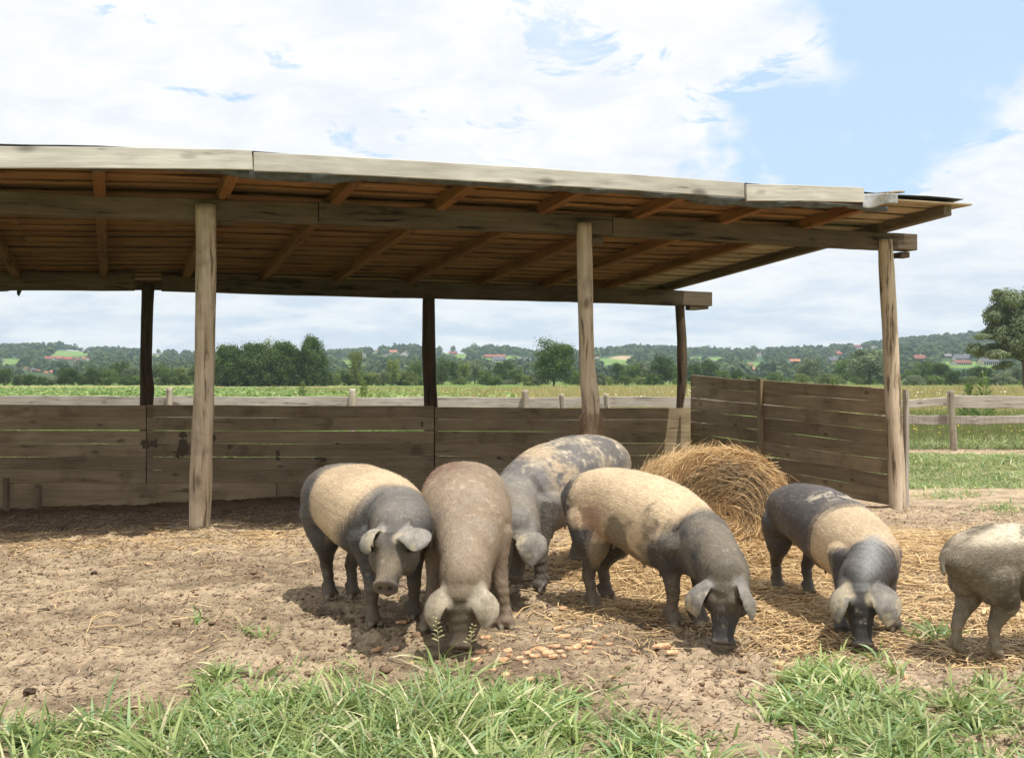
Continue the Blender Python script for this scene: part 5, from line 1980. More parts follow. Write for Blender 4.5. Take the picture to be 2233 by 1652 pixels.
for (u_, v_, w_, sl, yaw, lab) in BREAD:
    g = G(u_, v_ + 3)
    L = w_ / F * g.y * 1.05
    Wd = max(.026, min(L * .9, .05 if sl < .9 else L * sl * .95))
    T = random.uniform(.011, .018) * (1.25 if 'slab' in lab else 1)
    if 'on edge' in lab or 'upright chip' in lab:
        L, T = .03, .09
    bm_ = bmesh.new()
    nseg = random.choice((5, 6, 7))
    ring = []
    for i in range(nseg):
        a = 2 * math.pi * (i + random.uniform(-.22, .22)) / nseg
        ca, sa = math.cos(a), math.sin(a)
        ring.append((math.copysign(abs(ca) ** .6, ca) * L / 2 * random.uniform(.70, 1.12), math.copysign(abs(sa) ** .6, sa) * Wd / 2 * random.uniform(.8, 1.1)))
    lay = []
    for (zz, s_) in ((0, .9), (T * .3, 1.0), (T * .75, .98), (T, .86)):
        lay.append([bm_.verts.new((x * s_, y * s_, zz + random.uniform(-.002, .002) + (.10 * x * (zz > 0)))) for (x, y) in ring])
    for a, b2 in zip(lay, lay[1:]):
        for i in range(nseg):
            bm_.faces.new((a[i], a[(i + 1) % nseg], b2[(i + 1) % nseg], b2[i]))
    bm_.faces.new(lay[0][::-1])
    top = bm_.verts.new((0, 0, T * 1.08))
    for i in range(nseg):
        bm_.faces.new((lay[-1][i], lay[-1][(i + 1) % nseg], top))
    me = bpy.data.meshes.new('bread_crust')
    bm_.to_mesh(me)
    bm_.free()
    o = link('bread_crust', me, None, M['bread_dark'] if 'brown crust' in lab else M['bread'])
    o.location = (g.x, g.y, float(ground_at(g.x, g.y)) + .002)
    o.rotation_euler = (random.uniform(-.15, .15), random.uniform(-.1, .1), yaw)
    tag(o, lab, 'bread crust', 'bread crusts scattered before the pigs')


# sticks and long stalks on the ground
def twig(name, pts, r, mat, label, cat):
    pts = [Vector(p) for p in pts]
    n = 6
    vs, fs = [], []
    base = pts[0].copy()
    for i, p in enumerate(pts):
        t_ = (pts[min(i + 1, len(pts) - 1)] - pts[max(i - 1, 0)]).normalized()
        s_ = t_.cross(Vector((0, 0, 1))).normalized()
        u_ = s_.cross(t_)
        rr_ = r * (1 - .5 * i / len(pts))
        for k in range(n):
            a = 2 * math.pi * k / n
            vs.append(p - base + s_ * math.cos(a) * rr_ + u_ * math.sin(a) * rr_)
    for i in range(len(pts) - 1):
        for k in range(n):
            fs.append((i * n + k, i * n + (k + 1) % n, (i + 1) * n + (k + 1) % n, (i + 1) * n + k))
    me = bpy.data.meshes.new(name)
    me.from_pydata(vs, [], fs + [tuple(range(n - 1, -1, -1)), tuple(range((len(pts) - 1) * n, len(pts) * n))])
    o = link(name, me, None, mat)
    o.location = base
    tag(o, label, cat)


def gpt(u, v, h=.012):
    g = G(u, v)
    return (g.x, g.y, float(ground_at(g.x, g.y)) + h)


m, b_, o_ = new_mat('dry_stalk')
principled(b_, o_, (.58, .42, .22), .7, .2)
M['stalk'] = m
m, b_, o_ = new_mat('grey_twig')
principled(b_, o_, (.24, .17, .11), .85, .1)
M['twig'] = m
twig('twig', [gpt(1122, 1267, .02), gpt(1160, 1270, .03), gpt(1200, 1272, .03), gpt(1245, 1270, .02)], .008, M['twig'], 'bare brown twig lying behind the fore hoof of the big grey pig', 'twig')
twig('stalk', [gpt(1118, 1351), gpt(1140, 1340, .03), gpt(1172, 1325, .04)], .0045, M['stalk'], 'single pale stalk right of the mud-brown pig\'s fore leg', 'stalk')
twig('stalk', [gpt(190, 1385), gpt(200, 1364, .03), gpt(235, 1352, .03), gpt(265, 1349)], .003, M['stalk'], 'bent dry stalk on the bare earth at the left', 'stalk')
twig('root', [gpt(160, 1385), gpt(178, 1392, .02), gpt(188, 1405, .02), gpt(200, 1412), gpt(196, 1424)], .004, M['twig'], 'thin pale root lying on the earth left of the grass', 'root')


# dark stones / dung lumps
def lump(u, v, w_, label, col=(.07, .05, .035)):
    g = G(u, v)
    r = w_ / F * g.y / 2
    bm_ = bmesh.new()
    bmesh.ops.create_icosphere(bm_, subdivisions=2, radius=r)
    for vv_ in bm_.verts:
        vv_.co *= 1 + .5 * mnoise.noise(vv_.co * (1.6 / r) + Vector((u, 0, 0)))
        vv_.co.z *= .6
    me = bpy.data.meshes.new('dung_lump')
    bm_.to_mesh(me)
    bm_.free()
    mm = bpy.data.materials.get('dung') or None
    if mm is None:
        mm, b2, o2 = new_mat('dung')
        nz_ = b2.noise(b2.n('TexCoord').outputs['Object'], 60, 4, .6)
        principled(b2, o2, (*col,), .9, .1, nz_, .8, .01)
    o = link('dung_lump', me, None, mm)
    o.location = (g.x, g.y, float(ground_at(g.x, g.y)) + r * .25)
    tag(o, label, 'dung lump')


lump(94, 1332, 28, 'dark lump of dung lying alone on the earth at far left')
lump(63, 1517, 28, 'dark lump of dung at the edge of the grass, bottom left')
lump(575, 1351, 12, 'small striped dark lump above the lone grass tuft')
lump(205, 1255, 16, 'dark lump of dung in the pitted earth left of the pigs')
lump(1528, 1250, 12, 'dark lump in the straw below the bale')
lump(1690, 1262, 12, 'dark lump beside the black pig\'s hind leg', )


# two seeding grass stalks in front of the feeding pig
def seed_stalk(u, v0, v1, lean, label):
    g = G(u, v0)
    H_ = (v0 - v1) / F * g.y
    e = empty('seeding_grass', (g.x, g.y, float(ground_at(g.x, g.y))))
    tag(e, label, 'grass stalk')
    pts = []
    for i in range(9):
        f_ = i / 8
        pts.append(Vector((lean * f_ * f_, .02 * math.sin(f_ * 3), H_ * f_)))
    n = 5
    vs, fs = [], []
    for i, p in enumerate(pts):
        rr_ = .0022 * (1 - .5 * i / 8)
        for k in range(n):
            a = 2 * math.pi * k / n
            vs.append((p.x + rr_ * math.cos(a), p.y + rr_ * math.sin(a), p.z))
    for i in range(8):
        for k in range(n):
            fs.append((i * n + k, i * n + (k + 1) % n, (i + 1) * n + (k + 1) % n, (i + 1) * n + k))
    me = bpy.data.meshes.new('stem')
    me.from_pydata(vs, [], fs)
    link('stem', me, e, M['weed'])
    for i in range(11):
        f_ = .60 + .40 * i / 10
        p = Vector((lean * f_ * f_, .02 * math.sin(f_ * 3), H_ * f_))
        s_ = 1 if i % 2 else -1
        L = .034 * (1.05 - i / 13)
        n_ = 4
        vs, fs = [], []
        for j in range(n_ + 1):
            q = j / n_
            c = Vector((s_ * L * q, .01 * s_, L * (.75 * q - .3 * q * q)))
            ww = .0042 * math.sin(math.pi * min(1, .2 + .8 * q) * .98) + .001
            for (dy, dz) in ((ww, 0), (0, ww), (-ww, 0), (0, -ww)):
                vs.append((c.x, c.y + dy, c.z + dz))
        for j in range(n_):
            for k in range(4):
                fs.append((j * 4 + k, j * 4 + (k + 1) % 4, (j + 1) * 4 + (k + 1) % 4, (j + 1) * 4 + k))
        me = bpy.data.meshes.new('seed_spike')
        me.from_pydata(vs, [], fs)
        o = link('seed_spike', me, e, M['weed'])
        o.location = p
        o.rotation_euler = (0, 0, random.uniform(-.6, .6))


m, b_, o_ = new_mat('seed_green')
nn = b_.noise(b_.n('TexCoord').outputs['Object'], 80, 3, .6)
principled(b_, o_, b_.ramp(nn, [(.35, (.26, .25, .11)), (.65, (.44, .40, .22))]), .6, .3)
M['weed'] = m
seed_stalk(958, 1478, 1345, -.02, 'seeding grass stalk before the mud-brown pig\'s right ear')
seed_stalk(1020, 1470, 1358, .03, 'seeding grass stalk before the mud-brown pig\'s left ear')

# ------------------------------------------------------------------ rail fence behind
fence = empty('rail_fence', (0, 23.3, 0))
tag(fence, 'silvered split-rail timber fence running behind the shelter', 'fence')
FY = 23.3


def fpx(u, v, Y=FY):
    return P(u, v, Y)


posts_f = [(-120, 850), (370, 845), (768, 847), (1147, 850), (1530, 850), (1905, 850)]
for i, (u_, v_) in enumerate(posts_f):
    p = fpx(u_, v_, FY - .12)
    r = .068 if i != 3 else .072
    log('post', [(p.x + .02, p.y, -.25, r * 1.05), (p.x, p.y, .6, r), (p.x - .02 * (i % 2), p.y, p.z, r * .95)], M['fencepost'], fence, seed=i * 3, rough=.14)
pr = fpx(2072, 851, 22.6)
log('post', [(pr.x + .08, pr.y, -.2, .078), (pr.x + .05, pr.y, .35, .072), (pr.x + .01, pr.y, .95, .068), (pr.x, pr.y, pr.z, .072)], M['fencepost'], fence, seed=44, rough=.10)
pr2 = fpx(2480, 852, 22.9)
log('post', [(pr2.x, pr2.y, -.2, .085), (pr2.x, pr2.y, pr2.z, .075)], M['fencepost'], fence, seed=47, rough=.10)
edges = [-520] + [-120, 370, 768, 1147, 1530]
for u0, u1, va, vb_ in ((-520, -120, 873, 874), (-120, 370, 874, 875), (370, 768, 875, 876), (768, 1147, 877, 877), (1147, 1530, 877, 876), (1530, 1960, 876, 876)):
    a_, b2 = fpx(u0, va), fpx(u1, vb_)
    board('rail', a_, b2, .225, .06, M['fence'], fence, segs=14, warp=.006, ragged=.006)
    a_, b2 = fpx(u0, va + 42), fpx(u1, vb_ + 42)
    board('rail', a_, b2, .20, .06, M['fence'], fence, segs=14, warp=.006, ragged=.006)
for (u0, v0, h0, u1, v1, h1) in ((1900, 880, .17, 2066, 876, .165), (2068, 876.5, .255, 2500, 879, .28), (1900, 915, .18, 2066, 914, .20), (2068, 914, .17, 2500, 915, .18)):
    a_, b2 = fpx(u0, v0, 22.8), fpx(u1, v1, 22.8)
    board('rail', a_, b2, h0, .10, M['fence'], fence, segs=18, warp=.012, h1=h1, ragged=.010)
# wire mesh on the right-hand run
vs, fs = [], []


def wire(p, q, r=.0035):
    p, q = Vector(p), Vector(q)
    d_ = (q - p).normalized()
    s_ = Vector((0, 1, 0))
    t_ = d_.cross(s_)
    b0 = len(vs)
    for c in (p, q):
        for k in range(3):
            a = 2.094 * k
            vs.append(c + s_ * math.cos(a) * r + t_ * math.sin(a) * r - fence.location)
    for k in range(3):
        fs.append((b0 + k, b0 + (k + 1) % 3, b0 + 3 + (k + 1) % 3, b0 + 3 + k))


xl, xr_ = 8.2, 13.0
wy = 22.35
for i in range(int((xr_ - xl) / .125)):
    x = xl + i * .125
    wire((x, wy, -.05), (x + .01 * math.sin(i), wy, .72 + .02 * math.sin(i * 1.3)))
for z in (.02, .14, .27, .42, .55, .68):
    for i in range(8):
        x0 = xl + i * (xr_ - xl) / 8
        x1 = xl + (i + 1) * (xr_ - xl) / 8
        wire((x0, wy, z + .012 * math.sin(i * 2 + z * 9)), (x1, wy, z + .012 * math.sin((i + 1) * 2 + z * 9)))
me = bpy.data.meshes.new('wire_mesh')
me.from_pydata(vs, [], fs)
m, b_, o_ = new_mat('rusty_wire')
principled(b_, o_, (.16, .12, .09), .6, .4)
M['wire'] = m
link('wire_mesh', me, fence, m)
# leaning stakes carrying the old wire
for (u_, v_, ln_, lab) in ((1224, 858, -.10, 'short leaning stake behind the back wall, left of the middle front post'), (1321, 858, -.07, 'short leaning stake behind the back wall, right of the middle front post')):
    p = P(u_, v_, 20.5)
    o = log('fence_stake', [(p.x + .12, p.y, -.25, .055), (p.x, p.y, p.z, .048)], M['fencepost'], None, seed=int(u_), rough=.12)
    tag(o, lab, 'stake')
HAZE = 0.00018
# ------------------------------------------------------------------ trees
def foliage_mat(name, dark, light, rough=.6):
    m, b_, o = new_mat(name)
    at = b_.n('Attribute', attribute_name='tone')
    oi = b_.n('ObjectInfo')
    c = b_.mix(at.outputs['Fac'], dark, light)
    v_ = b_.math('ADD', .8, b_.math('MULTIPLY', oi.outputs['Random'], .4))
    kk = b_.n('CombineXYZ', i_0=v_, i_1=v_, i_2=v_)
    c = b_.mix(1.0, c, kk.outputs[0], 'MULTIPLY')
    p = principled(b_, o, c, rough, .2)
    tr = b_.n('BsdfTranslucent')
    b_.link(c, tr.inputs[0])
    mx = b_.n('MixShader', i_0=.28)
    b_.link(p.outputs[0], mx.inputs[1])
    b_.link(tr.outputs[0], mx.inputs[2])
    b_.link(mx.outputs[0], o.inputs[0])
    return m


FOL = {
    'dark': foliage_mat('foliage_dark', (.030, .060, .013), (.10, .165, .036)),
    'mid': foliage_mat('foliage_mid', (.05, .09, .02), (.165, .24, .062)),
    'light': foliage_mat('foliage_light', (.09, .13, .032), (.27, .33, .10)),
    'silver': foliage_mat('foliage_silver', (.085, .115, .055), (.27, .32, .18)),
}
m, b_, o_ = new_mat('bark')
nn = b_.noise(b_.n('TexCoord').outputs['Object'], 6, 4, .6)
principled(b_, o_, b_.ramp(nn, [(.3, (.05, .04, .03)), (.7, (.16, .13, .10))]), .9, .1, nn, .6, .05)
M['bark'] = m
m, b_, o_ = new_mat('birch_bark')
nn = b_.noise(b_.n('TexCoord').outputs['Object'], 5, 4, .6)
principled(b_, o_, b_.ramp(nn, [(.35, (.12, .11, .10)), (.6, (.55, .53, .48))]), .8, .1)
M['birch'] = m


def crown_data(seed, nleaf, size, kind='round', nl=16):
    """Leaf clumps spread through lobes; unit height 1 (z 0..1), unit width 1."""
    r = np.random.default_rng(seed)
    lobes = []
    for i in range(nl):
        if kind == 'round':
            z = r.uniform(.14, .90)
            rad = .40 * math.sqrt(max(.05, 1 - ((z - .48) / .50) ** 2))
        elif kind == 'bush':
            z = r.uniform(.05, .72)
            rad = .42 * math.sqrt(max(.05, 1 - (z / .95) ** 2))
        elif kind == 'cone':
            z = r.uniform(.08, .92)
            rad = .38 * (1 - z) ** .8 + .03
        elif kind == 'tall':
            z = r.uniform(.18, .93)
            rad = .34 * math.sqrt(max(.05, 1 - ((z - .55) / .50) ** 2))
        a = r.uniform(0, 2 * math.pi)
        q = rad * r.uniform(.35, 1.0)
        s_ = r.uniform(.055, .15) * (1.0 if kind != 'cone' else .7)
        lobes.append((q * math.cos(a), q * math.sin(a), z, s_))
    if kind in ('round', 'bush'):
        lobes.append((0, 0, .45 if kind == 'round' else .3, .26))
        lobes.append((.05, 0, .62 if kind == 'round' else .45, .22))
    L_ = np.array(lobes)
    wts = L_[:, 3] ** 2
    li = r.choice(len(L_), nleaf, p=wts / wts.sum())
    dirs = r.normal(0, 1, (nleaf, 3))
    dirs[:, 2] += .25
    dirs /= np.linalg.norm(dirs, axis=1)[:, None]
    rad = L_[li, 3] * np.where(r.random(nleaf) < .22, r.uniform(1.0, 1.7, nleaf), r.uniform(.55, 1.15, nleaf))
    pos = L_[li, :3] + dirs * rad[:, None]
    pos[:, 2] = np.clip(pos[:, 2], .0, None)
    nrm = dirs + r.normal(0, .45, (nleaf, 3))
    nrm /= np.linalg.norm(nrm, axis=1)[:, None]
    t1 = np.cross(nrm, r.normal(0, 1, (nleaf, 3)))
    t1 /= np.linalg.norm(t1, axis=1)[:, None]
    t2 = np.cross(nrm, t1)
    s_ = size * r.uniform(.6, 1.4, (nleaf, 1))
    V = np.stack([pos - t1 * s_, pos - t2 * s_ * .6, pos + t1 * s_, pos + t2 * s_ * .6], 1).reshape(-1, 3)
    lobe_tone = r.random(len(L_))
    tone = np.clip(.45 * lobe_tone[li] + .55 * r.random(nleaf), 0, 1)
    return V, np.arange(nleaf * 4).reshape(-1, 4), np.repeat(tone, 4)


def crown_mesh(name, *a, mat, **k):
    V, Fq, tone = crown_data(*a, **k)
    me = mesh_np(name, V, Fq)
    at = me.attributes.new('tone', 'FLOAT', 'POINT')
    at.data.foreach_set('value', tone.astype(np.float32))
    me.materials.append(FOL[mat])
    return me


def trunk_mesh(seed, kind):
    """Tapered trunk with a few limbs, unit height."""
    r = random.Random(seed)
    vs, fs = [], []

    def seg(p, q, r0, r1, n=7):
        p, q = Vector(p), Vector(q)
        d_ = (q - p).normalized()
        s_ = d_.orthogonal().normalized()
        t_ = d_.cross(s_)
        b0 = len(vs)
        for c, rr_ in ((p, r0), (p.lerp(q, .5) + s_ * .006, (r0 + r1) / 2), (q, r1)):
            for k in range(n):
                a = 2 * math.pi * k / n
                vs.append(c + s_ * math.cos(a) * rr_ + t_ * math.sin(a) * rr_)
        for j in range(2):
            for k in range(n):
                fs.append((b0 + j * n + k, b0 + j * n + (k + 1) % n, b0 + (j + 1) * n + (k + 1) % n, b0 + (j + 1) * n + k))
    seg((0, 0, -.03), (.01, 0, .30), .030, .022)
    seg((.01, 0, .30), (.0, .01, .80), .022, .008)
    for i in range(7):
        z = .22 + .08 * i
        a = r.uniform(0, 6.28)
        L = r.uniform(.16, .32)
        seg((.01, 0, z), (math.cos(a) * L, math.sin(a) * L, z + r.uniform(.10, .22)), .011, .004, 5)
    me = bpy.data.meshes.new('trunk')
    me.from_pydata(vs, [], fs)
    for p in me.polygons:
        p.use_smooth = True
    return me


PROTO = {}
for kind, nlv, sz in (('round', 5200, .023), ('bush', 3600, .026), ('tall', 4200, .022)):
    for mt in FOL:
        for j in range(2):
            PROTO[kind, mt, j] = crown_mesh('crown', hash((kind, mt)) % 1000 * 0 + (ord(kind[0]) * 7 + ord(mt[0]) * 3 + j * 31), nlv, sz, kind, mat=mt, nl=40)
TRUNK = {k: trunk_mesh(i * 7 + 1, k) for i, k in enumerate(('round', 'bush', 'cone', 'tall'))}
for k in TRUNK:
    TRUNK[k].materials.append(M['bark'])


def tree(name, u, vt, wpx, Y, mt, kind, label, group=None, birch=False, cat='tree', crown_me=None, rot=None):
    p = P(u, CV, Y)
    H_ = EYE + .02 - (vt - CV) / F * Y
    Wd = wpx / F * Y
    e = empty(name, (p.x, Y, -.04))
    e.scale = (Wd, Wd, H_)
    e.rotation_euler = (0, 0, random.uniform(0, 6.28) if rot is None else rot)
    tag(e, label, cat, group)
    link('trunk', TRUNK[kind], e)
    link('crown', crown_me or PROTO[kind, mt, random.randint(0, 1)], e)
    return e


# the dense grove between the left posts
grove = crown_mesh('crown', 501, 15000, .020, 'round', mat='dark', nl=70)
grove2 = crown_mesh('crown', 502, 15000, .020, 'bush', mat='dark', nl=70)
grove3 = crown_mesh('crown', 503, 6500, .018, 'round', mat='mid', nl=30)
GL = 'dense dark green tree in the grove'
for i, (u_, vt, w_, me_) in enumerate(((497, 752, 84, grove), (524, 746, 92, grove2), (556, 748, 88, grove), (586, 743, 92, grove2), (618, 745, 94, grove), (650, 742, 88, grove2), (680, 733, 66, grove), (692, 752, 60, grove2),
                                       (505, 770, 94, grove2), (545, 768, 100, grove2), (600, 768, 100, grove2), (650, 768, 94, grove2), (578, 742, 66, grove))):
    if i == 12:
        tree('grove_tree', u_, 739, w_, 226, 'light', 'round', 'paler round treetop in the middle of the dark grove', 'trees of the dark grove', crown_me=crown_mesh('crown', 506, 4500, .018, 'round', mat='light', nl=26))
    elif i == 6:
        tree('grove_tree', u_, vt, w_, 222, 'dark', 'round', 'tallest dark tree of the grove, at its right end', 'trees of the dark grove', crown_me=me_)
    else:
        tree('grove_tree', u_, vt, w_, 218 + 3 * (i % 3), 'dark', 'round', GL, 'trees of the dark grove', crown_me=me_)
# lone round tree left of the middle front post
tree('round_tree', 1208, 741, 112, 215, 'dark', 'round', 'lone dark round tree standing left of the middle front post', crown_me=crown_mesh('crown', 520, 13000, .018, 'round', mat='dark', nl=70))
# birches in the hedge row
tree('birch_tree', 776, 765, 46, 235, 'light', 'tall', 'pale slender birch standing out of the hedge right of the grove')
tree('birch_tree', 857, 782, 40, 240, 'light', 'tall', 'yellow-green slim tree in the hedge, left of the middle rear post')

# hedge row of trees and bushes along the far edge of the field: (u, top v, width, distance, tone, kind)
ROW = []
for (u_, vt, w_, mt, kd) in ((-40, 800, 60, 'dark', 'round'), (8, 802, 40, 'dark', 'round'), (40, 812, 30, 'mid', 'bush'), (66, 810, 32, 'dark', 'bush'), (92, 814, 24, 'mid', 'bush'), (112, 816, 34, 'silver', 'bush'),
                             (140, 800, 34, 'dark', 'round'), (160, 802, 32, 'dark', 'round'), (180, 808, 30, 'mid', 'bush'), (205, 801, 38, 'dark', 'round'), (222, 817, 30, 'light', 'bush'), (238, 802, 44, 'mid', 'round'),
                             (262, 786, 50, 'dark', 'round'), (284, 797, 44, 'silver', 'round'), (272, 812, 34, 'dark', 'bush'), (300, 812, 30, 'mid', 'bush'), (345, 792, 44, 'mid', 'round'), (368, 800, 40, 'mid', 'round'),
                             (355, 818, 40, 'light', 'bush'), (392, 800, 36, 'light', 'round'), (404, 812, 34, 'mid', 'bush'), (384, 818, 30, 'mid', 'bush'), (452, 812, 36, 'mid', 'bush'), (424, 794, 44, 'mid', 'round'),
                             (712, 802, 34, 'mid', 'bush'), (742, 798, 40, 'mid', 'bush'), (728, 806, 34, 'light', 'bush'), (764, 806, 40, 'dark', 'bush'), (786, 802, 38, 'mid', 'bush'), (810, 804, 44, 'light', 'bush'),
                             (836, 800, 42, 'silver', 'bush'), (870, 806, 38, 'mid', 'bush'), (892, 800, 40, 'light', 'bush'), (905, 786, 36, 'mid', 'round'), (880, 822, 34, 'dark', 'bush'), (918, 818, 34, 'mid', 'bush'),
                             (964, 780, 42, 'mid', 'round'), (950, 796, 38, 'silver', 'round'), (990, 788, 36, 'dark', 'tall'), (1010, 790, 34, 'light', 'tall'), (1035, 784, 46, 'silver', 'round'), (1060, 800, 40, 'mid', 'bush'),
                             (1100, 783, 54, 'dark', 'round'), (1125, 798, 40, 'mid', 'round'), (1080, 812, 36, 'mid', 'bush'), (1150, 812, 34, 'light', 'bush'), (1165, 806, 34, 'silver', 'bush'), (1260, 802, 36, 'mid', 'bush'),
                             (1305, 806, 40, 'silver', 'bush'), (1322, 814, 30, 'light', 'bush'), (1350, 790, 40, 'dark', 'round'), (1378, 792, 44, 'mid', 'round'), (1362, 812, 36, 'mid', 'bush'), (1405, 786, 60, 'silver', 'round'),
                             (1440, 771, 60, 'dark', 'round'), (1460, 782, 46, 'mid', 'round'), (1425, 806, 40, 'dark', 'bush'), (1515, 788, 40, 'dark', 'round'), (1543, 784, 44, 'dark', 'round'), (1575, 800, 40, 'mid', 'bush'),
                             (1606, 803, 30, 'dark', 'round'), (1640, 812, 44, 'mid', 'bush'), (1690, 806, 44, 'mid', 'bush'), (1762, 776, 60, 'silver', 'round'), (1748, 808, 36, 'light', 'bush'), (1806, 808, 62, 'light', 'bush'),
                             (1838, 782, 44, 'mid', 'round'), (1895, 757, 96, 'silver', 'round'), (1870, 790, 54, 'mid', 'round'), (1926, 790, 50, 'dark', 'round'), (1985, 796, 44, 'mid', 'bush'), (2010, 786, 50, 'mid', 'round'),
                             (2050, 790, 60, 'dark', 'round'), (1992, 812, 50, 'silver', 'bush'), (2035, 812, 44, 'mid', 'bush'), (2078, 800, 40, 'dark', 'bush'), (2140, 798, 70, 'dark', 'round'), (2112, 815, 40, 'light', 'bush'),
                             (2185, 804, 54, 'silver', 'bush'), (2218, 796, 50, 'silver', 'round'), (2162, 818, 40, 'mid', 'bush'), (2260, 800, 60, 'mid', 'round'), (2330, 790, 80, 'mid', 'round'), (-110, 800, 60, 'mid', 'round')):
    ROW.append((u_, vt, w_, mt, kd))
KW = {'dark': 'dark green', 'mid': 'mid-green', 'light': 'yellow-green', 'silver': 'grey-green'}
for i, (u_, vt, w_, mt, kd) in enumerate(ROW):
    where = 'at far left' if u_ < 305 else 'between the two left posts' if u_ < 425 else 'just right of the grove' if u_ < 935 else \
        'between the two middle posts' if u_ < 1290 else 'left of the right rear post' if u_ < 1480 else 'above the side wall' if u_ < 1930 else 'beyond the rail fence'
    what = 'tree' if kd != 'bush' else 'bush'
    big = 'tall ' if vt < 788 else 'low ' if vt > 808 else ''
    lab = f'{big}{KW[mt]} {what} in the hedgerow {where}'
    if (u_, vt) == (1895, 757):
        lab = 'largest grey-green willow rising above the side wall beside the right front post'
    if (u_, vt) == (8, 802):
        lab = 'dark round tree at the left end of the pumpkin field'
    Yb = 255 + (i * 37) % 60 if vt < 800 else 236 + (i * 23) % 22
    tree('hedgerow_tree' if what == 'tree' else 'hedgerow_bush', u_, vt, w_ * 1.18, Yb, mt, kd, lab, 'hedgerow beyond the field', cat=what)
# extra undergrowth filling the foot of the row
for i in range(64):
    u_ = -120 + 2480 * (i + random.uniform(-.4, .4)) / 64
    mt = random.choice(('mid', 'mid', 'dark', 'light', 'silver'))
    side_ = 'left of the dark grove' if u_ < 470 else 'right of the dark grove' if u_ < 1300 else 'behind the side wall' if u_ < 1950 else 'beyond the rail fence'
    tree('hedge_bush', u_, random.uniform(815, 826), random.uniform(34, 54), 275 + random.uniform(-6, 20), mt, 'bush', f'small {KW[mt]} bush at the hedgerow foot {side_}', 'bushes at the foot of the hedgerow', cat='bush')

# the big tree at the right edge, nearer: its own crown, limbs showing
def big_tree():
    u_, Y = 2200, 105
    e = empty('tree', (P(u_, CV, Y).x + .8, Y, -.02))
    tag(e, 'large loose-crowned willow cut by the right edge of the picture', 'tree')
    r = np.random.default_rng(900)
    vs, fs, tone = [], [], []
    org = e.location
    lob = []
    for (uu, vv, ru, rv, n_) in ((2195, 655, 42, 26, 1.0), (2160, 680, 30, 20, .8), (2225, 690, 40, 30, 1.0), (2180, 715, 36, 16, .8), (2148, 735, 24, 9, .45), (2225, 740, 34, 18, .8), (2165, 765, 40, 15, .9),
                                 (2205, 775, 40, 16, .9), (2260, 660, 46, 40, 1.1), (2290, 720, 50, 40, 1.1), (2255, 770, 40, 25, .9), (2320, 690, 50, 40, 1.0), (2125, 752, 14, 6, .2), (2300, 770, 40, 22, .8), (2180, 640, 18, 10, .4), (2186, 795, 24, 8, .3), (2190, 700, 44, 40, 1.4), (2235, 715, 50, 55, 1.6), (2165, 720, 30, 30, .8), (2205, 750, 40, 26, 1.0)):
        for q in range(3):
            c = P(uu + r.normal(0, ru * .35), vv + r.normal(0, rv * .35), Y + r.normal(0, 1.0))
            lob.append((c, ru / F * Y * .62, rv / F * Y * .66, n_ / 3))
    P_, N_, T_ = [], [], []
    for (c, rx, rzz, n_) in lob:
        nn_ = int(2900 * n_)
        dr = r.normal(0, 1, (nn_, 3))
        dr /= np.linalg.norm(dr, axis=1)[:, None]
        rad = r.uniform(.45, 1.1, (nn_, 1))
        P_.append(np.array(c - org) + dr * rad * v3(rx, rx, rzz))
        N_.append(dr + r.normal(0, .5, (nn_, 3)) + v3(0, 0, .2))
        T_.append(np.full(nn_, r.random()) * .4 + r.random(nn_) * .6)
    Pn, Nn, Tn = np.vstack(P_), np.vstack(N_), np.concatenate(T_)
    Nn /= np.linalg.norm(Nn, axis=1)[:, None]
    t1 = np.cross(Nn, r.normal(0, 1, Nn.shape))
    t1 /= np.linalg.norm(t1, axis=1)[:, None]
    t2 = np.cross(Nn, t1)
    s_ = .098 * r.uniform(.6, 1.5, (len(Pn), 1))
    V = np.stack([Pn - t1 * s_ * 1.3, Pn - t2 * s_ * .6, Pn + t1 * s_ * 1.3, Pn + t2 * s_ * .6], 1).reshape(-1, 3)
    me = mesh_np('crown', V, np.arange(len(V)).reshape(-1, 4))
    at = me.attributes.new('tone', 'FLOAT', 'POINT')
    at.data.foreach_set('value', np.repeat(Tn, 4).astype(np.float32))
    me.materials.append(FOL['silver'])
    link('crown', me, e)
    # trunk and limbs
    def limb(name, pts, r0, r1):
        n = 8
        vs, fs = [], []
        for i, p in enumerate(pts):
            p = Vector(p) - org
            rr_ = r0 + (r1 - r0) * i / (len(pts) - 1)
            for k in range(n):
                a = 2 * math.pi * k / n
                vs.append((p.x + rr_ * math.cos(a), p.y + rr_ * math.sin(a), p.z))
        for i in range(len(pts) - 1):
            for k in range(n):
                fs.append((i * n + k, i * n + (k + 1) % n, (i + 1) * n + (k + 1) % n, (i + 1) * n + k))
        me = bpy.data.meshes.new(name)
        me.from_pydata(vs, [], fs)
        link(name, me, e, M['bark'])
    limb('trunk', [P(2236, 870, Y), P(2234, 800, Y), P(2228, 770, Y), P(2222, 730, Y), P(2210, 690, Y)], .30, .12)
    for (a, b_) in (((2230, 790), (2170, 745)), ((2226, 760), (2165, 700)), ((2222, 735), (2260, 680)), ((2228, 780), (2275, 740)), ((2215, 710), (2190, 660))):
        limb('limb', [P(*a, Y), P((a[0] + b_[0]) / 2, (a[1] + b_[1]) / 2 + 4, Y), P(*b_, Y)], .12, .04)


big_tree()

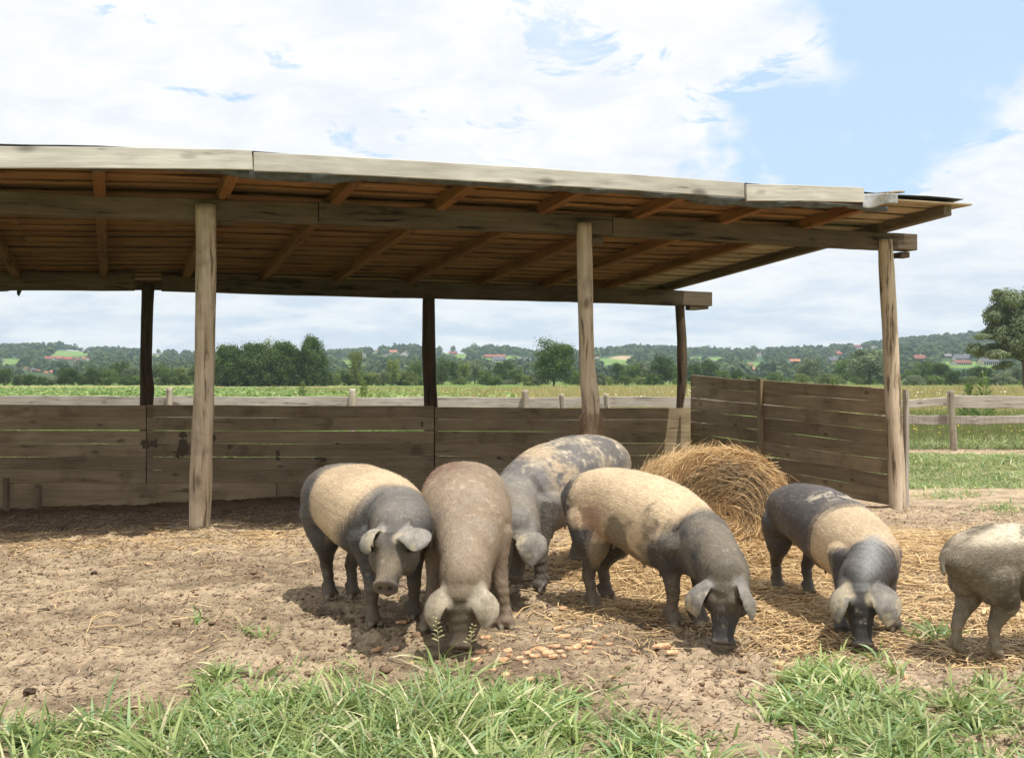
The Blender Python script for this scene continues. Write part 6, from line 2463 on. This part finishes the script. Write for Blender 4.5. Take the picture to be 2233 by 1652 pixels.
# tall weeds standing in the field behind the fence
def tall_weed(u, vt, vb, Y, label):
    p = P(u, vb, Y)
    e = empty('tall_weed', (p.x, Y, 0))
    H_ = (EYE - (vt - CV) / F * Y)
    n = 170
    z = H_ * rng.uniform(.12, 1, n)
    a = rng.uniform(0, 2 * np.pi, n)
    rad = .26 * (1 - z / H_) + .05
    base = np.stack([np.cos(a) * rad * .4, np.sin(a) * rad * .4, z], -1)
    d0 = np.stack([np.cos(a) * .8, np.sin(a) * .8, rng.uniform(.3, .9, n)], -1)
    me = ribbons('leaf_mass', base, d0, rng.normal(0, .1, (n, 3)), rad * 1.3 + .08, np.full(n, .02), 2, np.tile(v3(.16, .23, .07), (n, 1)) * rng.uniform(.6, 1.4, (n, 1)), M['leafy'])
    link('foliage', me, e)
    vs, fs = [], []
    for zz, rr_ in ((0, .02), (H_, .006)):
        for k in range(5):
            vs.append((rr_ * math.cos(1.257 * k), rr_ * math.sin(1.257 * k), zz))
    for k in range(5):
        fs.append((k, (k + 1) % 5, 5 + (k + 1) % 5, 5 + k))
    me = bpy.data.meshes.new('stem')
    me.from_pydata(vs, [], fs)
    link('stem', me, e, M['weed'])
    tag(e, label, 'weed')


tall_weed(660, 832, 850, 70, 'tall green weed in front of the dark grove, left one')
tall_weed(793, 829, 850, 60, 'tall green weed in front of the hedge right of the grove')
tall_weed(1561, 827, 850, 48, 'tall pointed weed before the hedge, just left of the side wall batten')
tall_weed(1616, 824, 850, 45, 'tall pointed weed just right of the side wall batten top')
tall_weed(1819, 823, 850, 42, 'tall weed peering over the side wall beside the right front post')
tall_weed(2143, 812, 850, 34, 'tall pale-green mullein-like weed beyond the right-hand fence rail')
tall_weed(2112, 835, 850, 36, 'shorter weed left of the tall one beyond the right-hand fence')

# ------------------------------------------------------------------ crop leaves and meadow
def crop():
    n = 26000
    y = 60 * np.exp(rng.random(n) * np.log(150 / 60))
    u = rng.uniform(-120, 1230, n)
    x = (u - CU) / F * y
    edge = 1040 - 2.4 * np.clip(y - 90, 0, 200)
    k = (rng.random(n) < np.where(u < 640, 1, np.clip((1150 - u) / 600, 0, 1))) & ~((u > 640) & (y > 130))
    x, y = x[k], y[k]
    n = len(x)
    row_ = np.round(x / 1.1) * 1.1
    x = row_ + rng.normal(0, .32, n)
    z = rng.uniform(.10, .46, n)
    nrm = np.stack([rng.normal(0, .45, n), rng.normal(-.1, .45, n), np.ones(n)], -1)
    nrm /= np.linalg.norm(nrm, axis=1)[:, None]
    t1 = np.cross(nrm, rng.normal(0, 1, (n, 3)))
    t1 /= np.linalg.norm(t1, axis=1)[:, None]
    t2 = np.cross(nrm, t1)
    s_ = rng.uniform(.12, .22, (n, 1))
    c = np.stack([x, y, z], -1)
    V = np.stack([c - t1 * s_, c - t2 * s_ * .8 - nrm * .03, c + t1 * s_, c + t2 * s_ * .8 - nrm * .03], 1).reshape(-1, 3)
    me = mesh_np('crop_leaves', V, np.arange(n * 4).reshape(-1, 4))
    a, b_ = v3(.10, .185, .035), v3(.33, .41, .15)
    f_ = rng.random(n)[:, None] ** 1.5
    set_col(me, 'col', np.repeat(a * (1 - f_) + b_ * f_, 4, 0))
    me.materials.append(M['leafy'])
    tag(link('crop_leaves', me), 'broad bright pumpkin leaves covering the field beyond the fence', 'crop', kind='stuff')


crop()


def meadow(name, n, ur, yr, hfun, colA, colB, wd, label, flat=0.0):
    y = yr[0] * np.exp(rng.random(n) * np.log(yr[1] / yr[0]))
    u = rng.uniform(*ur, n)
    x = (u - CU) / F * y
    nn_ = fbm(x * .35, y * .35, oct=3, seed=7)
    d0 = np.stack([rng.normal(0, .25, n), rng.normal(0, .25, n), np.ones(n)], -1)
    d0 /= np.linalg.norm(d0, axis=1)[:, None]
    ln = hfun(x, y) * rng.uniform(.5, 1.25, n) * (.7 + .6 * nn_)
    f_ = np.clip(rng.random(n) * .7 + .5 * (nn_ - .35), 0, 1)[:, None]
    c = colA * (1 - f_) + colB * f_
    base = np.stack([x, y, np.full(n, -.02)], -1)
    me = ribbons(name, base, d0, rng.normal(0, .14, (n, 3)), ln, wd * y / 30 * rng.uniform(.6, 1.4, n), 2, c, M['blade'])
    tag(link(name, me), label, 'grass', kind='stuff')


meadow('dry_grass', 26000, (1180, 2420), (44, 140), lambda x, y: .55 + .25 * (y > 70), v3(.50, .40, .20), v3(.30, .33, .13), .010, 'tall ripe straw-coloured grass in the field on the right')
meadow('dry_grass_strip', 6000, (560, 1200), (80, 150), lambda x, y: .55 + 0 * x, v3(.46, .37, .18), v3(.26, .30, .11), .010, 'ripe brownish grass strip before the grove')
meadow('meadow_grass', 24000, (1880, 2420), (23.8, 46), lambda x, y: .30 + 0 * x, v3(.13, .17, .05), v3(.36, .36, .14), .006, 'bright green meadow grass seen between the fence rails')
meadow('meadow_behind_wall', 12000, (-120, 1520), (24.5, 50), lambda x, y: .30 + 0 * x, v3(.15, .24, .055), v3(.27, .36, .11), .010, 'green meadow grass behind the shelter')


def flowers(name, n, ur, yr, z0, col, size, label):
    y = yr[0] * np.exp(rng.random(n) * np.log(yr[1] / yr[0]))
    u = rng.uniform(*ur, n)
    x = (u - CU) / F * y
    c = np.stack([x, y, z0 + rng.uniform(-.08, .1, n)], -1)
    s_ = size * rng.uniform(.6, 1.4, (n, 1))
    e1, e2 = v3(1, 0, .15), v3(0, .8, .6)
    V = np.stack([c - e1 * s_, c - e2 * s_, c + e1 * s_, c + e2 * s_, ], 1).reshape(-1, 3)
    me = mesh_np(name, V, np.arange(n * 4).reshape(-1, 4))
    set_col(me, 'col', np.tile(col, (n * 4, 1)))
    me.materials.append(M['leafy'])
    tag(link(name, me), label, 'flowers', kind='stuff')


flowers('yellow_flowers', 300, (1900, 2400), (25, 48), .26, v3(.80, .58, .04), .014, 'small yellow flowers dotted in the meadow beyond the rails')
flowers('white_flowers', 150, (1290, 2400), (42, 100), .62, v3(.70, .68, .56), .05, 'white umbel flowers in the dry grass')

# ------------------------------------------------------------------ forest on the hills
def forest():
    nleaf = 26
    NT = 9000
    y = rng.uniform(640, HY1 + 60, NT * 3)
    u = rng.uniform(-350, 2580, NT * 3)
    x = (u - CU) / F * y
    z = hill_z(x, y)
    v_ = CV - F * (z - EYE) / y
    dens = fbm(x / 90, y / 90, oct=3, seed=15)
    # right-hand hill fully wooded, left hill broken by meadows
    wood = .55 + .45 * sstep(dens, .38, .55)
    wood = np.where(u > 1930, 1.0, wood)
    h0 = rng.uniform(4.5, 10, len(u))
    vt_ = v_ - h0 * 1.1 * F / y
    k = ~on_open(u, v_, 1.0) & ~on_open(u, vt_, .95) & ~on_open(u, .5 * (v_ + vt_), .95) & (rng.random(len(u)) < wood)
    for (hu, hv, hw) in HOUSE_PX:
        k &= ~((np.abs(u - hu) < hw * .62 + 2) & (v_ > hv - 1) & (vt_ < hv - 1))
    x, y, z = x[k][:NT], y[k][:NT], z[k][:NT]
    n = len(x)
    hgt = h0[k][:NT] * (.8 + .5 * fbm(x / 40, y / 40, oct=2, seed=3))
    wd = hgt * rng.uniform(.75, 1.25, n)
    con = rng.random(n) < .18
    wd[con] *= .5
    hgt[con] *= 1.15
    dirs = rng.normal(0, 1, (n, nleaf, 3))
    dirs[..., 2] = np.abs(dirs[..., 2]) * .9 - .15
    dirs /= np.linalg.norm(dirs, axis=2)[..., None]
    scv = np.stack([wd / 2, wd / 2, hgt * .52], -1)[:, None]
    c = np.stack([x, y, z + hgt * .45], -1)[:, None]
    pos = c + dirs * scv * rng.uniform(.8, 1.1, (n, nleaf, 1))
    nr = dirs + rng.normal(0, .35, dirs.shape)
    nr /= np.linalg.norm(nr, axis=2)[..., None]
    t1 = np.cross(nr, rng.normal(0, 1, nr.shape))
    t1 /= np.linalg.norm(t1, axis=2)[..., None]
    t2 = np.cross(nr, t1)
    s_ = (wd * .26)[:, None, None] * rng.uniform(.7, 1.2, (n, nleaf, 1))
    V = np.stack([pos - t1 * s_, pos - t2 * s_, pos + t1 * s_, pos + t2 * s_], 2).reshape(-1, 3)
    me = mesh_np('hill_forest', V, np.arange(len(V)).reshape(-1, 4))
    tn = np.clip(rng.random(n) * .8 + .2 * rng.random(n), 0, 1)
    tone = np.repeat(np.clip(tn[:, None] * .7 + .3 * rng.random((n, nleaf)), 0, 1).ravel(), 4)
    at = me.attributes.new('tone', 'FLOAT', 'POINT')
    at.data.foreach_set('value', tone.astype(np.float32))
    me.materials.append(foliage_mat('foliage_hill', (.022, .045, .014), (.105, .155, .045)))
    tag(link('hill_forest', me), 'woods covering the distant hillside', 'forest', kind='stuff')


# ------------------------------------------------------------------ houses on the hillside
HOUSES = [  # u, v at the foot, width px, wall height px, roof px, wall, roof, label
    (105, 784, 19, 4, 4, 'white', 'red', 'long white row house with red roof, left one of the pair below the hill meadow'),
    (126, 784, 19, 4, 4, 'white', 'red', 'long white row house with red roof, right one of the pair below the hill meadow'),
    (148, 785, 17, 3.5, 4.5, 'white', 'red', 'red-roofed house just right of the two row houses'),
    (163, 786, 12, 3.5, 4, 'cream', 'red', 'cream house amid the red-roofed cluster left of the left rear post'),
    (178, 785, 13, 3.5, 5, 'white', 'orange', 'orange-roofed house in the cluster left of the left rear post'),
    (190, 785, 12, 3, 5, 'white', 'red', 'red-roofed house ending the cluster on the left hill'),
    (161, 793, 13, 3, 3, 'white', 'red', 'small red-roofed house below the cluster'),
    (99, 757, 9, 4, 2, 'white', 'grey', 'tiny white house on the ridge skyline at far left'),
    (35, 803, 11, 3, 4, 'cream', 'orange', 'orange-roofed house low on the hill near the left edge'),
    (53, 806, 13, 2.5, 3.5, 'white', 'orange', 'second low orange roof from the left edge of the valley'),
    (68, 810, 14, 5.5, 3.5, 'cream', 'grey', 'tall cream house in the valley village at left'),
    (77, 809, 12, 3, 3.5, 'white', 'orange', 'orange-roofed house beside the tall cream house in the valley'),
    (96, 814, 11, 2.5, 3, 'white', 'orange', 'lowest orange roof at the foot of the left hill'),
    (119, 812, 18, 2.5, 4, 'white', 'orange', 'wide orange-roofed house above the hedgerow at left'),
    (146, 800, 7, 4, 3, 'white', 'red', 'narrow white house with red roof below the cluster'),
    (167, 808, 11, 2, 3, 'cream', 'red', 'low red roof in the trees left of the left rear post'),
    (41, 781, 10, 3, 2.5, 'brown', 'grey', 'grey-roofed cottage on the left hillside'),
    (2, 790, 9, 5, 3, 'white', 'grey', 'white gabled house cut by the left edge'),
    (341, 774, 20, 3, 2, 'white', 'grey', 'long white flat house on the ridge between the left posts'),
    (391, 776, 10, 3, 3, 'cream', 'red', 'small red-roofed house on the ridge left of the left front post'),
    (791, 779, 14, 8, 5, 'white', 'dark', 'tall white house with dark red roof right of the grove'),
    (818, 768, 12, 3, 3, 'cream', 'orange', 'orange roof peeping from the trees on the ridge'),
    (856, 771, 21, 4.5, 4.5, 'white', 'orange', 'wide white house with orange roof left of the middle rear post'),
    (882, 776, 22, 5, 7, 'white', 'red', 'white house with steep red gable left of the middle rear post'),
    (841, 778, 11, 5, 3.5, 'cream', 'grey', 'cream house with grey roof below the wide orange-roofed one'),
    (732, 781, 6, 3, 2, 'white', 'grey', 'tiny white house half hidden right of the grove'),
    (948, 770, 9, 3.5, 2, 'white', 'grey', 'small white house just right of the middle rear post'),
    (987, 773, 18, 3.5, 4.5, 'cream', 'dark', 'brown-roofed house on the meadow right of the middle rear post'),
    (1077, 780, 50, 4, 4, 'cream', 'red', 'long farmhouse with red roof left of the lone round tree'),
    (1090, 788, 30, 5, 7, 'white', 'slate', 'white house with big slate roof below the long farmhouse'),
    (1142, 788, 30, 4, 4.5, 'white', 'slate', 'slate-roofed bungalow beside the lone round tree'),
    (1303, 783, 12, 4, 4, 'white', 'red', 'red-roofed house touching the middle front post'),
    (1551, 791, 17, 3.5, 4, 'white', 'grey', 'small white house with grey roof above the left end of the side wall'),
    (1655, 777, 17, 4.5, 5, 'white', 'orange', 'white house with steep orange roof on the hill above the batten'),
    (1736, 791, 26, 4.5, 5, 'white', 'orange', 'orange-roofed house half hidden by the willow above the side wall'),
    (1818, 793, 28, 9, 7, 'yellow', 'slate', 'yellow two-storey house with slate roof left of the big willow'),
    (1829, 773, 20, 3, 6, 'brown', 'red', 'dark house with red roof in the wood above the yellow house'),
    (1871, 761, 16, 6, 4, 'white', 'dark', 'white house on the ridge above the big willow'),
    (1903, 760, 15, 4, 4, 'white', 'orange', 'white house with orange roof on the ridge left of the right front post'),
    (1642, 806, 30, 2, 4.5, 'cream', 'orange', 'long low orange roof close above the side wall'),
    (1636, 796, 16, 1.5, 3, 'brown', 'dark', 'low dark red roof above the long low orange one'),
    (1922, 770, 10, 3, 3, 'white', 'grey', 'small pale roof beside the right front post'),
    (2008, 785, 32, 5, 8, 'brown', 'dark', 'brown barn with dark roof right of the right front post'),
    (2045, 787, 10, 6, 3, 'white', 'dark', 'narrow white gable between the barn and the slate-roofed houses'),
    (2066, 779, 22, 4, 5, 'brown', 'grey', 'brown-grey house higher among the trees on the right'),
    (2102, 784, 38, 4, 9, 'white', 'slate', 'upper slate-roofed white house on the right'),
    (2102, 795, 38, 6, 5, 'white', 'dark', 'lower white house with dull red roof in front of the slate-roofed one'),
    (2161, 795, 38, 8, 10, 'cream', 'slate', 'cream house with big slate hipped roof left of the large willow'),
]
HOUSE_PX = [(h[0], h[1], h[2]) for h in HOUSES]
WALLC = {'white': (.66, .64, .58), 'cream': (.58, .50, .36), 'yellow': (.58, .47, .24), 'brown': (.13, .09, .06)}
ROOFC = {'red': (.29, .095, .07), 'orange': (.37, .15, .09), 'dark': (.20, .075, .055), 'grey': (.17, .16, .155), 'slate': (.10, .10, .115)}
HM = {}


def flat_mat(name, c, rough=.85):
    m, b_, o = new_mat(name)
    n_ = b_.noise(b_.n('TexCoord').outputs['Object'], .8, 4, .6)
    principled(b_, o, b_.mix(n_, [q * .8 for q in c], [min(1, q * 1.15) for q in c]), rough, .15)
    return m


for k_, c_ in WALLC.items():
    HM['w' + k_] = flat_mat('wall_' + k_, c_)
for k_, c_ in ROOFC.items():
    HM['r' + k_] = flat_mat('roof_' + k_, c_, .7)
HM['win'] = flat_mat('window_glass', (.05, .06, .07), .2)


def box_me(name, x0, x1, y0, y1, z0, z1):
    vs = [(x, y, z) for x in (x0, x1) for y in (y0, y1) for z in (z0, z1)]
    fs = [(0, 1, 3, 2), (4, 6, 7, 5), (0, 4, 5, 1), (2, 3, 7, 6), (0, 2, 6, 4), (1, 5, 7, 3)]
    me = bpy.data.meshes.new(name)
    me.from_pydata(vs, [], fs)
    return me


def house(u, v, w, hw, hr, wc, rc, label):
    # follow the ray until it meets the hillside
    yy = np.linspace(640, HY1 + 30, 900)
    xx = (u - CU) / F * yy
    vv = CV - F * (hill_z(xx, yy) - EYE) / yy
    i = np.argmax(vv <= v + 1.0) if (vv <= v + 1.0).any() else len(yy) - 1
    Y = yy[i]
    X = xx[i]
    Zg = EYE - (v + .3 - CV) / F * Y
    mpp = Y / F
    W_, Hw, Hr = w * mpp, hw * mpp, hr * mpp
    D_ = min(W_ * .75, 11)
    e = empty('house', (X, Y, Zg - .5))
    e.rotation_euler = (0, 0, random.uniform(-.3, .3))
    tag(e, label, 'house', 'houses on the hills')
    x0, x1 = -W_ / 2 * .92, W_ / 2 * .92
    gable = w < 16 or 'gable' in label or 'steep' in label
    # walls with gables closed up to the ridge
    if gable:
        vs = [(x0, 0, -3), (x1, 0, -3), (x1, 0, Hw), (0, 0, Hw + Hr * .95), (x0, 0, Hw), (x0, D_, -3), (x1, D_, -3), (x1, D_, Hw), (0, D_, Hw + Hr * .95), (x0, D_, Hw)]
    else:
        vs = [(x0, 0, -3), (x0, D_, -3), (x0, D_, Hw), (x0, D_ / 2, Hw + Hr * .95), (x0, 0, Hw), (x1, 0, -3), (x1, D_, -3), (x1, D_, Hw), (x1, D_ / 2, Hw + Hr * .95), (x1, 0, Hw)]
    fs = [(0, 1, 2, 3, 4), (9, 8, 7, 6, 5), (0, 5, 6, 1), (1, 6, 7, 2), (2, 7, 8, 3), (3, 8, 9, 4), (4, 9, 5, 0)]
    me = bpy.data.meshes.new('walls')
    me.from_pydata(vs, [], fs)
    link('walls', me, e, HM['w' + wc])
    o_ = .5
    t = .35
    if gable:
        a = [(x0 - o_, Hw - o_ * .6), (0, Hw + Hr), (x1 + o_, Hw - o_ * .6)]
        vs = [(x, yv, z + dz) for yv in (-o_, D_ + o_) for dz in (0, t) for (x, z) in a]
    else:
        a = [(-o_, Hw - o_ * .6), (D_ / 2, Hw + Hr), (D_ + o_, Hw - o_ * .6)]
        vs = [(xv, y, z + dz) for xv in (x0 - o_, x1 + o_) for dz in (0, t) for (y, z) in a]
    fs = [(0, 1, 4, 3), (1, 2, 5, 4), (6, 9, 10, 7), (7, 10, 11, 8), (3, 4, 10, 9), (4, 5, 11, 10), (0, 6, 7, 1), (1, 7, 8, 2), (0, 3, 9, 6), (2, 8, 11, 5)]
    me = bpy.data.meshes.new('roof')
    me.from_pydata(vs, [], fs)
    link('roof', me, e, HM['r' + rc])
    if w > 14:
        me = box_me('chimney', W_ * .12, W_ * .12 + .9, D_ * .4, D_ * .4 + .9, Hw + Hr * .5, Hw + Hr * 1.15 + .6)
        link('chimney', me, e, HM['wcream'])
    nw = max(2, int(w / 5)) if hw >= 3.5 else 0
    for fl_ in range(2 if hw > 7 else 1):
        for j in range(nw):
            xc = x0 + (x1 - x0) * (j + .5) / nw
            zc = Hw * (.5 if hw <= 7 else (.28 + .45 * fl_))
            me = box_me('window', xc - .65, xc + .65, -.06, .05, zc - .7, zc + .75)
            link('window', me, e, HM['win'])


for h_ in HOUSES:
    house(*h_)
forest()
# single trees standing on the skyline
SK = [(20, 752, 12), (125, 752, 14), (140, 750, 12), (200, 760, 12), (176, 758, 12), (200, 754, 22), (268, 756, 22), (346, 760, 12), (361, 765, 11), (402, 766, 10), (415, 768, 9), (760, 762, 18), (772, 760, 16), (905, 748, 22), (958, 752, 14),
      (988, 752, 14), (1034, 747, 26), (1068, 748, 34), (1018, 756, 12), (1098, 758, 14), (1120, 755, 10), (1122, 768, 20), (1397, 754, 18), (1425, 758, 14), (1450, 762, 20), (1543, 752, 20), (1600, 764, 12), (1643, 752, 18), (1720, 757, 16), (1760, 757, 18),
      (1850, 758, 18), (2100, 735, 24), (2130, 722, 30)]
for i, (u_, vt, w_) in enumerate(SK):
    Y = HY1 - 30
    x = (u_ - CU) / F * Y
    zb = float(hill_z(x, Y))
    zt = EYE - (vt - CV) / F * Y
    H_ = max(7, zt - zb)
    Wd = w_ / F * Y
    e = empty('skyline_tree', (x, Y, zb - .5))
    e.scale = (Wd * 1.15, Wd * 1.15, H_)
    kd = 'round' if w_ > 11 else 'tall'
    link('trunk', TRUNK[kd], e)
    link('crown', PROTO[kd, random.choice(('dark', 'mid')), i % 2], e)
    side_ = 'left of the left front post' if u_ < 430 else 'right of the grove' if u_ < 930 else 'between the middle posts' if u_ < 1290 else 'left of the right rear post' if u_ < 1480 else 'above the side wall' if u_ < 1900 else 'at the far right'
    tag(e, f'{"broad round" if w_ > 18 else "small round" if w_ > 11 else "slim"} tree on the hill skyline {side_}', 'tree', 'trees on the skyline')

# ------------------------------------------------------------------ haze
me = box_me('haze', -2600, 2600, -60, 3300, -3.5, 175)
m = bpy.data.materials.new('haze_air')
m.use_nodes = True
b_ = NB(m.node_tree)
o_ = b_.n('OutputMaterial')
pv_ = b_.n('VolumePrincipled')
pv_.inputs['Color'].default_value = (.66, .80, 1.0, 1)
pv_.inputs['Density'].default_value = HAZE
pv_.inputs['Anisotropy'].default_value = .25
b_.link(pv_.outputs[0], o_.inputs['Volume'])
hz = link('haze', me, None, m)
tag(hz, kind='stuff', label='thin bluish summer haze over the valley')

# ------------------------------------------------------------------ labels: number look-alikes from left to right
ORD = ['first', 'second', 'third', 'fourth', 'fifth', 'sixth', 'seventh', 'eighth', 'ninth', 'tenth', 'eleventh', 'twelfth', 'thirteenth']
by = {}
for o in S.objects:
    if o.parent is None and o.get('label'):
        by.setdefault(o['label'], []).append(o)
for lab, obs in by.items():
    if 2 <= len(obs) <= 13 and len(lab.split()) <= 13:
        obs.sort(key=lambda q: q.location.x / max(q.location.y, .1))
        for i, o in enumerate(obs):
            o['label'] = f'{lab}, {ORD[i]} from left'
